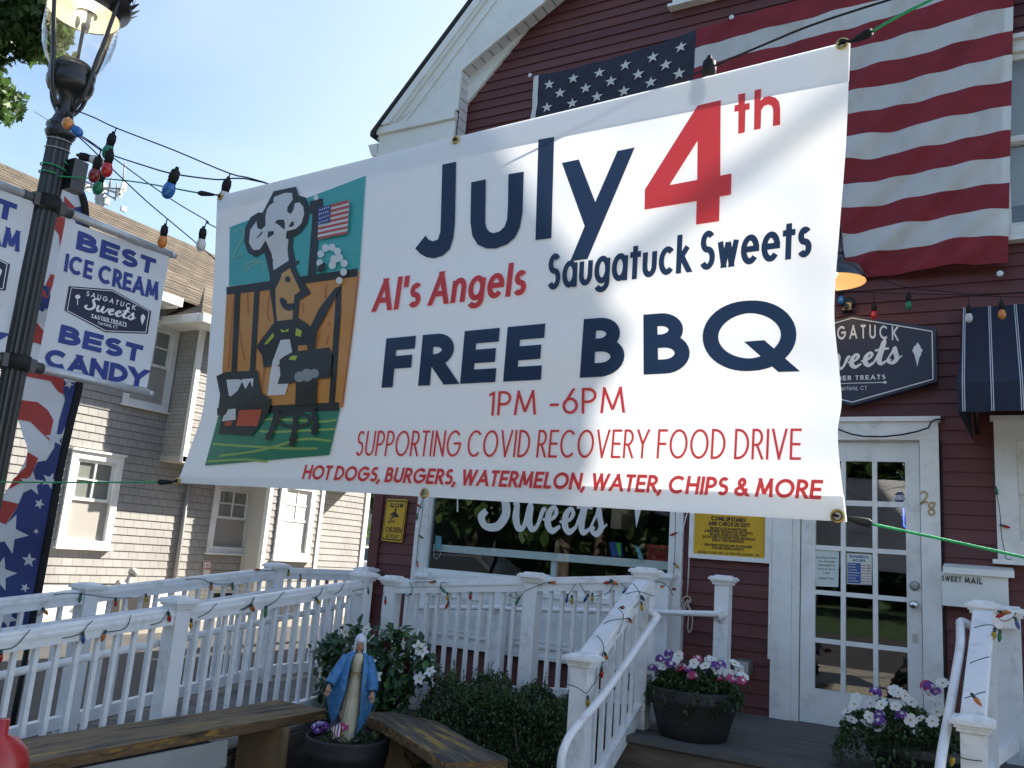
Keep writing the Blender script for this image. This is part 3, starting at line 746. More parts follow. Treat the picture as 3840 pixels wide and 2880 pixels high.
# windows
def sash_window(par, name, x0, x1, z0, z1, cw, y, shade=.5, muntin=False, sill=True):
    m = MB(); frame_rect(m, x0, x1, z0, z1, cw, y - .045, y + .04)
    if sill: m.box((x0 - .03, y - .09, z0 - .03), (x1 + .03, y + .03, z0 - .001)); m.box((x0 - .02, y - .075, z1 + .001), (x1 + .02, y + .02, z1 + .035))
    fr = m.build(name, WHITE, par, bevel=.004)
    m = MB(); a, b, c, d = x0 + cw + .002, x1 - cw - .002, z0 + cw + .002, z1 - cw - .002; zm = (c + d) / 2
    frame_rect(m, a, b, zm - .02, d, .045, y - .012, y + .025); frame_rect(m, a, b, c, zm + .02, .045, y + .026, y + .06)
    if muntin:
        m.box(((a+b)/2 - .012, y - .01, zm + .026), ((a+b)/2 + .012, y + .02, d - .046)); m.box((a + .046, y - .009, (zm+d)/2 - .012), (b - .046, y + .019, (zm+d)/2 + .012))
    m.build('sash', WHITE, fr, bevel=.003)
    m = MB(); m.face([(a, y + .01, zm), (b, y + .01, zm), (b, y + .01, d), (a, y + .01, d)]); m.face([(a, y + .045, c), (b, y + .045, c), (b, y + .045, zm), (a, y + .045, zm)]); m.build('pane', GLASS, fr)
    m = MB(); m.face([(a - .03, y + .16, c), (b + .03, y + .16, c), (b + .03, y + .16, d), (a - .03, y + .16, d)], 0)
    zb_ = d - (d - c) * shade; m.face([(a, y + .10, zb_), (b, y + .10, zb_), (b, y + .10, d), (a, y + .10, d)], 1)
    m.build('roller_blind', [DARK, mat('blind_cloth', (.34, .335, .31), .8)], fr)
    return fr
sash_window(house, 'window', .02, 1.0, H + 2.43, H + 3.95, .09, YF, .85)
sash_window(house, 'window', -2.42, -1.48, H + 4.96, H + 6.4, .09, YF, .3)
sash_window(house, 'window', 0.0, 1.02, H + .21, H + 1.13, .13, YF, .55)
# wire sagging over the door head
m = MB(); m.tube([onY(q, YF - .09) for q in (rE(600, 540), rE(690, 582), rE(780, 615), rE(880, 633), rE(1040, 637), rE(1200, 620), rE(1330, 592), rE(1420, 562), rE(1440, 515), rE(1480, 493), rE(1560, 492))], .006, 6)
m.build('door_wire', RUBBER, house)
# narrow power line clipped along the casing
m = MB(); m.tube([(-.325, YF - .03, H + 1.0), (-.322, YF - .03, H + .5), (-.318, YF - .03, 1.2), (-.32, YF - .03, .6)], .006, 6); m.build('casing_cable', RUBBER, house)

# ================================================================ things on the front of the house
# hexagonal shop sign
xs_c = onY(rS(285, 900), YF - .09)
sgn = thing('wall_sign', 'large navy hexagonal shop sign with white script lettering beside the barn lamp', 'sign', (xs_c.x, YF, xs_c.z))
ys = YF - .10; S = planeY(ys)
cL = -1.46                                             # left end mirrored about the sign centre
def mir(px):
    p = onY(px, ys); return p
oR = [onY(rS(285, 395), ys), onY(rS(1225, 535), ys), onY(rS(1240, 1135), ys), onY(rS(285, 1408), ys)]
xc = oR[0].x
pts = [(p.x, p.z) for p in oR] + [(2*xc - p.x, p.z) for p in (oR[2], oR[1])]
m = MB(); m.hexa([(a, ys, b) for a, b in pts], [(a, YF - .02, b) for a, b in pts]); m.build('sign_board', NAVY, sgn, bevel=.006)
m = MB(); iR = [onY(rS(*q), ys) for q in ((285, 427), (1182, 577), (1192, 1113), (285, 1370))]
ip = [(p.x, p.z) for p in iR] + [(2*xc - p.x, p.z) for p in (iR[2], iR[1])]
for a, b in zip(ip, ip[1:] + ip[:1]): m.beam((a[0], ys - .003, a[1]), (b[0], ys - .003, b[1]), .0075, .003, up=(0, 1, 0))
m.build('sign_border', SWHITE, sgn)
def sp(px): q = onY(px, ys); return q
m = MB()
def signtxt(t, box, wt, gap=.3, n=1):
    a, b = sp(rS(*box[0])), sp(rS(*box[1]))               # right end baseline / cap
    x1 = a.x; x0 = 2*xc - x1; z0, z1 = a.z, b.z
    bm, wd = text2d(t, wt, gap, .5)
    for v in bm.verts: v.co = Vector((x0 + (x1-x0)*v.co.x/wd, ys - .004 - v.co.z, z0 + (z1-z0)*v.co.y))
    bmesh.ops.reverse_faces(bm, faces=bm.faces[:]); merge(m.bm, bm)
# arched name
bm, wd = text2d('SAUGATUCK', .17, .42, .4)
a, b = sp(rS(800, 683)), sp(rS(815, 578)); zc = sp(rS(300, 660)).z; hgt = .105
for v in bm.verts:
    u = v.co.x / wd * 2 - 1; hw = a.x - xc + .0
    v.co = Vector((xc + hw*u, ys - .004 - v.co.z, zc - (zc - a.z) * u*u + hgt * v.co.y))
merge(m.bm, bm)
signtxt('TASTIER TREATS', ((660, 1112), (655, 1060)), .2, .28)
signtxt('Fairfield, CT', ((450, 1232), (450, 1188)), .12, .2)
e0, e1 = sp(rS(850, 975)), sp(rS(700, 745))
b2 = sweets2d(); hw = e0.x - xc
for v in b2.verts: v.co = Vector((xc - hw + 2*hw*(v.co.x + .25)/6.15, ys - .0046, e0.z + .004 + .100*v.co.y + .010*(v.co.x-3)))
merge(m.bm, b2)
l0 = sp(rS(655, 1148)); m.beam((2*xc - l0.x, ys - .004, l0.z), (l0.x, ys - .004, l0.z), .005, .002, up=(0, 1, 0))
for xx in (l0.x, 2*xc - l0.x): m.box((xx - .009, ys - .0055, l0.z - .009), (xx + .009, ys - .0015, l0.z + .009))
cone = [(1018, 700), (1033, 722), (1050, 740), (1055, 765), (1078, 785), (1062, 815), (1058, 840), (1040, 870), (1016, 972), (995, 880), (985, 840), (975, 820), (960, 795), (972, 770), (978, 745), (1000, 735)]
cp = [sp(rS(*q)) for q in cone]; poly2d(m.bm, [(p.x, p.z) for p in cp], lambda q: (Vector((q[0], ys - .004, q[1])), V(0, -1, 0)), 0)
lx = 2*xc - sp(rS(1018, 800)).x; lz = cp[0].z
m.beam((lx, ys - .004, lz - .05), (lx, ys - .004, cp[8].z), .008, .002, up=(0, 1, 0)); poly2d(m.bm, [(lx + .03*math.cos(k), lz - .04 + .03*math.sin(k)) for k in [i*.628 for i in range(10)]], lambda q: (Vector((q[0], ys - .005, q[1])), V(0, -1, 0)), 0)
m.build('lettering', SWHITE, sgn)

# barn lamp
bl = thing('barn_lamp', 'lit navy gooseneck barn lamp on the red wall above the shop sign', 'wall lamp', (-.97, YF, H + 2.2))
sc_ = onY((1806, 590), 6.12); lampx, lampy = sc_.x, 6.12
zr = onY(rD(700, 775), lampy).z - .01; rr = abs(onY(rD(907, 755), lampy).x - lampx) * 1.0
navm = mat('navy_enamel', (.02, .026, .04), .3, coat=.4)
m = MB(); m.lathe([(rr, zr), (rr * .99, zr + .035), (rr * .8, zr + .10), (rr*.42, zr + .135), (.05, zr + .15), (.05, zr + .19)], (lampx, lampy, 0), 32, cap=False); m.build('lamp_shade', navm, bl)
m = MB(); m.lathe([(rr*.985, zr + .001), (rr * .97, zr + .032), (rr * .78, zr + .094), (rr*.40, zr + .128), (.01, zr + .142)], (lampx, lampy, 0), 32, cap=False); m.build('shade_lining', mat('white_enamel', (.60, .45, .28), .4), bl)
m = MB(); m.lathe([(.05, zr + .19), (.05, zr + .25), (.042, zr + .26), (.04, zr + .31), (.022, zr + .33), (.015, zr + .345)], (lampx, lampy, 0), 16); m.build('lamp_socket', navm, bl)
m = MB(); gz = zr + .34
m.tube(smooth_path([(lampx, lampy, gz), (lampx, lampy, gz + .06), (lampx, lampy + .06, gz + .13), (lampx, lampy + .16, gz + .12), (lampx, lampy + .26, gz + .0), (lampx, YF - .03, gz - .12)], 5), .013, 10); m.build('gooseneck', navm, bl)
m = MB(); m.lathe([(.06, 0), (.055, .02), (0, .025)], seg=20)
for v in m.bm.verts: v.co = Vector((lampx + v.co.x, YF - .015 - v.co.z, gz - .12 + v.co.y))
m.build('wall_plate', navm, bl)
m = MB(); m.ball((lampx - .02, lampy - .02, zr + .065), (.034, .034, .045)); m.build('light_bulb', mat('warm_bulb', (1, .9, .7), .4, emit=(1, .72, .40), estr=7), bl)
ld = bpy.data.lights.new('barn_lamp_light', 'POINT'); ld.energy = .28; ld.color = (1, .66, .36); ld.shadow_soft_size = .03
lo = bpy.data.objects.new('lamp_light', ld); COL.objects.link(lo); lo.location = (lampx, lampy, zr + .01); adopt(lo, bl)

# black flood light / camera left of the sign
m = MB(); c_ = onY(rS(243, 285), YF - .09)
cmr = thing('security_camera', 'small black security camera on the red wall above the shop sign', 'camera', (c_.x, YF, c_.z))
m.box((c_.x - .035, YF - .16, c_.z - .055), (c_.x + .03, YF - .07, c_.z + .0)); m.build('camera_body', BLACK, cmr, bevel=.008)
m = MB(); m.ball((c_.x + .005, YF - .075, c_.z + .02), .045, 14, 8); m.build('camera_mount', BLACK, cmr)
m = MB(); m.lathe([(.02, 0), (.02, .01), (0, .012)], seg=14)
for v in m.bm.verts: v.co = Vector((c_.x - .003 + v.co.x, YF - .16 - v.co.z, c_.z - .03 + v.co.y))
m.build('lens', mat('lens_glass', (.03, .03, .035), .08), cmr)

# awning
aw = thing('awning', 'navy fabric awning with thin white stripes over the right-hand window', 'awning', (.5, YF, H + 1.4))
fab = mat('navy_awning_cloth', (.016, .022, .045), .85, var=.2, vscale=3, trans=.12)
xl, xr_, zt_, yf_ = -.19, 1.06, H + 1.95, 5.85
z1_, z0_ = onY(rS(1450, 1150), yf_).z, onY(rS(1470, 1478), yf_).z
m = MB(); m.grid(lambda u, v: V((xl + .03*(1-v)) + (xr_-xl - .03*(1-v))*u, (YF - .02) + (yf_ - YF + .02)*v, zt_ + (z1_ - zt_)*v - .012*math.sin(math.pi*v)*(1 - .5*abs(math.sin(u*9)))), 24, 6)
m.grid(lambda u, v: V(xl + (xr_-xl)*u, yf_ + .012*math.sin(u*22)*v - .004*v, z1_ + (z0_ - z1_)*v), 48, 2)
for x, dx_ in ((xl, .03), (xr_, 0)): m.face([(x + dx_, YF - .02, zt_), (x, yf_, z1_), (x, yf_, z0_), (x + dx_*2.2, YF - .02, H + 1.0)])
m.build('awning_cloth', fab, aw)
m = MB()
for k in range(8):
    x = xl + .035 + k*.155
    for d in (-.0055, .0055):
        a = V(x + d, YF - .022, zt_ + .003); P = [a]
        for i in range(1, 7):
            v = i/6; P.append(V(x + d, (YF - .02) + (yf_ - YF + .02)*v - .003, zt_ + (z1_ - zt_)*v - .006*math.sin(math.pi*v) + .004))
        P.append(V(x + d, yf_ - .022, z0_))
        for p, q in zip(P, P[1:]): m.face([p + V(-.0022, 0, 0), p + V(.0022, 0, 0), q + V(.0022, 0, 0), q + V(-.0022, 0, 0)])
m.build('stripes', mat('stripe_white', (.6, .62, .66), .8), aw)
m = MB()
for x in (xl + .09, xr_ - .02): m.tube([(x, YF - .02, H + 1.05), (x, yf_ + .03, z1_ - .03)], .012, 8)
m.tube([(xl + .02, yf_ + .03, z1_ - .03), (xr_ - .02, yf_ + .03, z1_ - .03)], .012, 8); m.build('awning_frame', BLACK, aw)

# children at play sign
ysg = YF - .035; S = planeY(ysg)
q = [rW(*a) for a in ((440, 1252), (868, 1300), (985, 405), (553, 388))]; hm = homog(q)
sl = thing('caution_sign', 'yellow caution sign reading slow children at play on the corner of the red house', 'sign', tuple(onY(q[0], ysg)))
yel = mat('sign_yellow', (.62, .36, .02), .45, var=.06)
ink = mat('black_ink', (.018, .018, .018), .5)
def rrect(r=.04, a=.0, k=4, ry=None):
    ry = ry or r; o = []
    for cx_, cy_, s in ((1-a-r, 1-a-ry, 0), (a+r, 1-a-ry, 90), (a+r, a+ry, 180), (1-a-r, a+ry, 270)):
        o += [(cx_ + r*math.cos(R(s + 90*i/k)), cy_ + ry*math.sin(R(s + 90*i/k))) for i in range(k+1)]
    return o
bd = [onY(hm(*p), ysg) for p in rrect(.08, 0, 5, .04)]
m = MB(); m.hexa([p for p in bd], [p + V(0, .006, 0) for p in bd]); m.build('sign_plate', yel, sl)
m = MB()
def border(dst, o, i, hmf, surf, off):
    for k in range(len(o)):
        k2 = (k+1) % len(o); poly2d(dst, [o[k], o[k2], i[k2], i[k]], surf, off, hmf)
border(m.bm, rrect(.07, .03, 4, .035), rrect(.06, .06, 4, .03), hm, S, .0015)
def hbox(hmf, a, b, c, d): return [hmf(a, b), hmf(c, b), hmf(c, d), hmf(a, d)]
line_text(m.bm, 'SLOW', hbox(hm, .2, .80, .86, .905), S, .0015, .24, .12)
line_text(m.bm, 'CHILDREN', hbox(hm, .14, .215, .9, .345), S, .0015, .19, .12)
line_text(m.bm, 'AT PLAY', hbox(hm, .2, .075, .82, .175), S, .0015, .2, .12, .3)
fig = [[(710,600),(750,595),(765,625),(745,655),(720,645)], [(700,660),(745,655),(760,700),(800,720),(790,740),(760,735),(720,760),(680,790),(655,840),(640,835),(660,780),(690,720),(640,745),(630,710),(680,675)], [(725,745),(800,735),(808,770),(760,780),(720,770)], [(640,740),(650,742),(620,840),(608,838)], [(580,850),(735,848),(725,862),(715,890),(700,892),(700,866),(600,868),(598,885),(660,890),(655,900),(585,900)]]
for f_ in fig: poly2d(m.bm, [rW(*p) for p in f_], S, .0016)
m.build('lettering', ink, sl)

# poster case
ypc = YF - .05; S = planeY(ypc)
q = [rP(450, 140), rP(1610, 232), (1650, 1096), (1503, 1085)]; hm = homog(q)
pc = thing('poster_case', 'white framed case holding a bright yellow poster left of the shop door', 'poster case', tuple(onY((1575, 1150), ypc)))
m = MB(); x0, x1 = onY((1490, 1160), ypc).x, onY((1664, 1160), ypc).x; z0, z1 = onY((1577, 1211), ypc).z, H + .62
frame_rect(m, x0, x1, z0, z1, .034, YF - .07, YF - .018); m.build('case_frame', WHITE, pc, bevel=.004)
m = MB(); m.box((x0 + .03, YF - .045, z0 + .03), (x1 - .03, YF - .02, z1 - .03)); m.build('poster', mat('poster_yellow', (.62, .37, .02), .35, var=.12, vscale=9, bump=.05, bscale=12), pc)
m = MB(); S = planeY(YF - .047)
hp = homog([(1505, 1199), (1642, 1207), (1646, 1092), (1506, 1083)])
for t, a, b, c, d, wt in (('COME UPSTAIRS!', .22, .67, .76, .75, .26), ('AND CHECK US OUT!', .18, .575, .82, .655, .26), ('WE SPECIALIZE IN HAND PICKED', .2, .50, .78, .55, .22), ('& REWORKED VINTAGE THAT WE CURATE.', .12, .445, .88, .495, .22),
        ('WE ALSO WORK CLOSELY WITH', .2, .39, .78, .44, .22), ('EACH CLIENT TO DESIGN YOUR OWN SPECIAL', .09, .335, .92, .385, .22), ('PAIR AT OUR JEANIUS BAR.', .24, .28, .74, .33, .22), ('REWORKED VINTAGE AND ACCESSORIES', .12, .19, .87, .235, .22), ('FOR KIDS TEENS & ADULTS', .24, .135, .74, .18, .22),
        ('MONDAY CLOSED  TUES - SAT 12PM - 9PM   & FRI 12PM - 7PM', .02, .04, .98, .085, .16)):
    line_text(m.bm, t, hbox(hp, a, b, c, d), S, .001, wt, .1, .3)
m.build('lettering', ink, pc)

# mailbox
mb_ = thing('mailbox', 'white wall mailbox with black stick-on letters right of the shop door', 'mailbox', tuple(onY(rM(1300, 1400), YF)))
ym = YF - .16; a, b = onY(rM(655, 1240), ym), onY(rM(1925, 1659), ym); zt = onY(rM(680, 1220), ym).z; zb = onY(r5(1500, 470), ym).z - .05
m = MB(); m.hexa([(a.x, ym + .02, zb), (b.x, ym + .02, zb), (b.x, YF - .02, zb), (a.x, YF - .02, zb)], [(a.x, ym, zt), (b.x, ym, zt), (b.x, YF - .02, zt), (a.x, YF - .02, zt)]); m.build('mailbox_body', TRIM, mb_, bevel=.012)
m = MB(); zl = onY(rM(685, 1060), YF - .05).z; m.hexa([(a.x + .01, ym - .025, zt - .01), (b.x + .035, ym - .025, zt - .01), (b.x + .035, YF - .02, zt - .01), (a.x + .01, YF - .02, zt - .01)],
   [(a.x + .01, ym - .025, zt + .03), (b.x + .035, ym - .025, zt + .03), (b.x + .03, YF - .02, zl), (a.x + .01, YF - .02, zl)]); m.build('mailbox_lid', TRIM, mb_, bevel=.005)
m = MB(); line_text(m.bm, 'SWEET MAIL', [rM(662, 1392), rM(1430, 1468), rM(1425, 1350), rM(665, 1295)], planeY(ym), .004, .2, .22, .5); m.build('lettering', ink, mb_)

# door papers
S = planeY(YF + .016)
nt_ = thing('paper_notice', 'white printed notice about the ten person limit taped inside the door glass', 'notice', tuple(onY(r5(485, 240), YF)))
hn = homog([r5(393, 372), r5(573, 380), r5(577, 112), r5(397, 108)])
pap = mat('paper_white', (.62, .68, .65), .7)
m = MB(); poly2d(m.bm, [(0,0),(1,0),(1,1),(0,1)], S, 0, hn); m.build('sheet', pap, nt_)
m = MB()
for i, t in enumerate(('No More Than', 'Ten People', 'Allowed in', 'Store at a', 'Time', 'Thank You')):
    w_ = len(t)*.066; y_ = .74 - .1*i - (.05 if i == 5 else 0); line_text(m.bm, t, hbox(hn, .52-w_/2, y_, .52+w_/2, y_+.055), S, .001, .15, .14)
m.build('lettering', ink, nt_)
hs_ = thing('hours_sign', 'blue and white business hours sign inside the shop door', 'sign', tuple(onY(r5(720, 250), YF)))
hn = homog([r5(632, 357), r5(808, 366), r5(810, 150), r5(632, 140)])
blu = mat('hours_blue', (.03, .09, .30), .5)
m = MB(); poly2d(m.bm, [(0,0),(1,0),(1,1),(0,1)], S, .0005, hn); m.build('sheet', mat('cream_paper', (.66, .66, .58), .6), hs_)
m = MB(); poly2d(m.bm, [(.03,.03),(.56,.03),(.56,.70),(.03,.70)], S, .0012, hn); line_text(m.bm, 'BUSINESS', hbox(hn, .12, .86, .86, .95), S, .001, .26, .12); line_text(m.bm, 'HOURS', hbox(hn, .24, .74, .74, .83), S, .001, .26, .12)
for i in range(8): poly2d(m.bm, [(.56, .02+.085*i), (.97, .02+.085*i), (.97, .035+.085*i), (.56, .035+.085*i)], S, .0013, hn)
m.build('panel', blu, hs_)
m = MB()
for i, t in enumerate(('Sunday', 'Monday', 'Tuesday', 'Wednesday', 'Thursday', 'Friday', 'Saturday')): line_text(m.bm, t, hbox(hn, .06, .63-.09*i, .06+.05*len(t), .675-.09*i), S, .002, .16, .12)
m.build('lettering', SWHITE, hs_)
m = MB()
for i in range(7): poly2d(m.bm, [(.60, .635-.09*i), (.74, .635-.09*i), (.74, .65-.09*i), (.60, .65-.09*i)], S, .002, hn); poly2d(m.bm, [(.82, .635-.09*i), (.92, .635-.09*i), (.92, .66-.09*i), (.82, .66-.09*i)], S, .002, hn)
m.build('hours_figures', mat('red_figures', (.5, .05, .05), .6), hs_)
st_ = thing('alarm_sticker', 'small octagonal blue and white alarm sticker on the door glass', 'sticker', tuple(onY(rE(1180, 1140), YF)))
oc = [(rE(1180 + 50*math.cos(R(22.5+45*k)), 1140 + 49*math.sin(R(22.5+45*k)))) for k in range(8)]
m = MB(); poly2d(m.bm, oc, S, .001); m.build('sheet', mat('sticker_navy', (.06, .06, .17), .5), st_)
m = MB(); poly2d(m.bm, [rE(1134, 1122), rE(1228, 1122), rE(1228, 1158), rE(1134, 1158)], S, .0015); m.build('white_band', SWHITE, st_)
m = MB(); line_text(m.bm, 'ALL TIME', [rE(1148, 1138), rE(1215, 1140), rE(1215, 1126), rE(1148, 1124)], S, .002, .22, .14); line_text(m.bm, 'DETECTION', [rE(1138, 1154), rE(1224, 1156), rE(1224, 1143), rE(1138, 1141)], S, .002, .22, .14); m.build('lettering', MATS['sticker_navy'], st_)
ns = thing('neon_tube', 'thin glowing blue neon line inside the right door pane', 'neon sign', tuple(onY(rE(1215, 1300), YF + .08)))
m = MB(); m.tube([onY(rE(*q), YF + .08) for q in ((1213, 1225), (1212, 1300), (1216, 1375), (1240, 1395))], .004, 6); m.build('glass_tube', mat('blue_neon', (.1, .2, 1), .4, emit=(.03, .08, 1), estr=2.2), ns)

# things on the shelf behind the shop glass
shz = H + .036; sy = YF + .2
bk = thing('basket', 'red plastic basket at the right end of the shop window shelf', 'basket', (-2.42, sy, shz))
a, b = onY(r6(1195, 660), sy), onY(r6(1372, 585), sy)
m = MB(); redp = mat('red_plastic', (.35, .02, .02), .4)
m.box((a.x, sy - .08, shz), (b.x, sy + .12, shz + .02))
for i in range(9): t = a.x + (b.x-a.x)*i/8; m.box((t - .006, sy - .08, shz + .02), (t + .006, sy - .07, shz + .10))
m.box((a.x - .008, sy - .085, shz + .10), (b.x + .008, sy + .12, shz + .125)); m.box((a.x - .005, sy - .082, shz + .05), (b.x + .005, sy - .068, shz + .06)); m.build('basket_body', redp, bk)
wb = thing('snack_bag', 'blue and green plastic bag standing on the shop window shelf', 'bag', tuple(onY(r6(895, 640), sy)))
bq = [onY(r6(*q), sy) for q in ((870, 630), (950, 635), (945, 520), (850, 512))]
m = MB()
m.hexa([bq[0] + V(0, 0, 0), bq[1], bq[1] + V(0, .07, 0), bq[0] + V(0, .07, 0)], [bq[3], bq[2], bq[2] + V(0, .02, 0), bq[3] + V(0, .02, 0)]); m.build('bag_film', mat('blue_film', (.05, .09, .35), .25), wb)
m = MB(); poly2d(m.bm, [r6(905, 522), r6(945, 520), r6(950, 630), r6(930, 628)], planeY(sy - .012), 0); m.build('green_flash', mat('green_film', (.12, .45, .08), .3), wb)
cn = thing('spray_can', 'small orange topped can standing on the shop window shelf', 'can', tuple(onY(r6(418, 588), sy)))
p_ = onY(r6(418, 588), sy); h_ = onY(r6(418, 492), sy).z - shz
m = MB(); m.lathe([(.022, 0), (.022, h_*.8), (.014, h_*.9), (.014, h_)], (p_.x, sy, shz), 14); m.build('can_body', mat('can_tin', (.4, .25, .14), .3, metal=.4), cn)
maskm = mat('blue_mask', (.28, .55, .66), .8, trans=.2)
def facemask(label, px, sw):
    t = thing('face_mask', label, 'mask', tuple(onY(px[0], sy - .1)), 'masks in the shop window')
    Q = [onY(p, sy - .12) for p in px]
    m = MB(); m.grid(lambda u, v: (Q[0]*(1-u)+Q[1]*u)*(1-v) + (Q[3]*(1-u)+Q[2]*u)*v + V(0, -.02*math.sin(math.pi*u) - .004*math.sin(v*18), 0), 8, 14); m.build('mask_cloth', maskm, t)
    m = MB(); c0 = (Q[2]+Q[3])/2; m.tube(smooth_path([Q[3], Q[3] + V(.005, -.01, -.05), c0 + V(0, -.01, -.085), Q[2] + V(-.005, -.01, -.05), Q[2]], 4), .0022, 5); m.build('ear_loop', SWHITE, t)
facemask('blue face mask hanging off the left end of the shop window shelf', [rW(1565, 1150), rW(1690, 1165), rW(1690, 1445), rW(1540, 1440)], 1)
facemask('crumpled blue face mask beside the red basket in the shop window', [r6(1055, 535), r6(1100, 560), r6(1135, 655), r6(1100, 665)], 1)
cbx = thing('cardboard_box', 'brown cardboard box standing inside the shop window', 'box', tuple(onY(r6(915, 400), YF + .5)))
q1, q2 = onY(r6(862, 400), YF + .5), onY(r6(955, 230), YF + .5); m = MB(); m.box((q1.x, YF + .5, q1.z), (q2.x, YF + .8, q2.z + .1)); m.build('box_body', mat('cardboard', (.35, .22, .16), .9, var=.1), cbx, bevel=.004)

# rope hank hanging on the wall by the poster
rp = tag(MB().tube([onY(q, YF - .07) for q in (r6(1505, 240), r6(1455, 440), r6(1415, 640), r6(1400, 690))], .0035, 6).build('dangling_wire', SWHITE), 'thin pale wire running diagonally across the right casing of the shop window', 'wire')
hk = thing('cord_hank', 'pale knotted cord hanging in a loop below the poster case', 'cord', tuple(onY(rP(340, 830), YF - .05)))
crd = mat('cord_cotton', (.52, .46, .40), .9, var=.1)
m = MB(); m.tube([onY(rP(*q), YF - .06) for q in ((372, 190), (360, 500), (338, 820))], .005, 6)
for pth in (((338, 820), (280, 850), (270, 960), (300, 1040), (350, 960), (330, 900), (285, 985), (262, 1060)), ((338, 820), (395, 860), (385, 930), (350, 880), (360, 960), (400, 1060), (425, 1180), (420, 1330), (375, 1425), (350, 1350), (360, 1200), (380, 1080), (350, 930)), ((330, 900), (300, 990), (265, 1080), (262, 1180))):
    m.tube(smooth_path([tuple(onY(rP(*q), YF - .065)) for q in pth], 4), .005, 6)
m.build('cord', crd, hk)
# spotlight box low on the wall
p_ = onY(r7(1960, 660), YF - .1); fl = thing('flood_light', 'small dark flood light low on the red wall behind the flower barrel', 'flood light', tuple(p_))
m = MB(); m.box((p_.x - .06, YF - .14, p_.z - .05), (p_.x + .06, YF - .06, p_.z + .05)); m.build('light_housing', mat('grey_metal', (.12, .12, .12), .5), fl, bevel=.01)
m = MB(); m.box((p_.x - .048, YF - .146, p_.z - .038), (p_.x + .048, YF - .141, p_.z + .038)); m.build('lens', mat('frosted_lens', (.45, .44, .42), .3), fl)
m = MB(); m.tube([(p_.x, YF - .08, p_.z), (p_.x, YF - .015, p_.z - .01)], .015, 8); m.build('bracket', BLACK, fl)
# ================================================================ big flag on the gable
fw = mat('flag_white', (.60, .60, .60), .85, var=.08, vscale=3, trans=.1, dirt=(.38, .36, .34), dscale=2.2, damt=.55, stretch=(1.6, 1, .5))
fr_ = mat('flag_red', (.24, .020, .032), .8, var=.25, vscale=4, trans=.1)
fb = mat('flag_navy', (.022, .026, .05), .8, var=.2, vscale=4)
fl = thing('national_flag', 'huge stars and stripes flag hung flat across the red gable', 'flag', (-1.8, YF, H + 3.3))
fTL, fBR = onY((1150, 162), 6.52), onY((2176, 598), 6.5)
fTR = onY(rA(0, 0), 6.5)
RX0 = onY(rD(2080, 556), 6.5)
def flag_s(u, v):                                   # v from top to bottom
    xl = -3.80; xr = .245 - .125*v
    x = xl + (xr - xl)*u
    zt = fTL.z + (.30*(u**1.3) if u < .5 else .122 + .13*(u-.5)*1.1) - .035*math.sin(math.pi*min(u*2.4, 1))
    zb = fBR.z + .09 + .055*(1-u) - .05*math.sin(math.pi*min(u*1.6, 1.0)**2)
    z = zt + (zb - zt)*v
    k = u*2.2 + v*1.1
    amp = .4 + .9*v
    wr = u*46 + v*30 + 1.5*math.sin(u*7 + v*3)
    y = -.05 - .017*amp*math.sin(wr) * (.45+.55*math.sin(u*5+1)**2) - .010*amp*math.sin(u*95 + v*66 + 2*math.sin(v*6)) - .02*math.sin(math.pi*u)*math.sin(math.pi*v)
    y -= .085*min(1, max(0, (u-.78)/.15))
    z += (.010*math.sin(u*38 + v*9 + 1.2*math.sin(u*9)) + .016*math.sin(u*17 + v*5)) * min(1, u*2.0) * min(1, .2 + v) * min(1, (1.02-u)*8)
    return V(x, YF + y, z)
NU, NV = 150, 78
ucan = .40
def fmi(i, j):
    if i/NU < .012: return 3
    if i/NU < ucan and j < 42: return 2
    if i/NU > .982 and ((j//6) % 2): return 3
    return 0 if (j//6) % 2 == 0 else 1
m = MB(); m.grid(flag_s, NU, NV, mif=fmi); m.build('flag_cloth', [fr_, fw, fb, mat('flag_hem', (.66, .66, .65), .85)], fl)
m = MB()
for r_ in range(9):
    n = 6 if r_ % 2 == 0 else 5
    for c_ in range(n):
        u0 = .012 + (ucan-.012)*((c_*2 + (1 if n == 6 else 2))/12.0); v0 = (42/78)*(r_ + 1)/10
        pts = star(0, 0, 1)
        bm = bmesh.new(); f = bm.faces.new([bm.verts.new((p[0], p[1], 0)) for p in pts]); f.normal_update(); bmesh.ops.triangulate(bm, faces=[f])
        for vv in bm.verts:
            vv.co = flag_s(u0 + vv.co.x*.060/4.05, v0 - vv.co.y*.060/2.55) + V(0, -.012, 0)
        merge(m.bm, bm)
m.build('stars', mat('star_white', (.62, .63, .64), .8), fl)
m = MB()
for px in ((1580, 37), rD(2012, 720), crop(1700, 0, 600)(1058, 1038)):
    p = onY(px, YF - .09); m.ball(p, (.022, .008, .022), 10, 6)
m.build('fixing_button', SWHITE, fl)

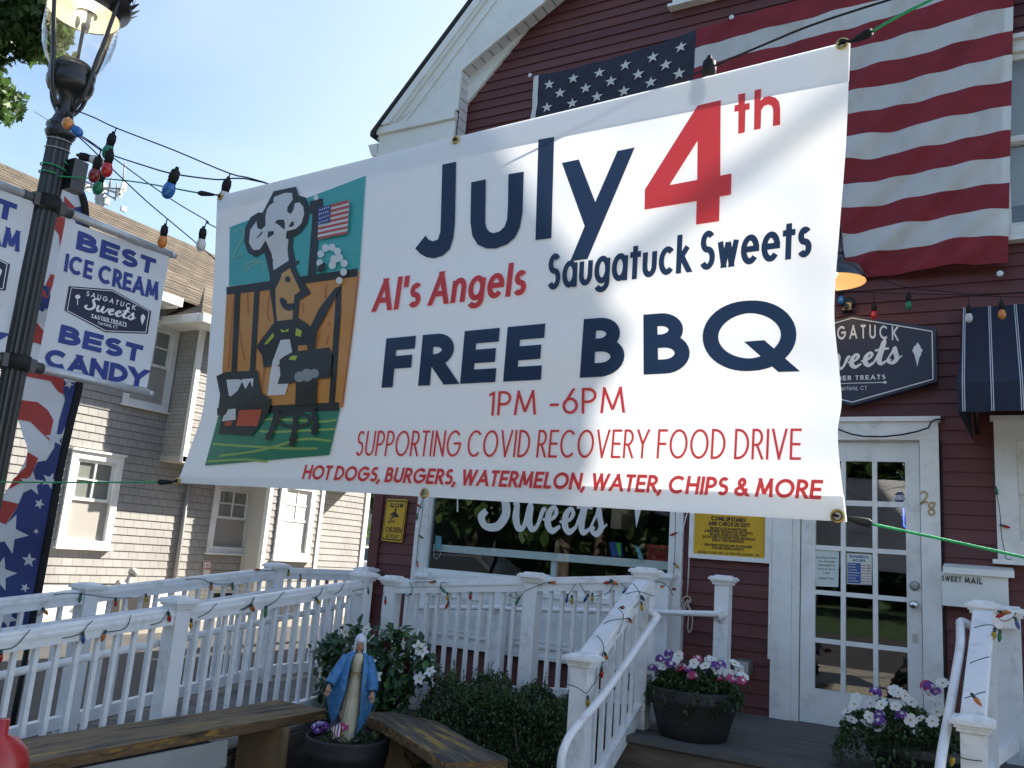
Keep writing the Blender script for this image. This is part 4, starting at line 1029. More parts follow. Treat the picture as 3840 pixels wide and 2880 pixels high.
# ================================================================ porch, stair, ramp
deck = mat('grey_deck_boards', (.10, .095, .09), .8, var=.3, vscale=5, bump=.35, bscale=25, stretch=(1, 6, 1), dirt=(.055, .05, .045), dscale=3, damt=.5)
deck2 = mat('ramp_boards', (.17, .16, .145), .8, var=.25, vscale=5, bump=.3, bscale=25, dirt=(.08, .075, .065), dscale=3, damt=.5)
oldw = mat('brown_fascia_board', (.13, .10, .075), .8, var=.4, vscale=4, bump=.4, bscale=20, stretch=(1, 1, 6))
pz = .55
por = thing('porch', 'dark wooden porch deck with a step in front of the shop door', 'porch', (-1.0, 5.8, 0))
m = MB(); y = 5.06; i = 0
while y < YF - .03:
    m.box((-2.08, y, pz - .035), (1.3, min(y + .132, YF - .02), pz + random.uniform(-.0015, .0015))); y += .138
m.build('deck', deck, por, bevel=.003)
m = MB(); m.box((-2.06, 5.09, .02), (1.28, 5.13, pz - .037)); m.box((-2.06, 5.14, 0.02), (-2.02, 6.5, pz - .037)); m.build('fascia', oldw, por)
m = MB()
for k in (1, 2): m.box((-1.93, 5.08 - .30*k, pz - .185*k - .035), (1.2, 5.08 - .30*(k-1) - .005, pz - .185*k)); 
m.build('step', deck, por, bevel=.004)
m = MB()
for k in (1, 2): m.box((-1.92, 5.05 - .30*k + .03, .02), (1.2, 5.05 - .30*k + .05, pz - .185*k - .036))
m.build('riser', oldw, por)
rmp = thing('access_ramp', 'weathered grey boarded ramp that turns along the shop front', 'ramp', (-4.7, 4.0, 0))
zr1 = lambda y: max(.01, (H - 1.18) - .103*(5.35 - y))
zr2 = lambda x: (H - 1.18) + (.19/1.95)*(x + 4.0)
m = MB(); y = 1.7
while y < 5.35:
    y2 = y + .134
    m.hexa([(-5.33, y, zr1(y) - .035), (-4.16, y, zr1(y) - .035), (-4.16, y2, zr1(y2) - .035), (-5.33, y2, zr1(y2) - .035)], [(-5.33, y, zr1(y)), (-4.16, y, zr1(y)), (-4.16, y2, zr1(y2)), (-5.33, y2, zr1(y2))]); y += .14
x = -5.33
while x < -2.1:
    x2 = x + .134; f = lambda q: min(zr2(max(q, -4.0)), pz)
    m.hexa([(x, 5.36, f(x) - .035), (x2, 5.36, f(x2) - .035), (x2, YF - .1, f(x2) - .035), (x, YF - .1, f(x) - .035)], [(x, 5.36, f(x)), (x2, 5.36, f(x2)), (x2, YF - .1, f(x2)), (x, YF - .1, f(x))]); x += .14
m.build('deck', deck2, rmp)
m = MB()
m.hexa([(-4.15, 1.8, 0), (-4.12, 1.8, 0), (-4.12, 5.34, 0), (-4.15, 5.34, 0)], [(-4.15, 1.8, zr1(1.8) - .03), (-4.12, 1.8, zr1(1.8) - .03), (-4.12, 5.34, zr1(5.34) - .03), (-4.15, 5.34, zr1(5.34) - .03)])
m.hexa([(-4.1, 5.37, 0), (-2.1, 5.37, 0), (-2.1, 5.40, 0), (-4.1, 5.40, 0)], [(-4.1, 5.37, zr2(-4) - .04), (-2.1, 5.37, zr2(-2.1) - .04), (-2.1, 5.40, zr2(-2.1) - .04), (-4.1, 5.40, zr2(-4) - .04)])
m.build('skirt_board', oldw, rmp)

# shared rail meshes
def post_mesh(h, s=.10):
    m = MB(); m.box((-s/2, -s/2, 0), (s/2, s/2, h)); o = m.build('post', VINYL, bevel=.004); return o
m = MB()
for a, z0, z1 in ((.064, -.045, -.028), (.074, -.028, -.014), (.088, -.014, .004), (.078, .004, .012)): m.box((-a, -a, z0), (a, a, z1))
m.hexa([(-.06, -.06, .012), (.06, -.06, .012), (.06, .06, .012), (-.06, .06, .012)], [(-.045, -.045, .022), (.045, -.045, .022), (.045, .045, .022), (-.045, .045, .022)])
CAP = m.build('post_cap', VINYL, bevel=.002); CAP_ME = CAP.data; bpy.data.objects.remove(CAP)
PM = {}
def post(par, x, y, z0, z1, s=.10):
    k = round(z1 - z0, 2)
    if k not in PM: o = post_mesh(k, s); PM[k] = o.data; bpy.data.objects.remove(o)
    o = bpy.data.objects.new('post', PM[k]); COL.objects.link(o); o.location = (x, y, z0); adopt(o, par); LOC[o.name] = Vector((x, y, z0))
    c = bpy.data.objects.new('post_cap', CAP_ME); COL.objects.link(c); c.location = (x, y, z1 - .02); adopt(c, o)
    return o
BM = {}
def baluster(par, x, y, z0, h, s=.025):
    k = (round(h, 3), s)
    if k not in BM:
        m = MB(); m.box((-s/2, -s/2, 0), (s/2, s/2, k[0])); o = m.build('baluster', VINYL, bevel=.003); BM[k] = o.data; bpy.data.objects.remove(o)
    o = bpy.data.objects.new('baluster', BM[k]); COL.objects.link(o); o.location = (x, y, z0); adopt(o, par)
def rails(par, a, b, zt, zb, n, top=(.07, .085), nolast=False):
    """a,b = (x,y); zt/zb = rail centre heights at both ends"""
    m = MB(); m.beam((*a, zt[0]), (*b, zt[1]), top[0], top[1]); m.beam((*a, zt[0] + top[1]/2 + .004), (*b, zt[1] + top[1]/2 + .004), top[0] * .72, .008)
    m.beam((*a, zt[0] + .012), (*b, zt[1] + .012), top[0] + .014, .016); m.build('top_rail', VINYL, par)
    m = MB(); m.beam((*a, zb[0]), (*b, zb[1]), .055, .075); m.build('bottom_rail', VINYL, par)
    for i in range(n):
        t = (i + 1)/(n + 1); x = a[0] + (b[0]-a[0])*t; y = a[1] + (b[1]-a[1])*t
        z1 = zt[0] + (zt[1]-zt[0])*t - top[1]/2 + .01; z0 = zb[0] + (zb[1]-zb[0])*t + .03
        baluster(par, x, y, z0, round(z1 - z0, 2))
# near ramp rail (x = -4.2)
n1 = thing('ramp_railing', 'white baluster railing along the near side of the ramp behind the long bench', 'railing', (-4.2, 3.5, 0))
cz = lambda y: H - .215 - .105*(5.3 - y)               # cap tops
tz = lambda y: cz(y) - .108; bz = lambda y: cz(y) - .86
ys_ = [1.80, 3.58, 5.27]
for y in ys_: post(n1, -4.2, y, zr1(y) - .03, round(cz(y), 3))
for a, b, n in ((1.85, 3.53, 14), (3.63, 5.22, 14)): rails(n1, (-4.2, a), (-4.2, b), (tz(a), tz(b)), (bz(a), bz(b)), n)
m = MB(); m.tube([(-4.30, 1.75, tz(1.75) - .19), (-4.30, 5.2, tz(5.2) - .14)], .021, 10); m.build('handrail', VINYL, n1)
# far ramp rail (x = -5.25)
n2 = thing('ramp_railing', 'white baluster railing on the far driveway side of the ramp', 'railing', (-5.25, 4, 0))
c2 = lambda y: H - .225 - .105*(5.42 - y) if y < 5.42 else H - .225
for y in (2.1, 3.72, 5.42, 6.50): post(n2, -5.25 if y < 6 else -5.16, y, (zr1(y) if y < 5.4 else H - 1.18) - .03, round(c2(y), 3))
for a, b, n in ((2.15, 3.67, 11), (3.77, 5.37, 12), (5.47, 6.45, 8)):
    d = .085; xe = -5.25 if b < 6 else -5.17; rails(n2, (-5.25, a), (xe, b), (c2(a) - d, c2(b) - d), (c2(a) - .86, c2(b) - .86), n)
m = MB(); m.tube([onX(r4(0, 573), -5.16), onX(r4(1330, 385), -5.16), onX(rr7(300, 920), -5.16), onX(rr7(430, 905), -5.16), onX(rr7(440, 925), -5.16)], .021, 10); m.build('handrail', VINYL, n2)
# rail of the upper run along the shop front
n3 = thing('ramp_railing', 'white baluster railing in front of the shop window', 'railing', (-3, 5.35, 0))
c3 = lambda x: H - .235 + (.195/1.95)*(x + 4.0)
for x in (-3.98, -2.79): post(n3, x, 5.35, zr2(x) - .06, round(c3(x), 3))
for a, b, n in ((-3.93, -2.84, 11), (-2.74, -2.03, 7)): rails(n3, (a, 5.35), (b, 5.35), (c3(a) - .085, c3(b) - .085), (c3(a) - .79, c3(b) - .79), n)
# wall side handrail of the upper run
n4 = thing('handrail', 'white pipe handrail on square posts close to the shop front', 'handrail', (-3, 6.4, 0))
for x, y, z in ((-4.42, 6.40, H - .225), (-3.64, 6.40, H - .21), (-2.21, 6.38, H - .055), (-1.71, 6.20, H - .035)): post(n4, x, y, (zr2(x) if x < -2.1 else pz) - .0, round(z, 3))
m = MB(); m.tube([(-4.40, 6.30, H - .52), (-3.64, 6.30, H - .445)] + [onY(r6(100, 1075), 6.3), onY(r6(860, 1085), 6.28), onY(r6(1390, 1100), 6.22), onY(r6(1770, 1112), 6.11), (-1.71, 6.13, H - .35)], .021, 10)
m.build('rail_pipe', VINYL, n4)
m = MB(); m.lathe([(.045, 0), (.045, .008), (.02, .012)], seg=16)
for v in m.bm.verts: v.co = Vector((v.co.x - 1.71, 6.149 - v.co.z, v.co.y + onY(r6(1785, 1112), 6.11).z))
m.build('flange', VINYL, n4)
# stair rail left
n5 = thing('stair_railing', 'white stair railing with a sloping round handrail left of the porch steps', 'railing', (-1.98, 5, 0))
post(n5, -1.98, 5.35, pz - .0, H - .02); post(n5, -1.98, 4.44, 0.0, round(H - .50, 2))
m = MB(); a, b = V(-1.98, 5.30, H - .135), V(-1.98, 4.49, H - .545); m.beam(a, b, .09, .10); m.beam(a + V(0, 0, .012), b + V(0, 0, .012), .104, .016); m.build('top_rail', VINYL, n5)
m = MB(); m.beam((-1.98, 5.30, H - .90), (-1.98, 4.40, H - 1.345), .055, .10); m.build('bottom_rail', VINYL, n5)
for i in range(6): y = 5.19 - i*.112; t = (5.30 - y)/.81; baluster(n5, -1.98, y, H - .87 - .40*t, round(.70, 2))
hp_ = [onX(r6(1190, 1110), -1.93), onX(r6(1215, 1112), -1.88), onX(r6(1245, 1140), -1.86), onX(r7(1225, 290), -1.86), onX(r7(840, 850), -1.86), onX(r7(560, 1190), -1.86), onX(r7(490, 1310), -1.86), onX(r7(455, 1430), -1.86)]
hp_ += [hp_[-1] + V(0, .0, -.12), V(-1.90, hp_[-1].y + .06, hp_[-1].z - .16), V(-1.94, 4.42, hp_[-1].z - .14)]
m = MB(); m.tube(smooth_path([tuple(p) for p in hp_], 5), .021, 12); m.build('handrail', VINYL, n5)
m = MB(); m.lathe([(.048, 0), (.048, .010), (.02, .014)], seg=16)
for v in m.bm.verts: v.co = Vector((-1.929 + v.co.z, v.co.x + hp_[0].y, v.co.y + hp_[0].z))
m.build('flange', VINYL, n5)
# stair rail right with porch end rail
n6 = thing('stair_railing', 'white stair railing and porch end railing at the right edge of the picture', 'railing', (-.05, 5, 0))
post(n6, -.075, 5.35, pz, round(H - .055, 3)); post(n6, -.115, 4.43, 0.0, round(H - .535, 3)); post(n6, .06, 6.30, pz, round(H - .085, 3))
m = MB(); a, b = V(-.075, 5.30, H - .135), V(-.115, 4.48, H - .56); m.beam(a, b, .09, .10); m.beam(a + V(0, 0, .012), b + V(0, 0, .012), .104, .016); m.build('top_rail', VINYL, n6)
m = MB(); m.beam((-.075, 5.30, H - .90), (-.115, 4.40, H - 1.345), .055, .10); m.build('bottom_rail', VINYL, n6)
for i in range(6): y = 5.19 - i*.112; t = (5.30 - y)/.81; baluster(n6, -.075 - .04*t, y, H - .87 - .40*t, .70)
rails(n6, (-.065, 5.41), (.05, 6.24), (H - .15, H - .17), (H - .86, H - .88), 8)
m = MB(); hp_ = [onX(r5(1480, 975), -.14), onX(r5(1400, 940), -.2), onX(r5(1430, 820), -.2)]
z0_ = onY(r5(1430, 825), 4.95); z1_ = onY(r5(1290, 1659), 4.25)
m.tube(smooth_path([(-.12, 5.28, z0_.z + .10), (z0_.x, 5.25, z0_.z + .13), (z0_.x, 5.12, z0_.z + .085), tuple(z0_), ((z0_.x + z1_.x)/2, 4.6, (z0_.z + z1_.z)/2), tuple(z1_), (z1_.x, 4.15, z1_.z - .12)], 5), .021, 12); m.build('handrail', VINYL, n6)

# ================================================================ benches
plank = worn_mat('weathered_plank', (.26, .185, .11), (.05, .045, .045), (.38, .24, .08), (7, .7, 7), 2.2, td=.54, tl=.62)
plank2 = worn_mat('weathered_plank_grey', (.17, .14, .10), (.045, .043, .045), (.38, .24, .07), (.8, 7, 7), 2.0, td=.50, tl=.57, rot=.53)
endw = worn_mat('sawn_wood', (.20, .12, .06), (.05, .035, .025), (.36, .20, .05), (4, 1.2, 6), 4.0, td=.56, tl=.56)
postw = mat('tan_post_wood', (.27, .17, .085), .8, var=.25, vscale=4, bump=.25, bscale=25, stretch=(4, 4, .7))
def planktop(c, dr, ln, wd, th, z, mats, par):
    dr = Vector(dr).normalized(); nr = V(-dr.y, dr.x, 0); rnd = random.Random(c[0])
    n = 26; m = MB(); L_, R_ = [], []
    for i in range(n + 1):
        t = i/n; p = Vector(c) + dr*ln*t; p.z = z + .006*math.sin(t*5)
        l = p + nr*(wd/2 + .012*math.sin(t*7) + rnd.uniform(-.006, .006)); r = p - nr*(wd/2 + .014*math.sin(t*5 + 2) + rnd.uniform(-.006, .006))
        L_.append(l); R_.append(r)
    d = V(0, 0, -th)
    for i in range(n):
        for q, mi in (([R_[i], R_[i+1], L_[i+1], L_[i]], 0), ([L_[i] + d, L_[i+1] + d, R_[i+1] + d, R_[i] + d], 0), ([R_[i] + d, R_[i+1] + d, R_[i+1], R_[i]], 1), ([L_[i], L_[i+1], L_[i+1] + d, L_[i] + d], 1)): m.face(q, mi)
    m.face([L_[0], L_[0] + d, R_[0] + d, R_[0]], 1); m.face([R_[-1], R_[-1] + d, L_[-1] + d, L_[-1]], 1)
    return m.build('seat', mats, par, weld=True, bevel=.004)
zB = H - 1.05
b1 = thing('plank_bench', 'long weathered plank bench running in front of the ramp railing', 'bench', (-3.9, 3.2, 0))
planktop((-3.86, 1.9, zB), (-.035, 1, 0), 2.56, .40, .06, zB, [plank, endw], b1)
for y in (4.05, 2.25):
    m = MB(); m.box((-4.06, y, .03), (-3.70, y + .05, zB - .065)); m.build('leg', postw, b1, bevel=.004)
wbx = thing('planter_box', 'pale grey clapboard box under the long bench', 'box', (-3.9, 2.9, 0))
m = MB()
for k in range(3): m.hexa([(-3.72 + .01, 2.38, .03 + .135*k), (-3.70 + .012, 2.38, .03 + .135*k), (-3.69, 3.62, .03 + .135*k), (-3.72, 3.62, .03 + .135*k)], [(-3.72, 2.38, .163 + .135*k), (-3.708, 2.38, .163 + .135*k), (-3.702, 3.62, .163 + .135*k), (-3.72, 3.62, .163 + .135*k)])
m.box((-4.1, 2.4, .03), (-3.721, 3.6, .41)); m.build('box_body', mat('grey_white_boards', (.30, .30, .28), .6, var=.1, dirt=(.25, .24, .2), damt=.5), wbx)
b2 = thing('plank_bench', 'short weathered plank bench angled in front of the boxwood', 'bench', (-2.9, 4.4, 0))
A_, B_, C_, D_ = [onZ(r8(*q), zB) for q in ((820, 960), (1165, 893), (1950, 1290), (1540, 1350))]
c0 = (A_ + B_)/2; c1 = (C_ + D_)/2; dr = (c1 - c0)
planktop(c0, dr, dr.length, .36, .06, zB, [plank2, endw], b2)
dn = dr.normalized(); nn = V(-dn.y, dn.x, 0)
for t in (.16, .86):
    p = c0 + dr*t; m = MB(); m.hexa([p - nn*.16 - dn*.025 + V(0, 0, .03 - zB), p + nn*.16 - dn*.025 + V(0, 0, .03 - zB), p + nn*.16 + dn*.025 + V(0, 0, .03 - zB), p - nn*.16 + dn*.025 + V(0, 0, .03 - zB)],
      [p - nn*.16 - dn*.025 + V(0, 0, -.063), p + nn*.16 - dn*.025 + V(0, 0, -.063), p + nn*.16 + dn*.025 + V(0, 0, -.063), p - nn*.16 + dn*.025 + V(0, 0, -.063)])
    m.build('leg', postw, b2, bevel=.004)

# ================================================================ plants
def leafmat(name, col, trans=.25, rough=.5): return mat(name, col, rough, var=.45, vscale=7, trans=trans)
LG = leafmat('boxwood_leaf', (.045, .085, .028), .2); LG2 = leafmat('boxwood_young_leaf', (.09, .15, .04), .3)
LD = leafmat('glossy_dark_leaf', (.025, .07, .022), .15, .35); LP = leafmat('petunia_leaf', (.05, .10, .03), .25)
BARK = mat('bark', (.09, .07, .055), .9, var=.4, vscale=8, bump=.6, bscale=25)
SOIL = mat('potting_soil', (.03, .022, .016), .95, var=.5, vscale=40, bump=.8, bscale=60)
def leaf(m, p, d, up, ln, wd, mi=0, fold=.25, droop=0.0):
    d = d.normalized(); s = d.cross(up); s = s.normalized() if s.length > 1e-4 else V(1, 0, 0); n = s.cross(d)
    b = p; t = p + d*ln - n*droop*ln; c = p + d*ln*.5 - n*droop*ln*.25
    l = c + s*wd/2 + n*fold*wd; r = c - s*wd/2 + n*fold*wd
    l2 = p + d*ln*.8 + s*wd*.30 - n*droop*ln*.6; r2 = p + d*ln*.8 - s*wd*.30 - n*droop*ln*.6
    bm = m.bm; vb, vt, vc, vl, vr, vl2, vr2 = [bm.verts.new(q) for q in (b, t, c, l, r, l2, r2)]
    for f in ((vb, vc, vl), (vb, vr, vc), (vc, vl2, vl), (vc, vt, vl2), (vc, vr, vr2), (vc, vr2, vt)):
        g_ = bm.faces.new(f); g_.material_index = mi; g_.smooth = True
def rdir(rnd, up=.2):
    while True:
        v = V(rnd.uniform(-1, 1), rnd.uniform(-1, 1), rnd.uniform(-1, 1))
        if .05 < v.length < 1: v.normalize(); v.z += up; return v.normalized()
def bush(name, label, x0, x1, y0, y1, z0, z1, n, seed):
    t = thing(name, label, 'shrub', ((x0+x1)/2, (y0+y1)/2, z0)); rnd = random.Random(seed); m = MB(); tw = MB()
    cx_, cy_ = (x0+x1)/2, (y0+y1)/2; bl_ = [(rnd.uniform(x0+.1, x1-.1), rnd.uniform(y0+.1, y1-.05), rnd.uniform(.65, 1)) for _ in range(16)]
    hgt = lambda x, y: z0 + (z1-z0)*(.62 + .38*max(math.exp(-((x-a)**2 + (y-b)**2)/.035)*h for a, b, h in bl_))
    for _ in range(n):
        x, y = rnd.uniform(x0, x1), rnd.uniform(y0, y1); ht = hgt(x, y)
        e = min((x-x0)/.15, (x1-x)/.15, (y-y0)/.12, 1); ht = z0 + (ht-z0)*(.5 + .5*max(e, 0)**.5)
        z = ht - abs(rnd.gauss(0, .06)) if rnd.random() < .62 else rnd.uniform(z0, ht)
        d = rdir(rnd, .5); p = V(x, y, z)
        for k in range(3): leaf(m, p + d*.012*k, rdir(rnd, .3), V(0, 0, 1), rnd.uniform(.018, .028), rnd.uniform(.010, .015), 1 if (z > ht - .03 and rnd.random() < .45) else 0)
    for _ in range(90):                              # upright sprigs
        x, y = rnd.uniform(x0 + .05, x1 - .05), rnd.uniform(y0 + .05, y1 - .03); z = hgt(x, y) - .03; h = rnd.uniform(.05, .14); lean = V(rnd.uniform(-.25, .25), rnd.uniform(-.25, .25), 1)
        tw.tube([V(x, y, z), V(x, y, z) + lean*h], .0015, 4)
        for k in range(int(h/.014)): p = V(x, y, z) + lean*(.014*k); a = rdir(rnd, .6); leaf(m, p, a, V(0, 0, 1), .02, .012, 1 if rnd.random() < .5 else 0); leaf(m, p, V(-a.x, -a.y, a.z), V(0, 0, 1), .02, .012, 0)
    for _ in range(50):
        a = V(rnd.uniform(x0+.15, x1-.15), rnd.uniform(y0+.1, y1-.1), z0); tw.tube([a, a + V(rnd.uniform(-.1, .1), rnd.uniform(-.1, .1), (z1-z0)*.7)], .004, 4)
    m.build('foliage', [LG, LG2], t); tw.build('stem', BARK, t)
bush('boxwood', 'dense dark green boxwood between the short bench and the shop front railing', -3.30, -2.10, 4.62, 5.26, .05, H - .90 + .14, 9500, 5)

def petal_flower(m, c, nrm, r, petals, wd, mi, cmi, cup=.25, pt=0):
    nrm = nrm.normalized(); a = nrm.cross(V(.3, .2, 1)).normalized(); b = nrm.cross(a); bm = m.bm
    for k in range(petals):
        t0 = 2*math.pi*k/petals; d = a*math.cos(t0) + b*math.sin(t0); s = -a*math.sin(t0) + b*math.cos(t0)
        pts = [c, c + d*r*.55 + s*r*wd*.75 + nrm*r*cup, c + d*r*.95 + s*r*wd*(.62 - pt*.4) + nrm*r*cup*.8, c + d*r*(1.02 + pt*.25) + nrm*r*cup*.6, c + d*r*.95 - s*r*wd*(.62 - pt*.4) + nrm*r*cup*.8, c + d*r*.55 - s*r*wd*.75 + nrm*r*cup]
        f = bm.faces.new([bm.verts.new(p) for p in pts]); f.material_index = mi; f.smooth = True
    m.ball(c + nrm*r*.12, r*.16, 6, 4, cmi)
PW = mat('white_petal', (.78, .78, .74), .6, trans=.2); PC = mat('flower_heart', (.35, .30, .05), .7); PV = mat('violet_petal', (.14, .03, .30), .6, trans=.15); PP = mat('magenta_petal', (.48, .035, .16), .6, trans=.15); PD = mat('deep_violet', (.07, .015, .16), .7)
def petunia_mesh():
    m = MB(); petal_flower(m, V(0, 0, 0), V(0, -.7, .6), .033, 5, .62, 0, 1, .22); o = m.build('blossom', [PW, PC]); me = o.data; bpy.data.objects.remove(o); return me
def verbena_mesh(c1, c2):
    m = MB(); rnd = random.Random(2)
    for k in range(26):
        z = 1 - 1.1*(k + .5)/26; t = k*2.4; rr = math.sqrt(max(0, 1 - z*z)); d = V(rr*math.cos(t), rr*math.sin(t), z)
        petal_flower(m, d*.028, d, .010, 5, .6, 1 if k % 7 == 3 else 0, 1, .1)
    o = m.build('blossom', [c1, PW]); me = o.data; bpy.data.objects.remove(o); return me
ME_P, ME_V, ME_M = petunia_mesh(), verbena_mesh(PV, PW), verbena_mesh(PP, PW)
def flowerhead(par, me, p, rnd, s=1):
    o = bpy.data.objects.new('blossom', me); COL.objects.link(o); o.location = p
    o.rotation_euler = (rnd.uniform(-.5, .4), rnd.uniform(-.4, .4), rnd.uniform(-.8, .8)); o.scale = (s, s, s); adopt(o, par)
barrel = mat('black_barrel', (.018, .017, .017), .6, var=.3, vscale=4, bump=.25, bscale=30, dirt=(.035, .03, .026), dscale=3, damt=.5)
def tub(label, x, y, z0, z1, rt_, rb, kind='planter'):
    t = thing('barrel_planter', label, 'planter', (x, y, z0)); h = z1 - z0
    m = MB(); m.lathe([(rb*.96, 0), (rb, .01), (rb + (rt_-rb)*.35, h*.30), (rt_*.985, h*.72), (rt_*1.0, h*.74), (rt_*1.015, h*.80), (rt_*1.0, h*.83), (rt_*1.01, h*.97), (rt_*1.005, h), (rt_*.94, h), (rt_*.93, h*.93), (rt_*.9, h*.86)], (x, y, z0), 40, cap=False); m.build('barrel', barrel, t)
    m = MB(); m.lathe([(rt_*.935, h*.90), (rt_*.5, h*.94), (.001, h*.95)], (x, y, z0), 24, cap=False); m.build('soil', SOIL, t)
    return t
def flower_plant(label, x, y, z, r, rx_, flowers, seed, hgt=.13, nl=2600, drop=.05):
    rnd = random.Random(seed); t = thing('flowering_plant', label, 'flowers', (x, y, z)); m = MB(); st = MB()
    for _ in range(nl):
        a = rnd.uniform(0, 6.283); q = math.sqrt(rnd.random()); px, py = x + rx_*q*math.cos(a)*r, y + q*math.sin(a)*r
        top = z + hgt*(1 - q**3*.9) + .02*math.sin(px*40) - drop*max(0, q - .8)*5
        leaf(m, V(px, py, top - abs(rnd.gauss(0, .045))), rdir(rnd, .25), V(0, 0, 1), rnd.uniform(.022, .042), rnd.uniform(.012, .02), 0, .2, .2)
    for _ in range(40):
        a = rnd.uniform(0, 6.283); q = rnd.uniform(0, .6); b = V(x + r*q*math.cos(a), y + r*q*math.sin(a), z - .02); st.tube([b, b + V(rnd.uniform(-.06, .06), rnd.uniform(-.06, .06), hgt)], .002, 4)
    m.build('foliage', LP, t); st.build('stem', LP, t)
    for me, p in flowers: flowerhead(t, me, p, rnd, rnd.uniform(.9, 1.15))
    return t
# left barrel on the porch
lx, ly = -1.645, 5.37
zrim = H - .715
tub('black half barrel planter standing on the porch beside the stair railing', lx, ly, pz, zrim, .265, .205)
yp = 5.25; P_ = lambda a, b, y=yp: onY(r7(a, b), y)
wh = [(1240,618),(1300,670),(1425,575),(1555,640),(1680,620),(1740,700),(1840,725),(1930,700),(1650,660),(1440,660),(1960,745),(1890,640),(1700,605),(1185,700),(1420,600)]
vi = [(1345,560),(1390,605),(1210,690),(1360,640),(1500,695),(1780,650),(1650,735),(1910,780),(1720,665),(1270,600),(1330,640)]
mg = [(1430,700),(1665,780),(1770,780),(1855,770),(1540,745),(1580,615),(1460,680),(1950,790)]
flower_plant('white violet and pink flowers filling the barrel beside the stair railing', lx, ly, zrim - .03, .27, 1.1, [(ME_P, P_(*q, yp + random.uniform(-.12, .12))) for q in wh] + [(ME_V, P_(*q, yp + random.uniform(-.12, .1))) for q in vi] + [(ME_M, P_(*q, yp + random.uniform(-.12, .1))) for q in mg], 7, .15, 3600, .03)
# right barrel
rx_, ry_ = -.40, 5.33
zr2_ = H - .82
tub('black half barrel planter standing in front of the shop door', rx_, ry_, pz, zr2_, .265, .20)
yp = 5.15; P_ = lambda a, b, y=yp: onY(r5(a, b), y)
wh = [(690,1210),(800,1205),(880,1215),(980,1225),(1090,1195),(640,1260),(665,1320),(770,1350),(870,1375),(965,1385),(1080,1320),(1150,1315),(1240,1330),(1275,1265),(1205,1150),(1290,1070),(970,1115),(1000,1130),(700,1165),(1260,1215),(1040,1150),(790,1300),(1310,1060)]
vi = [(835,1130),(865,1290),(1020,1295),(1215,1090),(860,1310),(1260,1120),(870,1340)]
flower_plant('white and purple flowers spilling over the barrel in front of the shop door', rx_ - .09, ry_, zr2_ - .03, .32, 1.05, [(ME_P, P_(*q, yp + random.uniform(-.12, .10))) for q in wh] + [(ME_V, P_(*q, yp + random.uniform(-.12, .1))) for q in vi] + [(ME_M, P_(1200, 1085))], 8, .20, 3800, .06)

# tub with statue
tx, ty = -3.38, 4.25
zt0 = H - 1.125
tub('black tub holding the statue between the two benches', tx, ty, .04, zt0, .245, .20)
rnd = random.Random(3)
flower_plant('deep purple flowers and leaves around the feet of the statue', tx, ty, zt0 - .05, .21, 1.0, [(ME_V, onY(r8(*q), ty - .12)) for q in ((410, 1065), (440, 1045), (430, 1095), (470, 1060))] + [(ME_M, onY(r8(640, 1060), ty - .08))], 11, .06, 900)
# small flag in the tub
ff = thing('hand_flag', 'small stars and stripes flag stuck in the tub beside the statue', 'flag', tuple(onY(r8(590, 1150), ty - .17)))
yfl = ty - .19
fp = lambda u, v: (onY(r8(*homog([(537, 1155), (612, 1135), (606, 945), (565, 990)])(u, v)), yfl) + V(0, .012*math.sin(u*7 + v*3), 0))
m = MB(); m.grid(lambda u, v: onY(r8(*homog([(537, 1155), (620, 1130), (600, 935), (520, 1040)])(u, v)), yfl) + V(0, .014*math.sin(u*6 + v*4), 0), 13, 12, mif=lambda i, j: 2 if (i < 14 and j > 7) else (0 if i % 2 else 1)); m.build('flag_cloth', [mat('small_flag_white', (.6, .6, .6), .8), fr_, fb], ff)
m = MB(); m.tube([onY(r8(608, 920), yfl + .01), onY(r8(618, 1190), yfl + .03)], .003, 6); m.build('stick', postw, ff)
# mandevilla on a red trellis
tr = thing('trellis', 'dark red wooden trellis standing behind the statue', 'trellis', (-3.72, 4.95, .05))
redt = mat('trellis_red', (.17, .022, .026), .7, var=.2)
m = MB(); yt = 4.95
for px in (980, 1165):
    a, b = onY(r8(px, 1150), yt), onY(r8(px + 5, 310), yt); m.beam((a.x, yt, .05), (b.x, yt, b.z), .028, .028, up=(0, 1, 0))
for pz_ in (410, 750, 1000): a, b = onY(r8(960, pz_), yt), onY(r8(1180, pz_), yt); m.beam(V(a.x, yt - .022, b.z), V(b.x, yt - .022, b.z), .014, .04)
a, b = onY(r8(575, 330), yt + .03), onY(r8(700, 330), yt + .03); m.beam(V(onY(r8(480, 335), yt).x, yt + .02, a.z), V(b.x, yt + .02, a.z), .014, .03)
m.build('trellis_frame', redt, tr)
md = thing('climbing_plant', 'leafy climbing plant with white star flowers behind the statue', 'plant', (-3.75, 4.85, .05))
m = MB(); st = MB(); rnd = random.Random(21)
blobs = [(560, 420, 120, 110, 150), (480, 450, 80, 60, 46), (600, 600, 100, 180, 130), (850, 360, 130, 110, 130), (800, 520, 110, 200, 150), (1080, 290, 70, 60, 46), (960, 600, 90, 160, 80), (1250, 350, 60, 55, 36), (1100, 450, 60, 40, 24), (1300, 480, 70, 60, 36), (1230, 600, 130, 90, 60), (1090, 700, 100, 60, 50), (900, 800, 140, 90, 110), (720, 260, 90, 40, 30), (470, 950, 60, 90, 30), (560, 750, 90, 120, 80), (1050, 880, 120, 90, 70), (440, 620, 40, 70, 20)]
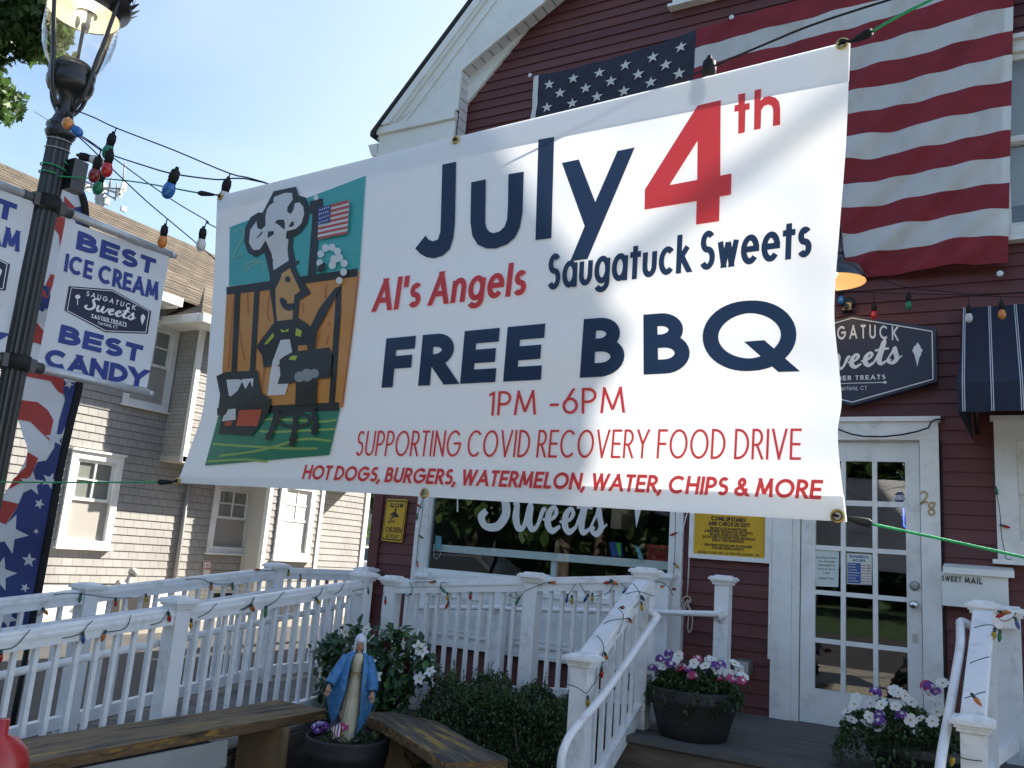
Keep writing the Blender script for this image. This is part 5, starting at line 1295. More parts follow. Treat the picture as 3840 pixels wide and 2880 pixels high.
for cx_, cy_, ax, ay, n in blobs:
    for _ in range(n):
        a = rnd.uniform(0, 6.283); q = math.sqrt(rnd.random()); p = onY(r8(cx_ + ax*q*math.cos(a), cy_ + ay*q*math.sin(a)), 4.86 + rnd.uniform(-.14, .14))
        leaf(m, p, rdir(rnd, -.15), V(0, -.6, 1), rnd.uniform(.06, .10), rnd.uniform(.03, .05), 1 if rnd.random() < .16 else 0, .15, .3)
for pth in (((890, 1100), (860, 700), (900, 300), (870, 215), (930, 240), (945, 130)), ((1000, 1000), (1080, 500), (1120, 230)), ((600, 1000), (560, 600), (480, 430)), ((1100, 900), (1200, 600), (1290, 340))): st.tube(smooth_path([tuple(onY(r8(*q), 4.9)) for q in pth], 4), .004, 5)
m.build('foliage', [LD, leafmat('young_leaf', (.10, .19, .05), .3)], md); st.build('stem', LD, md)
m = MB(); petal_flower(m, V(0, 0, 0), V(0, -1, .25), .04, 5, .5, 0, 1, .15, .6); o = m.build('blossom', [PW, mat('yellow_heart', (.5, .27, .02), .6)]); me_m = o.data; bpy.data.objects.remove(o)
for q in ((833, 245), (1262, 388), (1298, 430), (860, 520), (908, 632), (1268, 652), (1355, 595), (1140, 365), (450, 605), (870, 320), (655, 265)): flowerhead(md, me_m, onY(r8(*q), 4.70), rnd, 1)

# ================================================================ statue of the robed woman
def st_pt(a, b, dy=0): return V(tx + (a - 693)*KX, ty + dy, zt0 - .03 + (1140 - b)*KX)
KX = .2604*((V(tx, ty, zt0 + .25) - CAM).dot(_F))/(FPX/KP)
stt = thing('garden_statue', 'painted garden statue of a robed woman with a blue mantle and open hands', 'statue', (tx, ty, zt0 - .05))
sk = mat('statue_skin', (.46, .26, .17), .6, var=.15, vscale=30); gw = mat('statue_cream_gown', (.56, .50, .35), .65, var=.15, vscale=14, bump=.15, dirt=(.30, .27, .18), dscale=22, damt=.7)
bm_ = mat('statue_blue_mantle', (.04, .165, .37), .5, var=.35, vscale=22, bump=.25, bscale=60, dirt=(.22, .36, .48), dscale=26, damt=.75); wv = mat('statue_white_veil', (.60, .64, .68), .55, var=.12, vscale=24); gold = mat('statue_gold', (.33, .22, .08), .5)
def shell(rows, dep, fold, nf, seg=56, mb=None):
    """rows: (py, left, right, open left, open right) in sculpt units; open left None = closed all round"""
    m = mb or MB(); rg = []
    for (py, l, r, ol, orr), dd in zip(rows, dep):
        c = (l + r)/2; w_ = (r - l)/2; df, db = dd if isinstance(dd, tuple) else (dd, dd); ring = []
        if ol is None: a0, a1 = 270, 630
        else: a0 = 360 - math.degrees(math.acos(min(1, max(-1, (orr - c)/w_)))); a1 = 720 - math.degrees(math.acos(min(1, max(-1, (ol - c)/w_))))
        for k in range(seg + (0 if ol is None else 1)):
            t = R(a0 + (a1 - a0)*k/seg); q = 1 + fold*(math.sin(nf*t + py*.006) + .5*math.sin(nf*1.7*t + 1 + py*.011))*min(1, abs(py - 425)/160)
            sn = math.sin(t); ring.append(m.bm.verts.new(V(tx + (c - 693 + w_*math.cos(t)*q)*KX, ty + (df if sn < 0 else db)*sn*q, zt0 - .03 + (1140 - py)*KX)))
        rg.append(ring)
    n = len(rg[0]); cl = rows[0][3] is None
    for a, b in zip(rg, rg[1:]):
        for k in range(n if cl else n - 1):
            f = m.bm.faces.new((a[k], a[(k+1) % n], b[(k+1) % n], b[k])); f.smooth = True
    return m
N_ = None
shell([(1145,626,744,N_,N_), (1100,616,748,N_,N_), (1000,600,768,N_,N_), (900,604,774,N_,N_), (800,620,772,N_,N_), (720,636,766,N_,N_), (640,648,760,N_,N_), (600,654,754,N_,N_), (580,655,755,N_,N_), (540,650,762,N_,N_), (490,652,766,N_,N_), (455,655,768,N_,N_), (438,688,742,N_,N_), (425,694,734,N_,N_)],
      [.052, .055, .062, .062, .058, .052, .046, .042, .042, .048, .052, .046, .028, .02], .035, 17).build('gown', gw, stt)
m = shell([(1088,596,758,610,745), (1040,560,792,604,756), (980,535,822,602,762), (920,516,848,606,768), (860,503,868,614,770), (800,490,882,624,770), (750,484,884,634,768), (690,492,876,642,766), (620,520,858,648,764), (560,546,840,654,762), (500,574,818,660,760), (465,600,796,668,756), (442,632,772,680,748), (428,668,750,696,736)],
      [(.066,.07), (.07,.08), (.075,.085), (.08,.09), (.085,.09), (.09,.09), (.092,.085), (.088,.08), (.08,.072), (.07,.064), (.06,.056), (.052,.05), (.042,.044), (.03,.034)], .030, 11)
for sgn, pts in ((-1, [(612, 470, -.01), (572, 550, -.03), (535, 630, -.06), (508, 690, -.085)]), (1, [(790, 470, -.01), (826, 560, -.03), (848, 650, -.06), (860, 725, -.085)])):
    m.tube(smooth_path([tuple(st_pt(*p)) for p in pts], 4), [KX*(34 + 12*math.sin(i/12*1.8)) for i in range(13)], 14)
m.build('mantle', bm_, stt)
for sgn, (hx, hy) in ((-1, (498, 722)), (1, (858, 756))):
    m = MB(); u_ = KX; dn_ = V(sgn*.12, -.30, -1).normalized(); sd_ = V(1, 0, 0); pc_ = st_pt(hx, hy, -.098)
    m.tube([pc_ - dn_*u_*34, pc_ - dn_*u_*12, pc_ + dn_*u_*12, pc_ + dn_*u_*24], [u_*13, u_*17, u_*19, u_*15], 10)
    for o_, l_ in ((-14, 32), (-5, 39), (4.5, 36), (13, 27)):
        a = pc_ + sd_*u_*o_ + dn_*u_*20; e = a + dn_*u_*l_*.55 + sd_*o_*u_*.12; m.tube([a, e, a + dn_*u_*l_ + sd_*o_*u_*.2 + V(0, -.005, 0)], [u_*5.2, u_*4.8, u_*3.4], 6)
    a = pc_ - sd_*sgn*u_*13; m.tube([a, a + dn_*u_*10 - sd_*sgn*u_*13, a + dn_*u_*24 - sd_*sgn*u_*17], [u_*6.5, u_*6, u_*4], 6)
    m.build('hand', sk, stt)
m = MB(); hc = st_pt(712, 385, -.012); k_ = KX
m.ball(hc, (k_*37, k_*40, k_*50), 18, 14)
m.tube([st_pt(712, 440, 0), st_pt(712, 410, 0)], [k_*24, k_*19], 10)
m.tube([hc + V(0, -k_*38, k_*8), hc + V(0, -k_*46, -k_*8), hc + V(0, -k_*40, -k_*12)], [k_*4, k_*7, k_*4], 8)
m.ball(hc + V(0, -k_*28, -k_*40), (k_*14, k_*12, k_*10), 10, 6)
for s_ in (-1, 1): m.ball(hc + V(s_*k_*20, -k_*24, -k_*14), (k_*12, k_*12, k_*14), 8, 6)
m.build('head', sk, stt)
m = MB()
for s_ in (-1, 1): m.ball(hc + V(s_*k_*14, -k_*37, k_*5), (k_*6, k_*3, k_*3), 8, 5); m.tube([hc + V(s_*k_*6, -k_*39, k_*14), hc + V(s_*k_*14, -k_*38, k_*17), hc + V(s_*k_*23, -k_*33, k_*12)], k_*1.6, 5)
m.build('eyes', mat('painted_brown', (.07, .035, .02), .6), stt)
m = MB(); m.ball(hc + V(0, -k_*39, -k_*22), (k_*9, k_*3, k_*3.2), 8, 5); m.build('lips', mat('painted_lips', (.35, .10, .08), .6), stt)
m = shell([(452,656,774,690,740), (432,658,770,682,746), (410,662,766,680,748), (380,664,764,682,746), (356,665,763,688,740), (346,666,762,704,724)], [(.030,.05), (.034,.048), (.037,.046), (.039,.044), (.041,.043), (.0425,.042)], .012, 9)
shell([(352,666,763,N_,N_), (330,668,762,N_,N_), (308,676,755,N_,N_), (293,692,740,N_,N_), (284,712,720,N_,N_)], [.0425, .041, .034, .023, .006], .0, 5, mb=m)
m.tube([V(tx + (715 - 693 + 50*math.cos(R(a)))*KX, ty - .0435*math.sin(R(a)) , st_pt(0, 338).z) for a in range(-10, 191, 10)], KX*3, 6)
m.build('veil', wv, stt)
m = MB(); cp = [st_pt(702 + 50*math.cos(R(k)), 592, -.0) for k in range(0)]
ring = [V(st_pt(702, 592).x + k_*52*math.cos(R(a)), ty + .047*math.sin(R(a)), st_pt(702, 592).z) for a in range(180, 361, 15)]; m.tube(ring, k_*4, 6)
for pth in (((700, 590), (672, 606), (660, 630)), ((700, 590), (728, 606), (738, 632))): m.tube([st_pt(a, b, -.052) for a, b in pth], k_*4, 6)
m.ball(st_pt(700, 594, -.05), k_*8, 8, 6); m.build('cord_belt', gold, stt)
m = MB(); m.lathe([(.085, -.03), (.082, 0.004), (.07, .012)], (tx + (st_pt(690, 1140).x - tx), ty, st_pt(690, 1140).z), 24); m.build('statue_base', mat('statue_stone', (.36, .38, .36), .8, var=.2), stt)

# the statue faces the benches: turn it towards the street corner
Ms = Matrix.Translation((tx, ty, 0)) @ Matrix.Rotation(R(36), 4, 'Z') @ Matrix.Translation((-tx, -ty, 0))
for ch in stt.children: ch.data.transform(Ms)
# ================================================================ the big vinyl banner
bA, bB = V(-2.58, 2.095, 0), V(-.262, 1.878, 0)
bt = (bB - bA).normalized(); bn = V(bt.y, -bt.x, 0); BL_ = (bB - bA).length
def b_uv(p): return (p - bA).dot(bt)/BL_, (H + 1.24 - p.z)/1.09
def bulge(u, v):
    c = min(max(v, 0), 1)
    b = .035*math.sin(math.pi*min(max(u, 0), 1))*math.sin(math.pi*c)
    b -= .05*math.exp(-((1-u)/.05)**2)*math.sin(math.pi*c)**2
    b -= .07*math.exp(-(max(u, 0)/.07)**2)*max(0, c - .6)
    b += .007*math.sin(26*(u*1.2 - v*.7))*math.exp(-((u-1)**2 + v**2)*9) + .007*math.sin(24*(u*.9 + v*.8))*math.exp(-((u-1)**2 + (v-1)**2)*8)
    b += .007*math.sin(22*(u*1.4 + v*.8))*math.exp(-(u**2 + v**2)*10) + .0035*math.sin(9*v + 3*u)*math.sin(4*u)
    b += .0022*math.sin(34*v + 5*math.sin(3*u)) + .005*math.exp(-((u-.36)/.015)**2)*math.exp(-(v/.12)**2)
    return b
def bsurf(p):
    d = ray(p)
    q = CAM + d*((bA - CAM).dot(bn)/d.dot(bn)); u, v = b_uv(q)
    q = CAM + d*(((bA - CAM).dot(bn) + bulge(u, v))/d.dot(bn))
    return q, bn
def lerp(a, b, t): return (a[0] + (b[0]-a[0])*t, a[1] + (b[1]-a[1])*t)
def pathf(pts):
    P = smooth_path(pts, 8)
    def f(t):
        k = t*(len(P)-1); i = min(int(k), len(P)-2); return lerp(P[i], P[i+1], k - i)
    return f
eT = pathf([(469, 424), (985, 296), (1500, 172), (1836, 88)]); eB = pathf([(383, 1043), (650, 1057), (919, 1073), (1400, 1102), (1829, 1127)])
eL = pathf([(469, 424), (463, 580), (452, 740), (439, 880), (414, 960), (383, 1043)]); eR = pathf([(1836, 88), (1828, 300), (1813, 500), (1804, 620), (1803, 700), (1813, 800), (1818, 870), (1810, 930), (1814, 1000), (1829, 1127)])
def bpx(u, v):
    t, b, l, r = eT(u), eB(u), eL(v), eR(v); c00, c10, c01, c11 = eT(0), eT(1), eB(0), eB(1)
    return tuple((1-v)*t[k] + v*b[k] + (1-u)*l[k] + u*r[k] - ((1-u)*(1-v)*c00[k] + u*(1-v)*c10[k] + (1-u)*v*c01[k] + u*v*c11[k]) for k in (0, 1))
ban = thing('vinyl_banner', 'large white July 4th free BBQ banner stretched across the whole picture', 'banner', tuple(bA + (bB - bA)/2 + V(0, 0, H)))
bwht = mat('banner_vinyl', (.86, .875, .90), .42, var=.02, vscale=2, trans=.20)
bhem = mat('banner_hem_vinyl', (.84, .855, .88), .42, trans=.15)
bnavy = mat('banner_navy_ink', (.026, .055, .125), .42, var=.05, trans=.5); bred = mat('banner_red_ink', (.72, .075, .085), .42, var=.05, trans=.5)
m = MB(); m.grid(lambda u, v: bsurf(bpx(u, v))[0], 150, 80); m.build('banner_sheet', bwht, ban)
m = MB()
m.grid(lambda u, v: bsurf(bpx(u, v*.052))[0] - bn*.004, 60, 2); m.grid(lambda u, v: bsurf(bpx(u, .945 + v*.055))[0] - bn*.004, 60, 2)
m.build('hem', bhem, ban)
GB = [(0, 2212, 100), (0, 1659, 70)]
def bpoly(dst, pts, mp_, off, mi=0):
    P = [mp_(*q) for q in pts]; poly2d(dst, P, bsurf, off, mi=mi, box=GB)
m = MB()
for pts in ([(222,440),(294,426),(288,740),(280,820),(262,878),(225,912),(180,926),(140,920),(108,902),(82,875),(135,808),(152,830),(175,838),(200,828),(212,790),(215,720)],
            [(372,532),(448,517),(445,740),(452,772),(468,790),(490,796),(520,786),(545,762),(558,725),(562,660),(565,490),(645,477),(638,690),(625,765),(600,818),(560,853),(500,876),(450,875),(405,855),(378,810),(368,740)],
            [(720,312),(802,297),(788,822),(705,832)], [(842,432),(930,414),(1015,635),(1130,370),(1220,352),(975,930),(885,942),(960,760)]): bpoly(m.bm, pts, rJ, .003)
m.build('lettering', bnavy, ban); m = MB()
line_text(m.bm, 'Saugatuck Sweets', [rJ(765, 1093), rJ(2135, 918), rJ(2142, 703), rJ(775, 906)], bsurf, .0036, .155, .06, .2, 0, 26, zs=.0001, xs=.64)
m.build('lettering', bnavy, ban); m = MB()
line_text(m.bm, 'FREE', [rQ(102, 682), rQ(836, 645), rQ(857, 386), rQ(124, 455)], bsurf, .003, .255, .15, n=16, zs=.0001)
line_text(m.bm, 'BB', [rQ(1015, 636), rQ(1527, 612), rQ(1510, 330), rQ(1034, 366)], bsurf, .003, .225, .30, n=12, zs=.0001)
b2 = bmesh.new(); rg = [(1797 + 180*math.cos(R(a)) + 6*math.sin(R(a)), 443 + 133*math.sin(R(a)) - 10*math.cos(R(a))) for a in range(0, 361, 8)]
strip(b2, rg, [58 + 14*abs(math.cos(R(a))) for a in range(0, 361, 8)], 0, closed=True); b2.faces.new([b2.verts.new((x, y, 0)) for x, y in ((1772,470),(1865,463),(2030,607),(1930,610))])
b2 = union2d(b2); place2d(b2, rQ, bsurf, .003); merge(m.bm, b2)
m.build('lettering', bnavy, ban)
m = MB()
for pts in ([(1545,135),(1665,107),(1663,498),(1721,487),(1718,597),(1660,607),(1657,735),(1537,752),(1540,630),(1543,520),(1545,318)], [(1545,135),(1545,318),(1400,547),(1272,570)], [(1272,570),(1400,547),(1543,520),(1540,630),(1270,675)]): bpoly(m.bm, pts, rJ, .003)
m.build('lettering', bred, ban); m = MB()
for pts in (
            [(1755,78),(1792,70),(1790,127),(1815,120),(1815,155),(1793,160),(1790,275),(1755,282),(1757,165),(1735,168),(1737,135),(1757,130)],
            [(1840,57),(1874,48),(1872,110),(1890,93),(1918,86),(1948,94),(1967,114),(1973,150),(1973,235),(1935,242),(1937,160),(1930,137),(1912,130),(1890,138),(1875,160),(1872,255),(1837,263)]): bpoly(m.bm, pts, rJ, .003)
m.build('lettering', bred, ban); m = MB()
line_text(m.bm, "Al's Angels", [rQ(57, 334), rQ(764, 254), rQ(772, 98), rQ(72, 184)], bsurf, .003, .16, .07, .2, .06, 22, zs=.0001, xs=.68)
m.build('lettering', bred, ban); m = MB()
line_text(m.bm, '1PM -6PM', [rQ(586, 811), rQ(1224, 797), rQ(1222, 676), rQ(594, 700)], bsurf, .003, .105, .14, .40, .0, 20, zs=.0001)
m.build('lettering', bred, ban); m = MB()
line_text(m.bm, 'SUPPORTING COVID RECOVERY FOOD DRIVE', [(768, 985), (1731, 994), (1733, 926), (776, 931)], bsurf, .003, .085, .09, .22, .0, 40, zs=.0001, xs=.66)
m.build('lettering', bred, ban); m = MB()
line_text(m.bm, 'HOT DOGS, BURGERS, WATERMELON, WATER, CHIPS & MORE', [(653, 1035), (1774, 1079), (1777, 1037), (660, 1004)], bsurf, .003, .19, .08, .24, .06, 44, zs=.0001, xs=.95)
m.build('lettering', bred, ban)
# cook at the grill picture
IC = {'k': (.015, .015, .016), 'w': (.78, .79, .81), 't': (.06, .42, .42), 'o': (.60, .27, .06), 'd': (.52, .16, .04), 'g': (.03, .22, .13), 'l': (.30, .48, .13), 's': (.66, .36, .12), 'y': (.50, .58, .05), 'r': (.58, .08, .03), 'b': (.04, .07, .30), 'a': (.32, .33, .36), 'c': (.20, .50, .40), 'f': (.55, .06, .05)}
IK = list(IC); im = [mat('print_' + {'k':'black','w':'white','t':'teal','o':'orange','d':'rust','g':'green','l':'lime','s':'skin','y':'yellow','r':'red_orange','b':'blue','a':'grey','c':'pale_teal','f':'flag_red'}[k], IC[k], .42, trans=.27) for k in IK]
m = MB(); lay = [0]
def pic(k, *polys):
    lay[0] += 1
    for p in polys: bpoly(m.bm, p, rI, .003 + .0003*lay[0], IK.index(k))
def picb(k, wd, *paths):
    lay[0] += 1
    for p in paths:
        b2 = bmesh.new(); P = smooth_path(p, 6) if len(p) > 2 else p; strip(b2, P, wd, 0); place2d(b2, rI, bsurf, .003 + .0003*lay[0]); merge(m.bm, b2, IK.index(k))
def disc(k, *cs):
    lay[0] -= len(cs) - 1
    for i_, (x, y, r) in enumerate(cs): pic(k, [(x + r*math.cos(R(a)), y + r*1.05*math.sin(R(a))) for a in range(0, 360, 24)])
pic('t', [(165,293),(900,15),(867,530),(160,612)]); pic('o', [(150,620),(868,533),(835,830),(778,1268),(112,1290)]); pic('g', [(108,1300),(765,1266),(705,1525),(31,1583)])
picb('c', 10, [(168,355),(195,310),(235,305),(240,345),(185,452),(240,435)], [(330,478),(275,480),(250,510),(255,525),(300,490),(345,480),(350,510),(335,530)])
picb('d', 9, [(190,660),(170,900),(160,1060)], [(262,640),(268,760)], [(240,1000),(250,1010)], [(385,640),(370,760),(385,800)], [(345,880),(330,960)], [(215,830),(235,960),(250,1000)], [(690,600),(680,680)], [(655,860),(640,940)], [(700,880),(690,930)], [(860,560),(830,820),(775,1255)], [(560,700),(565,760)], [(700,700),(705,830)], [(360,1000),(340,1170)], [(540,1150),(548,1240)], [(610,1150),(600,1240)], [(690,1010),(650,1150)])
picb('l', 13, [(330,1345),(400,1330),(640,1345),(745,1335)], [(75,1465),(300,1480),(480,1490),(640,1490)], [(110,1530),(330,1500),(560,1440),(715,1450)], [(45,1560),(250,1550),(370,1560)], [(330,1395),(420,1400),(735,1385)], [(120,1335),(250,1360)])
pic('k', [(148,618),(400,583),(400,630),(150,658)], [(540,562),(858,517),(858,560),(545,602)], [(600,155),(670,138),(672,180),(660,192),(632,560),(588,560),(615,225),(600,220)], [(195,650),(225,645),(205,1075),(175,1080)], [(300,640),(328,635),(305,1070),(275,1075)], [(742,640),(772,600),(768,760),(735,1245),(703,1250),(735,760)], [(98,1272),(760,1240),(756,1285),(100,1312)])
pic('k', [(345,215),(405,100),(525,75),(540,122),(580,135),(600,190),(590,270),(555,325),(512,350),(508,400),(522,480),(545,472),(538,492),(520,500),(400,545),(385,560),(355,430),(310,458),(265,430),(245,370),(250,300),(280,240),(320,215)])
pic('w', [(360,240),(368,200),(410,130),(470,108),(505,110),(508,145),(480,185),(478,212),(498,224),(512,200),(520,165),(545,160),(566,185),(570,225),(555,275),(525,303),(475,316),(472,355),(485,360),(480,420),(487,475),(405,527),(395,440),(362,365),(330,415),(295,418),(272,380),(278,310),(312,262),(318,300),(338,308),(362,285)])
pic('k', [(385,555),(405,530),(500,480),(520,500),(548,565),(575,600),(607,652),(545,690),(540,760),(530,805),(410,820),(398,720),(385,640)])
pic('s', [(415,630),(445,570),(450,545),(495,515),(500,530),(550,640),(520,660),(515,700),(508,792),(425,802),(418,720)])
disc('k', (482,576,15)); pic('k', [(437,690),(450,672),(478,690),(480,708),(515,706),(512,742),(485,748),(455,732)])
pic('k', [(740,622),(772,612),(640,862),(630,945),(596,935),(608,830),(650,740)], [(405,815),(540,785),(605,830),(640,870),(628,965),(560,938),(540,965),(500,985),(440,1030),(400,1045),(352,1052),(345,990),(313,940)])
pic('w', [(445,905),(495,900),(508,970),(480,985),(440,1032),(425,1045),(440,1050),(445,1100),(430,1140),(490,1135),(470,1200),(375,1205),(388,1100),(402,1020)])
pic('y', [(355,930),(405,865),(412,885),(375,925)], [(445,845),(470,855),(490,840),(488,860),(450,862)], [(530,840),(562,855),(555,888),(525,880)])
pic('o', [(540,935),(590,932),(592,962),(540,970)])
pic('k', [(440,1012),(480,985),(545,965),(710,945),(725,995),(712,1110),(640,1115),(560,1120),(500,1140),(430,1142),(446,1090)], [(530,1120),(645,1115),(642,1250),(525,1262)])
pic('y', [(490,1010),(505,990),(540,990),(525,1015)]); disc('a', (505,1105,26), (545,1070,30), (575,1046,31), (610,1066,28), (630,1086,24), (590,1095,33), (550,1104,28))
pic('k', [(100,1100),(150,1078),(322,1070),(342,1190),(400,1230),(378,1310),(290,1420),(112,1410),(130,1310),(110,1280),(120,1200)])
pic('w', [(155,1120),(302,1113),(296,1165),(285,1125),(258,1170),(240,1130),(215,1180),(180,1210),(168,1205)], [(165,1280),(205,1275),(205,1335),(130,1345),(140,1315),(152,1305)]); pic('r', [(225,1285),(348,1280),(322,1370),(208,1370)], [(150,1345),(190,1342),(180,1368),(145,1370)])
picb('k', 26, [(430,1290),(405,1380),(375,1445)], [(535,1290),(518,1420),(506,1478)], [(620,1270),(640,1370),(622,1418)]); picb('k', 18, [(520 + 88*math.cos(R(a)), 1338 + 36*math.sin(R(a))) for a in range(0, 361, 20)])
disc('k', (385,1420,18), (515,1445,20), (632,1385,18))
disc('w', (637,136,14), (663,440,19), (690,408,20), (725,405,19), (754,426,19), (659,490,18), (738,470,22), (765,462,21), (728,502,20), (793,492,19), (790,540,19), (767,585,18)); pic('k', [(645,535),(655,505),(685,488),(697,500),(690,525),(665,545)])
hf = homog([(650,365),(812,332),(823,152),(657,195)])
pic('w', [hf(0,0),hf(1,0),hf(1,1),hf(0,1)])
for i in range(7): pic('f', [hf(0,i*2/13),hf(1,i*2/13),hf(1,(i*2+1)/13),hf(0,(i*2+1)/13)])
pic('b', [hf(0,.46),hf(.41,.46),hf(.41,1),hf(0,1)])
for i in range(5):
    for j in range(4): disc('w', (*hf(.05+.08*i+.02*(j % 2), .52+.13*j), 3.2))
m.build('cook_picture', im, ban)
brass = mat('brass', (.55, .40, .13), .25, metal=1)
grom = None; gpx = [(478, 425), (1820, 96), (386, 1040), (1810, 1115), (986, 303), (918, 1066)]
for p in gpx:
    q = bsurf(p)[0] + bn*.004
    if grom is None:
        mm = MB(); P = [V(.0115*math.cos(a), 0, .0115*math.sin(a)) for a in [k*math.pi/8 for k in range(17)]]; mm.tube(P, .0036, 8, cap=False); mm.lathe([(.0085, 0), (0, 0)], seg=12, mi=1)
        for v in mm.bm.verts:
            pass
        grom = mm.build('grommet', [brass, DARK]); me = grom.data; bpy.data.objects.remove(grom)
    o = bpy.data.objects.new('grommet', me); COL.objects.link(o); o.location = q; o.rotation_euler = (0, 0, math.atan2(bt.y, bt.x)); adopt(o, ban)
# ---------------------------------------------------------------- green shock cords
grn = mat('green_cord', (.02, .36, .13), .7, var=.25, vscale=60, bump=.4, bscale=300)
def cord(label, pts, knob, g0):
    t = thing('shock_cord', label, 'rope', tuple(pts[0]), 'green cords holding the banner')
    m = MB(); m.tube(smooth_path([tuple(p) for p in pts], 5), .0032, 8); m.build('cord', grn, t)
    m = MB(); k0, k1 = knob; d = k1 - k0
    m.tube(smooth_path([tuple(g0), tuple(g0 - bn*-.012), tuple(k0)], 4), .0035, 8); m.tube([k0, k0 + d*.25, k0 + d*.5, k0 + d*.85, k1], [.004, .007, .009, .011, .007], 10); m.build('hook', RUBBER, t)
PX, PY = -3.77, 2.13                                   # lamp post axis
AX = V(PX, PY, 0); DH = math.hypot(PX, PY)
def zax(p): d = ray(p); return H + d.z*DH/math.hypot(d.x, d.y)
def nearpost(p, off=.06): d = ray(p); t = (DH - off)/math.hypot(d.x, d.y); return CAM + d*t
aR = math.atan2(_R2.y, _R2.x); sgR = 1 if ((math.atan2(-PY, -PX) - aR) % (2*math.pi)) < math.pi else -1
gs = [bsurf(p)[0] + bn*.006 for p in gpx]
kA = bsurf((468, 423))[0] + bn*.01; kB = kA + (nearpost((75, 376)) - kA)*.075
wrap = [nearpost((75 + 0, 376), .0) + V(.062*math.cos(a) , .062*math.sin(a), .012*math.sin(a*1.5)) for a in [k*.5 for k in range(-2, 11)]]
cord('green shock cord from the lamp post to the upper left corner of the banner', [kB, V(PX, PY, zax((150, 388))) + V(_R2.x, _R2.y, 0)*.35] + [V(PX + .057*math.cos(a), PY + .057*math.sin(a), zax((100, 380)) + .003*k) for k, a in enumerate([aR + sgR*(.35 + .5*j) for j in range(26)])], (kA, kB), gs[0])
kA = bsurf((378, 1042))[0] + bn*.01; kB = kA + (nearpost((0, 1041)) - kA)*.07
cord('green shock cord from the lamp post to the lower left corner of the banner', [kB, (kB + nearpost((0, 1041)))/2 + V(0, 0, -.002), nearpost((-20, 1041), .05)], (kA, kB), gs[2])
kA, kB = atz((1838, 90), 1.93), atz((1884, 68), 1.89)
cord('green shock cord pulling the upper right corner of the banner', [kB, atz((1950, 30), 1.85), atz((2100, -45), 1.76), atz((2500, -260), 1.55)], (kA, kB), gs[1])
kA, kB = atz((1826, 1118), 1.96), atz((1884, 1132), 1.93)
cord('green shock cord pulling the lower right corner of the banner', [kB, atz((2000, 1157), 1.89), atz((2212, 1204), 1.80), atz((2700, 1318), 1.62)], (kA, kB), gs[3])

# ================================================================ street lamp
lmp = thing('street_lamp', 'black fluted street lamp with a clear glass globe and its lamp lit', 'street lamp', (PX, PY, 0))
zc0, zc1 = zax(rA(445, 1130)), zax(rA(460, 1030))
m = MB(); m.lathe([(.125, .02), (.125, .12), (.10, .2), (.085, .5), (.058, .62), (.050, .7), (.050, zc0)], (PX, PY, 0), 48, flute=.09, nfl=16); m.build('post', BLACK, lmp)
zcu = zax(rL(760, 1140)); zcup = zax(rL(850, 960)); zg0 = zax(rL(870, 850)); zg1 = zax(rL(1060, 110))
m = MB(); m.lathe([(.050, zc0 - .01), (.062, zc0 + .005), (.068, zc0 + .02), (.058, zc0 + .035), (.068, zc0 + .05), (.066, zc1 + .0), (.050, zc1 + .02), (.040, zc1 + .05), (.038, zcu - .03), (.05, zcu - .01), (.06, zcu), (.092, zcu + .012), (.102, zcu + .035), (.104, zcup - .02), (.098, zcup), (.103, zcup + .01), (.103, zg0 - .01), (.09, zg0)], (PX, PY, 0), 32); m.build('lamp_base', BLACK, lmp)
m = MB(); m.lathe([(.10, zg0 - .005), (.125, zg0 + .03), (.148, zg0 + .09), (.158, zg0 + .16), (.160, (zg0 + zg1)/2), (.160, zg1)], (PX, PY, 0), 40, cap=False); m.build('glass_globe', glass_mat('clear_globe', (.93, .95, .95), 1, 1.35), lmp)
m = MB(); m.lathe([(.088, zg0), (.075, zg0 + .025), (.03, zg0 + .04), (0, zg0 + .042)], (PX, PY, 0), 24); m.build('globe_seat', mat('dusty_metal', (.06, .06, .055), .7), lmp)
m = MB(); m.lathe([(.162, zg1 - .035), (.165, zg1 - .0), (.20, zg1 + .02), (.205, zg1 + .05), (.19, zg1 + .09), (.16, zg1 + .18), (.10, zg1 + .26), (.03, zg1 + .3), (0, zg1 + .36)], (PX, PY, 0), 40, cap=False)
for k in range(26):                                    # crown of leaves on the brim
    a = k*2*math.pi/26; d = V(math.cos(a), math.sin(a), 0); s = V(-d.y, d.x, 0); b = V(PX, PY, zg1 + .045) + d*.20
    m.face([b - s*.022, b + s*.022, b + d*.035 + V(0, 0, .035) + s*.004, b + d*.035 + V(0, 0, .035) - s*.004]); m.face([b - s*.022 + V(0, 0, .04), b + s*.022 + V(0, 0, .04), b + d*.012 + V(0, 0, .095)])
m.build('lamp_hood', BLACK, lmp)
m = MB(); m.lathe([(.160, zg1 - .03), (.155, zg1 + .02), (.14, zg1 + .05), (.02, zg1 + .06), (0, zg1 + .06)], (PX, PY, 0), 32, cap=False); m.build('reflector', mat('cream_reflector', (.74, .72, .64), .35), lmp)
m = MB(); m.lathe([(.042, zg1 + .055), (.042, zg1 - .055), (.040, zg1 - .06), (0, zg1 - .06)], (PX, PY, 0), 20); m.build('lamp_bulb', mat('lamp_glow', (1, .95, .8), .3, emit=(1, .86, .58), estr=2.2), lmp)
ld = bpy.data.lights.new('street_lamp_light', 'POINT'); ld.energy = .28; ld.color = (1, .92, .74); ld.shadow_soft_size = .05
lo = bpy.data.objects.new('lamp_light', ld); COL.objects.link(lo); lo.location = (PX, PY, zg1 - .085); adopt(lo, lmp)
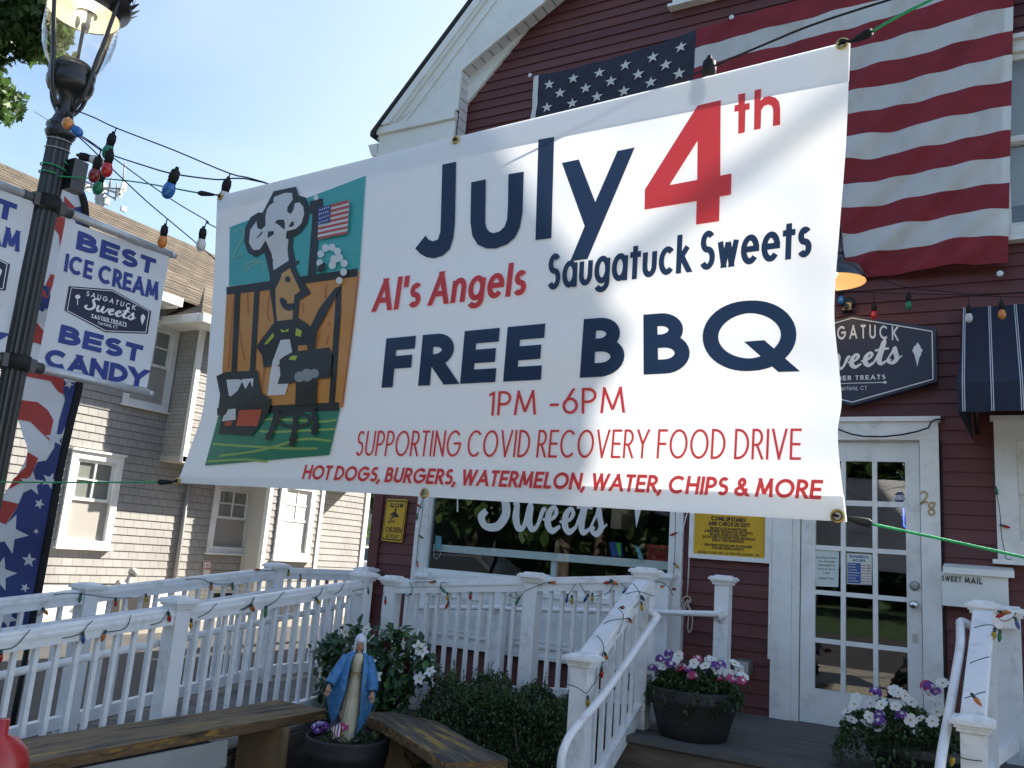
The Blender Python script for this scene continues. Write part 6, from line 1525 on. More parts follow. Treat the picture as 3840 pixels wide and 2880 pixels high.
m = MB(); m.lathe([(.008, zg0 + .04), (.008, zg0 + .20), (.013, zg0 + .21), (.013, zg0 + .24)], (PX + .02, PY, 0), 10); m.lathe([(.05, zg0 + .285), (.05, zg0 + .29), (0, zg0 + .30)], (PX + .02, PY, 0), 16)
for k in range(3): a = k*2.1; m.tube([(PX + .02 + .028*math.cos(a), PY + .028*math.sin(a), zg0 + .285), (PX + .02 + .028*math.cos(a), PY + .028*math.sin(a), zg0 + .24), (PX + .02 + .03*math.cos(a), PY + .03*math.sin(a), zg0 + .205)], [.014, .013, .006], 8, 1)
m.build('lamp_holder', [mat('steel_dull', (.12, .12, .12), .5), mat('ceramic', (.55, .55, .53), .4)], lmp)
va = math.atan2(-PY, -PX)
for k, da in enumerate((.75, .75 + math.pi/2, .75 + math.pi, .75 + 1.5*math.pi)):
    a = va + da; d = V(math.cos(a), math.sin(a), 0); m = MB()
    m.tube(smooth_path([tuple(V(PX, PY, zcu - .09) + d*.045), tuple(V(PX, PY, zcu - .02) + d*.09), tuple(V(PX, PY, zcup) + d*.115), tuple(V(PX, PY, zg0 + .02) + d*.124), tuple(V(PX, PY, (zg0+zg1)/2) + d*.158), tuple(V(PX, PY, zg1 + .02) + d*.19)], 4), .0095, 8)
    m.build('cage_rod', BLACK, lmp)
# outlet box, floodlight and cable ties on the post
zb_ = zax(rA(430, 1420)); vd = V(-PX, -PY, 0).normalized(); sdv = V(-vd.y, vd.x, 0)
m = MB(); c_ = AX + sdv*.07*1; c_ = V(PX, PY, 0) + V(.055, .075, 0); m.box((c_.x - .03, c_.y - .035, zb_ - .075), (c_.x + .03, c_.y + .035, zb_ + .075)); m.build('outlet_box', BLACK, lmp, bevel=.005)
m = MB()
for p in (rA(430, 1150), rA(420, 1225)): z = zax(p); m.tube([V(PX + .054*math.cos(a), PY + .054*math.sin(a), z - .010*math.cos(a - va)) for a in [k*.4 for k in range(17)]], .0022, 5)
m.tube([nearpost(rA(420, 1010)), nearpost(rA(285, 925), .0)], .0018, 5); m.build('cable_tie', mat('grey_tie', (.45, .45, .45), .5), lmp)
# pole banners
def pole_banner():
    t = thing('pole_banner', 'white pole banner with blue lettering hung on the house side of the lamp post', 'banner', (PX, PY + .4, zax((75, 650))), 'pole banners on the street lamp')
    XB = PX + .004
    S = lambda p: (onX(p, XB), V(1, 0, 0))
    co = [onX(rG(*q), XB) for q in ((283, 1385), (1115, 1568), (1285, 572), (497, 292))]
    hc = homog([rG(283, 1385), rG(1115, 1568), rG(1285, 572), rG(497, 292)])
    wav = lambda p: .010*math.sin((p.y - PY)*13 + (p.z)*4) + .006*math.sin(p.z*17 + p.y*5)
    def Sw(p): q = onX(p, XB); q = onX(p, XB + wav(q)); return q, V(1, 0, 0)
    cl = mat('banner_canvas', (.62, .64, .68), .75, var=.04, trans=.2); bl_ = mat('canvas_blue_ink', (.03, .055, .25), .7, var=.1, vscale=12, trans=.15)
    m = MB(); m.grid(lambda u, v: Sw(hc(u, v))[0], 24, 30)
    m.build('banner_cloth', cl, t)
    m = MB()
    for tx_, q, wt, gp, xx_ in (('BEST', [(572,512),(1165,712),(1185,593),(592,372)], .27, .10, 1.5), ('ICE CREAM', [(480,682),(1195,903),(1208,768),(500,545)], .215, .06, .78), ('BEST', [(437,1222),(1065,1376),(1087,1248),(463,1083)], .27, .10, 1.5), ('CANDY', [(335,1405),(1095,1570),(1122,1432),(347,1262)], .275, .06, 1.1)):
        m = MB(); line_text(m.bm, tx_, [rG(*a) for a in q], Sw, .003, wt, gp, .3, 0, 10, xs=xx_); m.build('lettering', bl_, t)
    hexo = [(520,795),(850,820),(1145,985),(1118,1157),(798,1145),(487,980)]
    m = MB(); poly2d(m.bm, [rG(*q) for q in hexo], Sw, .003, box=[(0, 500, 30), (300, 1000, 40)]); m.build('emblem', mat('canvas_navy_ink', (.015, .02, .055), .7), t)
    m = MB(); cen = (818, 985); ins = [(cen[0] + (x-cen[0])*.945, cen[1] + (y-cen[1])*.93) for x, y in hexo]
    for a, b in zip(ins, ins[1:] + ins[:1]):
        pts = [lerp(a, b, k/6) for k in range(7)]; b2 = bmesh.new(); strip(b2, pts, 4.5, 0); place2d(b2, rG, Sw, .0045); merge(m.bm, b2)
    line_text(m.bm, 'SAUGATUCK', [rG(*q) for q in ((648,868),(1020,978),(1030,942),(657,832))], Sw, .0045, .16, .4, n=6)
    hs = homog([rG(635, 965), rG(1022, 1060), rG(1045, 968), rG(660, 880)])
    b2 = sweets2d(); place2d(b2, lambda a, b: hs((a + .25)/6.15, b/2.0), Sw, .0045); merge(m.bm, b2)
    line_text(m.bm, 'TASTIER TREATS', [rG(*q) for q in ((688,1032),(955,1097),(958,1072),(690,1006))], Sw, .0045, .22, .22, n=5)
    line_text(m.bm, 'Fairfield, CT', [rG(*q) for q in ((738,1084),(885,1120),(888,1096),(741,1061))], Sw, .0045, .16, .18, n=3)
    b2 = bmesh.new(); strip(b2, [(685, 1030), (820, 1068), (955, 1104)], 4, 0); place2d(b2, rG, Sw, .0045); merge(m.bm, b2)
    poly2d(m.bm, [rG(*q) for q in ((1080,1005),(1098,1028),(1092,1050),(1074,1090),(1062,1045),(1066,1020))], Sw, .0045)
    poly2d(m.bm, [rG(585 + 20*math.cos(R(a)), 876 + 16*math.sin(R(a))) for a in range(0, 360, 30)], Sw, .0045); b2 = bmesh.new(); strip(b2, [(584, 890), (584, 938)], 6, 0); place2d(b2, rG, Sw, .0045); merge(m.bm, b2)
    m.build('emblem_lettering', SWHITE, t)
    al = mat('aluminium_arm', (.50, .52, .55), .45, metal=.4, var=.15, vscale=25)
    m = MB()
    for a, b in ((rG(470, 228), rG(1330, 560)), (rG(215, 1400), rG(1155, 1615))):
        p, q = onX(a, XB), onX(b, XB); q.z = p.z = (p.z + q.z)/2; m = MB(); m.tube([p, q - V(0, .03, 0)], .0215, 14); m.tube([q - V(0, .031, 0), q], [.0165, .0165], 12); m.build('arm', al, t)
        m2 = MB(); m2.tube([V(PX, PY + .05, p.z), V(PX, PY + .12, p.z)], .026, 12); m2.lathe([(.053, -.035), (.058, -.035), (.058, .035), (.053, .035)], (PX, PY, p.z), 24, cap=False); m2.box((PX - .03, PY + .035, p.z - .03), (PX + .03, PY + .075, p.z + .03))
        m2.build('bracket', mat('cast_bracket', (.09, .09, .09), .6, metal=.5), t)
    return t
pb = pole_banner()
t2 = thing('pole_banner', 'white pole banner cut by the left picture edge beside the lamp post', 'banner', (PX, PY - .44, zax((75, 650))), 'pole banners on the street lamp')
dY = onX(rG(268, 168), PX).y - onX(rG(1285, 572), PX).y
for ch in list(pb.children):
    if ch.name.startswith('bracket'):
        c_ = ch.copy(); COL.objects.link(c_); c_.matrix_basis = Matrix.Translation((0, 2*PY, 0)) @ Matrix.Scale(-1, 4, (0, 1, 0)); adopt(c_, t2)
    else: inst(ch, t2, (0, dY, 0))
# feather flag
fq = V(-5.75, 3.42, 0); fn = V(.86, -.51, 0)
rip = lambda p: .03*math.sin(p.z*5 + p.x*9) + .018*math.sin(p.z*11 - p.x*14)
def Sf(p): q = onP(p, fq, fn); q2 = onP(p, fq + fn*rip(q), fn); return q2, fn
fea = thing('feather_flag', 'tall stars and stripes feather flag planted behind the lamp post', 'flag', tuple(onP(rF(88, 1640), fq, fn)))
lf_ = pathf([(195, 90), (180, 170), (160, 300), (148, 400), (118, 490), (100, 590), (78, 700), (50, 830), (75, 940), (95, 1010), (60, 1090), (0, 1180), (-40, 1300), (-60, 1450), (-60, 1660)])
rt_f = pathf([(225, 82), (258, 95), (280, 150), (284, 300), (283, 500), (266, 760), (236, 900), (200, 1060), (165, 1250), (132, 1430), (90, 1660)])
wcl = mat('feather_white', (.60, .60, .62), .7, trans=.15, var=.04); rcl = mat('feather_red', (.42, .05, .04), .7, trans=.15, var=.1); bcl = mat('feather_blue', (.03, .045, .17), .7, trans=.15, var=.1)
m = MB(); m.grid(lambda u, v: Sf(rF(*lerp(lf_(v), rt_f(v), u)))[0], 16, 90); m.build('flag_cloth', wcl, fea)
FB = [(-40, 220, 24), (300, 1700, 60)]
m = MB()
for pts in ([(222,125),(270,175),(222,160)], [(180,190),(225,200),(222,300),(210,330),(205,260),(180,228)], [(175,395),(195,400),(165,480),(140,470)], [(112,545),(158,600),(150,642),(100,625)], [(75,690),(165,700),(150,715),(220,750),(225,815),(200,800),(175,765),(70,745)], [(52,828),(130,838),(165,865),(185,900),(170,970),(130,930),(105,905),(62,898)], [(95,1010),(132,1032),(110,1090),(85,1110),(30,1140),(45,1105),(90,1062)], [(0,1175),(65,1190),(20,1260),(-30,1290),(-40,1230)]): m = MB(); poly2d(m.bm, [rF(*q) for q in pts], Sf, .006, box=FB); m.build('red_stripe', rcl, fea)
m = MB()
for pts in ([(258,165),(285,160),(284,260),(250,190)], [(150,435),(172,440),(175,500),(155,530),(112,508)], [(212,762),(266,772),(240,890),(185,1010),(205,900),(225,830)], [(185,1000),(215,960),(200,1060),(165,1250),(132,1430),(90,1660),(-60,1660),(-45,1500),(-10,1440),(0,1300),(60,1200),(95,1120),(130,1045),(160,1040)]): m = MB(); poly2d(m.bm, [rF(*q) for q in pts], Sf, .006, box=FB); m.build('blue_field', bcl, fea)
m = MB()
for x, y, r, ro in ((28,1292,72,12), (-2,1432,62,20), (136,1190,19,10), (125,1285,11,0), (100,1385,26,30), (86,1480,17,10), (172,1110,30,10), (190,962,34,40), (238,776,17,10), (25,1585,38,5), (150,545,34,20), (110,1120,44,30)): m = MB(); poly2d(m.bm, [rF(*q) for q in star(x, y, r, ro, .42)], Sf, .009, box=FB); m.build('star', wcl, fea)
m = MB(); sl_ = pathf([(205, 76), (240, 78), (272, 100), (292, 150), (297, 240), (296, 400), (290, 600), (276, 772), (246, 900), (210, 1060), (176, 1250), (142, 1440), (100, 1660)])
m.tube([Sf(rF(*sl_(k/40)))[0] for k in range(41)], .026, 10); e_ = Sf(rF(100, 1660))[0]; m.tube([e_, V(e_.x - .02, e_.y, 0)], .018, 8); m.build('pole_sleeve', RUBBER, fea)

# ================================================================ festoon bulbs
def glassm(name, col): return mat('bulb_' + name, col, .22, coat=.5, trans=.25)
BC = {'red': glassm('red', (.55, .02, .03)), 'green': glassm('green', (.01, .22, .10)), 'blue': glassm('blue', (.015, .16, .48)), 'white': glassm('white', (.70, .70, .69)), 'orange': glassm('orange', (.72, .26, .05)), 'deepred': glassm('deep_red', (.25, .015, .02)), 'yellow': glassm('yellow', (.6, .42, .03))}
CB = {'red': glassm('c_red', (.50, .02, .02)), 'green': glassm('c_green', (.01, .20, .07)), 'blue': glassm('c_blue', (.04, .09, .30)), 'orange': glassm('c_orange', (.60, .17, .03)), 'yellow': glassm('c_yellow', (.52, .35, .02)), 'pale': glassm('c_pale', (.5, .55, .65))}
MEB = {}
def bulb_mesh(kind):
    if kind in MEB: return MEB[kind]
    if kind == 'fest':
        m = MB(); m.lathe([(.012, 0), (.017, -.008), (.022, -.022), (.0235, -.036), (.020, -.052), (.011, -.063), (0, -.066)], seg=16, cap=False); g_ = m.build('bulb', BC['red'])
        m = MB(); m.lathe([(.006, .060), (.008, .05), (.016, .044), (.0175, .03), (.0185, .028), (.0185, .012), (.0165, .010), (.0165, -.004)], seg=16); s_ = m.build('socket', RUBBER)
    else:
        m = MB(); m.lathe([(.006, 0), (.0098, -.006), (.0112, -.014), (.0095, -.026), (.005, -.038), (0, -.044)], seg=10, cap=False); g_ = m.build('bulb', CB['red'])
        m = MB(); m.lathe([(.004, .022), (.0075, .018), (.0078, .0), (.0065, -.004)], seg=8); s_ = m.build('socket', mat('green_socket', (.02, .05, .035), .5))
    MEB[kind] = (g_.data, s_.data); bpy.data.objects.remove(g_); bpy.data.objects.remove(s_); return MEB[kind]
CMESH = {}
def add_bulb(par, kind, colr, base, tip, sc_=1.0):
    gm, sm = bulb_mesh(kind); key = (kind, colr)
    if key not in CMESH: d_ = gm.copy(); d_.materials.clear(); d_.materials.append((BC if kind == 'fest' else CB)[colr]); CMESH[key] = d_
    d = (Vector(tip) - Vector(base)); q = V(0, 0, -1).rotation_difference(d if d.length > 1e-6 else V(0, 0, -1))
    o = bpy.data.objects.new('bulb', CMESH[key]); COL.objects.link(o); o.location = base; o.rotation_mode = 'QUATERNION'; o.rotation_quaternion = q; o.scale = (sc_,)*3; adopt(o, par)
    s = bpy.data.objects.new('socket', sm); COL.objects.link(s); s.parent = o; LOC[o.name] = Vector(base)
def strand(label, cables, bulbs, kind, cr_=.003, mtl=None):
    t = thing('light_string', label, 'string lights', tuple(cables[0][0]), 'strings of coloured lights')
    m = MB()
    for c_ in cables: m.tube(smooth_path([tuple(p) for p in c_], 4) if len(c_) > 2 else c_, cr_, 6)
    m.build('cable', mtl or RUBBER, t)
    for colr, b, tp in bulbs: add_bulb(t, kind, colr, b, tp)
    return t
Z = atz
def nodeb(n, s, g_, z): return [Z(n, z), Z(s, z)]
behind = lambda p, o=.05: bsurf(p)[0] - bn*o
A1 = [Z(rA(600, 905), 3.80), Z(rA(780, 975), 3.77), Z(rA(965, 1062), 3.72), Z(rA(1440, 1245), 3.62), Z(rA(1910, 1440), 3.55), Z(rA(2190, 1512), 3.5), behind((700, 395), .5), behind((1000, 310), .22), behind((1290, 215), .09), behind((1400, 175), .05), behind((1518, 128), .045), behind((1640, 72), .05), behind((1775, 0), .08), behind((2100, -180), .2)]
s1 = Z(rA(918, 1180), 3.72); w1 = behind((1518, 150), .04)
strand('festoon cable from the lamp post along the top edge of the banner', [A1, [Z(rA(965, 1062), 3.72), Z(rA(935, 1140), 3.72)], [Z(rA(1910, 1440), 3.55), Z(rA(1885, 1510), 3.55)]],
       [('green', Z(rA(912, 1200), 3.72), Z(rA(885, 1290), 3.72)), ('white', Z(rA(1868, 1580), 3.55), Z(rA(1850, 1650), 3.55)), ('white', w1, w1 + V(0, 0, -.06))], 'fest')
B1 = [Z(rA(640, 1120), 3.80), Z(rA(740, 1180), 3.76), Z(rA(835, 1245), 3.72), Z(rA(940, 1290), 3.65), Z(rA(1200, 1375), 3.4), Z(rA(1440, 1442), 3.2), Z(rA(1800, 1490), 3.4), Z(rA(2180, 1512), 3.5), behind((760, 420), .4), behind((1000, 500), .6)]
strand('festoon cable with a large blue bulb and two red bulbs left of the banner', [B1, [Z(rA(835, 1245), 3.72), Z(rA(818, 1335), 3.72)], [Z(rA(860, 1250), 3.7), Z(rA(905, 1275), 3.7)]],
       [('blue', Z(rA(1425, 1510), 3.15), Z(rA(1390, 1600), 3.15)), ('deepred', Z(rA(797, 1395), 3.72), Z(rA(770, 1490), 3.72)), ('red', Z(rA(898, 1345), 3.62), Z(rA(880, 1440), 3.62)), ('orange', Z(rA(563, 990), 3.70), Z(rA(560, 1060), 3.66)), ('blue', Z(rA(600, 1060), 3.69), Z(rA(660, 1110), 3.67))], 'fest')
C1 = [Z(rA(640, 1125), 3.80), Z(rA(740, 1215), 3.78), Z(rA(930, 1400), 3.85), Z(rA(1200, 1655), 4.05), Z(rB(1155, 405), 4.25), Z(rB(1480, 680), 4.6), Z((620, 700), 5.0), Z((1400, 655), 6.2)]
strand('festoon cable with an orange bulb hanging in front of the grey house roof', [C1, [Z(rB(1155, 405), 4.25), Z(rB(1145, 465), 4.25)]],
       [('orange', Z(rB(1130, 520), 4.25), Z(rB(1118, 590), 4.25)), ('green', Z(rA(830, 1500), 3.9), Z(rA(808, 1575), 3.9))], 'fest')
D1 = [Z(rA(650, 1110), 3.80), Z(rA(780, 1195), 3.78), Z(rA(940, 1310), 3.85), Z(rA(1400, 1640), 4.1), Z(rB(1430, 420), 4.2), Z(rB(1500, 470), 4.3), Z((700, 600), 4.9), Z((1500, 660), 6.2)]
strand('festoon cable with a white bulb hanging beside the upper left edge of the banner', [D1, [Z(rB(1430, 420), 4.2), Z(rB(1410, 480), 4.2)]],
       [('white', Z(rB(1396, 540), 4.2), Z(rB(1385, 615), 4.2)), ('white', Z(rA(745, 1315), 3.75), Z(rA(850, 1345), 3.75))], 'fest')
yw = 6.40; Y_ = lambda a, b, y=yw: onY(rS(a, b), y)
strand('festoon cable with blue red and white bulbs along the wall above the shop sign', [[Y_(-700, 40), Y_(80, 112), Y_(530, 142), Y_(900, 152), Y_(1590, 172, 6.2), Y_(2212, 192, 6.1), Y_(2800, 190, 6.1)], [Y_(530, 142), Y_(527, 255)], [Y_(1590, 172, 6.2), Y_(1597, 285, 6.2)]],
       [('blue', Y_(158, 178), Y_(160, 250)), ('red', Y_(530, 345), Y_(530, 460)), ('white', Y_(1595, 372, 6.2), Y_(1595, 480, 6.2))], 'fest')
strand('thin festoon cable with a green and an orange bulb crossing the top of the awning', [[Y_(300, -160), Y_(690, 20), Y_(930, 88), Y_(1250, 120), Y_(1600, 156, 6.25), Y_(2212, 140, 6.1), Y_(2800, 100, 6.1)], [Y_(930, 88), Y_(918, 170)], [Y_(1945, 190, 6.0), Y_(1957, 270, 6.0)]],
       [('green', Y_(917, 235), Y_(917, 320)), ('orange', Y_(1962, 330, 6.0), Y_(1968, 420, 6.0))], 'fest')

# ================================================================ C9 light strings wound round the rails
gc = mat('dark_green_wire', (.018, .03, .024), .5)
def c9(label, f, cables, bulbs):
    strand(label, [[f(*q) for q in c_] for c_ in cables], [(k, f(*b), f(*tp)) for k, b, tp in bulbs], 'c9', .0024, gc)
XN = -4.152
fN4 = lambda a, b: onX(r4(a, b), XN); fN7 = lambda a, b: onX(rr7(a, b), XN)
cab = [[fN4(*q) for q in c_] for c_ in ([(-60, 760), (0, 720), (120, 690), (240, 555)], [(500, 625), (640, 590), (700, 520), (740, 485)], [(850, 575), (1000, 545), (1045, 440)], [(1200, 518), (1290, 490), (1345, 395)], [(1580, 460), (1660, 420), (1730, 345)], [(1930, 400), (1990, 370), (2030, 290)])]
cab += [[fN7(*q) for q in c_] for c_ in ([(0, 1080), (60, 1050), (100, 1020), (120, 965)], [(200, 1055), (290, 1010), (370, 925)], [(600, 980), (660, 955), (690, 880)], [(780, 948), (830, 920), (868, 850)], [(930, 922), (1040, 895), (1090, 840), (1170, 833)])]
strand('green light string with coloured bulbs wound along the near ramp railing', cab, [(k, fN4(*a), fN4(*b)) for k, a, b in (('blue', (663, 605), (665, 680)), ('orange', (833, 590), (800, 680)), ('red', (1348, 440), (1360, 515)), ('yellow', (1525, 495), (1518, 560)), ('orange', (2005, 370), (2040, 430)), ('green', (2120, 410), (2113, 460)), ('red', (8, 750), (0, 820)))] + [(k, fN7(*a), fN7(*b)) for k, a, b in (('orange', (102, 1050), (130, 1110)), ('green', (216, 1070), (203, 1145)), ('yellow', (640, 995), (670, 1055)), ('green', (1060, 910), (1063, 970)), ('red', (1205, 985), (1207, 1035)))], 'c9', .0024, gc)
XR_ = -5.20
fF4 = lambda a, b: onX(r4(a, b), XR_); fF7 = lambda a, b: onX(rr7(a, b), XR_)
strand('green light string with coloured bulbs along the far ramp railing', [[fF4(*q) for q in c_] for c_ in ([(430, 275), (560, 263), (640, 268), (790, 290), (930, 305), (1050, 298)], [(1480, 155), (1600, 150), (1690, 185), (1760, 192), (1860, 190)], [(270, 460), (320, 430), (345, 395)], [(2070, 78), (2127, 82)])] + [[fF7(*q) for q in c_] for c_ in ([(110, 742), (250, 750), (405, 743)], [(640, 810), (715, 835), (840, 840)])],
   [(k, fF4(*a), fF4(*b)) for k, a, b in (('green', (643, 290), (630, 350)), ('red', (923, 325), (920, 400)), ('yellow', (1165, 292), (1165, 360)), ('orange', (352, 400), (392, 450)), ('orange', (1686, 200), (1685, 255)), ('green', (1855, 200), (1855, 245)), ('red', (2062, 78), (2020, 75)))] + [(k, fF7(*a), fF7(*b)) for k, a, b in (('yellow', (404, 760), (400, 820)), ('red', (717, 840), (725, 875)), ('orange', (500, 800), (505, 830)))], 'c9', .0024, gc)
YR = 5.30
fP7 = lambda a, b: onY(rr7(a, b), YR); fP6 = lambda a, b: onY(r6(a, b), YR)
strand('green light string with coloured bulbs on the railing in front of the shop window', [[fP7(*q) for q in c_] for c_ in ([(1195, 960), (1185, 890), (1225, 843)], [(1405, 845), (1430, 890), (1420, 950)], [(1440, 848), (1560, 842), (1610, 850)], [(1715, 855), (1670, 850), (1662, 890)], [(1740, 1060), (1725, 950)])] + [[fP6(*q) for q in c_] for c_ in ([(15, 950), (90, 985), (160, 920), (330, 848)], [(485, 945), (515, 948), (570, 862)], [(605, 852), (670, 955), (775, 960)], [(805, 952), (850, 925), (887, 860)], [(948, 860), (1005, 912)])],
   [(k, fP7(*a), fP7(*b)) for k, a, b in (('green', (1675, 905), (1712, 945)), ('yellow', (1720, 955), (1722, 990)), ('red', (1913, 950), (1910, 1000)), ('red', (1722, 1028), (1700, 1080)), ('orange', (1605, 843), (1580, 848)), ('pale', (1405, 950), (1380, 955)), ('red', (1207, 990), (1207, 1030)))] + [(k, fP6(*a), fP6(*b)) for k, a, b in (('orange', (365, 850), (408, 848)), ('red', (850, 848), (820, 852)), ('orange', (880, 840), (895, 850)), ('green', (95, 995), (62, 1060)), ('blue', (503, 970), (488, 1050)), ('yellow', (540, 980), (540, 1032)), ('blue', (665, 970), (625, 1035)), ('yellow', (710, 962), (708, 1015)), ('blue', (1000, 908), (962, 935)))], 'c9', .0024, gc)
XS = -1.915
fS6 = lambda a, b: onX(r6(a, b), XS); fS7 = lambda a, b: onX(r7(a, b), XS)
strand('green light string with coloured bulbs wound down the left stair railing', [[fS6(*q) for q in c_] for c_ in ([(750, 1290), (795, 1350), (802, 1420), (770, 1500)], [(805, 1195), (850, 1170), (930, 1155), (1015, 1148)], [(920, 1060), (965, 1110), (960, 1180), (920, 1280)], [(1050, 860), (1100, 930), (1105, 1000), (1060, 1060)], [(985, 945), (1095, 925), (1220, 962)], [(1230, 840), (1290, 850), (1350, 900), (1380, 960)])] + [[fS7(*q) for q in c_] for c_ in ([(505, 810), (590, 840), (660, 890)], [(665, 885), (740, 780), (790, 660), (800, 545)])],
   [(k, fS6(*a), fS6(*b)) for k, a, b in (('red', (955, 1058), (1025, 1056)), ('orange', (1022, 1160), (1058, 1215)), ('orange', (820, 1450), (852, 1535)), ('blue', (1125, 975), (1158, 1032)), ('yellow', (1120, 1035), (1124, 1098)), ('orange', (1295, 882), (1260, 895)), ('red', (1385, 905), (1442, 910)))] + [(k, fS7(*a), fS7(*b)) for k, a, b in (('red', (790, 695), (790, 775)), ('yellow', (672, 935), (676, 1015)))], 'c9', .0024, gc)
fR = lambda a, b, y=4.36: onY(r5(a, b), y)
strand('green light string with coloured bulbs on the right stair railing', [[fR(*q, 4.9) for q in ((1530, 668), (1600, 650), (1665, 650), (1705, 690))], [fR(*q, 4.75) for q in ((1500, 920), (1560, 895), (1640, 872))], [fR(*q, 4.5) for q in ((1465, 1165), (1530, 1145), (1570, 1130), (1615, 1118))], [fR(*q) for q in ((1395, 1560), (1470, 1595), (1590, 1610))], [fR(*q, 5.2) for q in ((1690, 560), (1730, 620), (1800, 600), (1830, 560))]],
   [('orange', fR(1535, 1160, 4.48), fR(1580, 1215, 4.48)), ('yellow', fR(1385, 1580), fR(1370, 1650)), ('yellow', fR(1675, 695, 5.1), fR(1665, 770, 5.1)), ('green', fR(1715, 710, 5.1), fR(1708, 775, 5.1)), ('orange', fR(1730, 555, 5.2), fR(1790, 560, 5.2)), ('red', fR(1740, 570, 5.2), fR(1715, 580, 5.2)), ('green', fR(1468, 1040, 4.8), fR(1470, 1110, 4.8)), ('blue', fR(1830, 620, 5.2), fR(1845, 665, 5.2))], 'c9', .0024, gc)
fW = lambda a, b: onY(rW(a, b), YF - .075)
strand('light string with a few unlit bulbs hanging down the left casing of the shop window', [[fW(*q) for q in ((1310, 380), (1295, 560), (1300, 620), (1265, 860), (1235, 1100), (1210, 1260), (1190, 1500), (1170, 1700))], [fW(*q) for q in ((1310, 380), (1250, 540), (1195, 680), (1180, 740))]],
   [('red', fW(1235, 545), fW(1180, 500)), ('green', fW(1185, 745), fW(1180, 800)), ('green', fW(1250, 1170), fW(1345, 1235)), ('orange', fW(1185, 1720), fW(1200, 1800))], 'c9', .0026, gc)
fW6 = lambda a, b: onY(r6(a, b), YF - .075)
strand('light string hanging down the right casing of the shop window', [[fW6(*q) for q in ((1400, 260), (1398, 430), (1395, 600), (1390, 700), (1385, 780))]], [('red', fW6(1392, 445), fW6(1355, 460)), ('yellow', fW6(1400, 705), fW6(1445, 745))], 'c9', .0026, gc)
fWm = lambda a, b: onY(rM(a, b), YF - .07)
strand('light string hanging down the casing of the right-hand window', [[fWm(*q) for q in ((1610, -900), (1640, -500), (1700, -200), (1740, 0), (1765, 200), (1775, 380), (1790, 560), (1810, 680), (1850, 850), (1870, 970), (2000, 1010), (2212, 1050))]], [('red', fWm(1820, 362), fWm(2015, 415)), ('green', fWm(1680, -335), fWm(1695, -280))], 'c9', .0028, gc)
# ================================================================ grey shingled house across the driveway
gh = thing('shingled_house', 'grey shingled house with white window trim across the driveway', 'house', (-13.5, 10, 0))
shg = brick_mat('grey_shingles', (.315, .303, .287), (.345, .333, .316), (.15, .145, .138), .17, .125, .004, 'YZ', .3, var=.12, vscale=1.5)
shg2 = brick_mat('grey_shingles_end', (.315, .303, .287), (.345, .333, .316), (.15, .145, .138), .17, .125, .004, 'XZ', .3, var=.12, vscale=1.5)
GX = -12.0; E_ = .125
def shingles(m, f, a0, a1, z0, z1, opens=()):
    z = z0
    while z < z1 - 1e-4:
        zt = min(z + E_, z1); zs = sorted(set([z, zt] + [q for o in opens for q in (o[2], o[3]) if z < q < zt]))
        for za, zb in zip(zs, zs[1:]):
            iv = [(a0, a1)]
            for o in opens:
                if o[2] <= za + 1e-6 and o[3] >= zb - 1e-6: iv = [q for a, b in iv for q in ((a, min(b, o[0])), (max(a, o[1]), b)) if q[1] - q[0] > 1e-4]
            off = lambda q: .011*(1 - (q - z)/E_) + .002
            for a, b in iv:
                m.face([f(a, off(za), za), f(b, off(za), za), f(b, off(zb), zb), f(a, off(zb), zb)])
                if za == z: m.face([f(a, 0, za), f(b, 0, za), f(b, off(za), za), f(a, off(za), za)])
        z = zt
WN = [(7.84, 8.72, H - .40, H + 1.02), (8.52, 9.40, H + 1.86, H + 3.30), (10.62, 11.56, H - .38, H + .86)]
m = MB(); shingles(m, lambda a, o, z: V(GX + o, a, z), 3.5, 14.82, .625, H + 3.62, WN); m.build('wall', shg, gh)
BX = -11.46
m = MB(); shingles(m, lambda a, o, z: V(BX + o, a, z), 9.41, 14.2, H + 1.14, H + 3.45, [(11.2, 12.1, H + 1.7, H + 3.0)]); m.build('bay_wall', shg, gh)
m = MB(); shingles(m, lambda a, o, z: V(a, 9.41 - o, z), GX, BX, H + 1.14, H + 3.62); m.build('bay_wall', shg2, gh)
m = MB(); m.box((GX, 9.39, H + 1.05), (BX + .03, 14.2, H + 1.139)); m.box((GX, 9.42, H + 1.139), (BX - .02, 14.18, H + 3.6)); m.build('bay_floor', mat('bay_soffit', (.42, .40, .36), .7), gh)
# lower angled bay
LX = -11.43
m = MB(); shingles(m, lambda a, o, z: V(LX + o, a, z), 11.43, 12.75, .625, H + 1.05, [(11.64, 12.58, H - .42, H + 1.0)])
m.build('bay_wall', shg, gh)
m = MB(); m.box((GX + .02, 11.44, .3), (LX - .001, 12.74, H + 1.04)); m.hexa([(GX + .02, 12.741, .3), (LX - .02, 12.741, .3), (GX + .02, 13.2, .3)], [(GX + .02, 12.741, H + 1.04), (LX - .02, 12.741, H + 1.04), (GX + .02, 13.2, H + 1.04)]); m.build('bay_core', mat('pale_trim_wall', (.55, .53, .48), .7), gh)
for lo_, hi_ in [((LX - .06, y, .56), (LX + .03, y + .085, H + 1.06)) for y in (11.36, 12.745)] + [((GX - .01, 14.80, .56), (GX + .035, 14.93, H + 3.6)), ((BX - .04, 9.385, H + 1.04), (BX + .03, 9.47, H + 3.45))]:
    m = MB(); m.box(lo_, hi_); m.build('corner_board', TRIM, gh)
m = MB(); m.box((-19, 3.5, .3), (GX - .02, 14.8, H + 3.6)); m.build('wall_core', mat('core_wall', (.35, .33, .3), .8), gh)
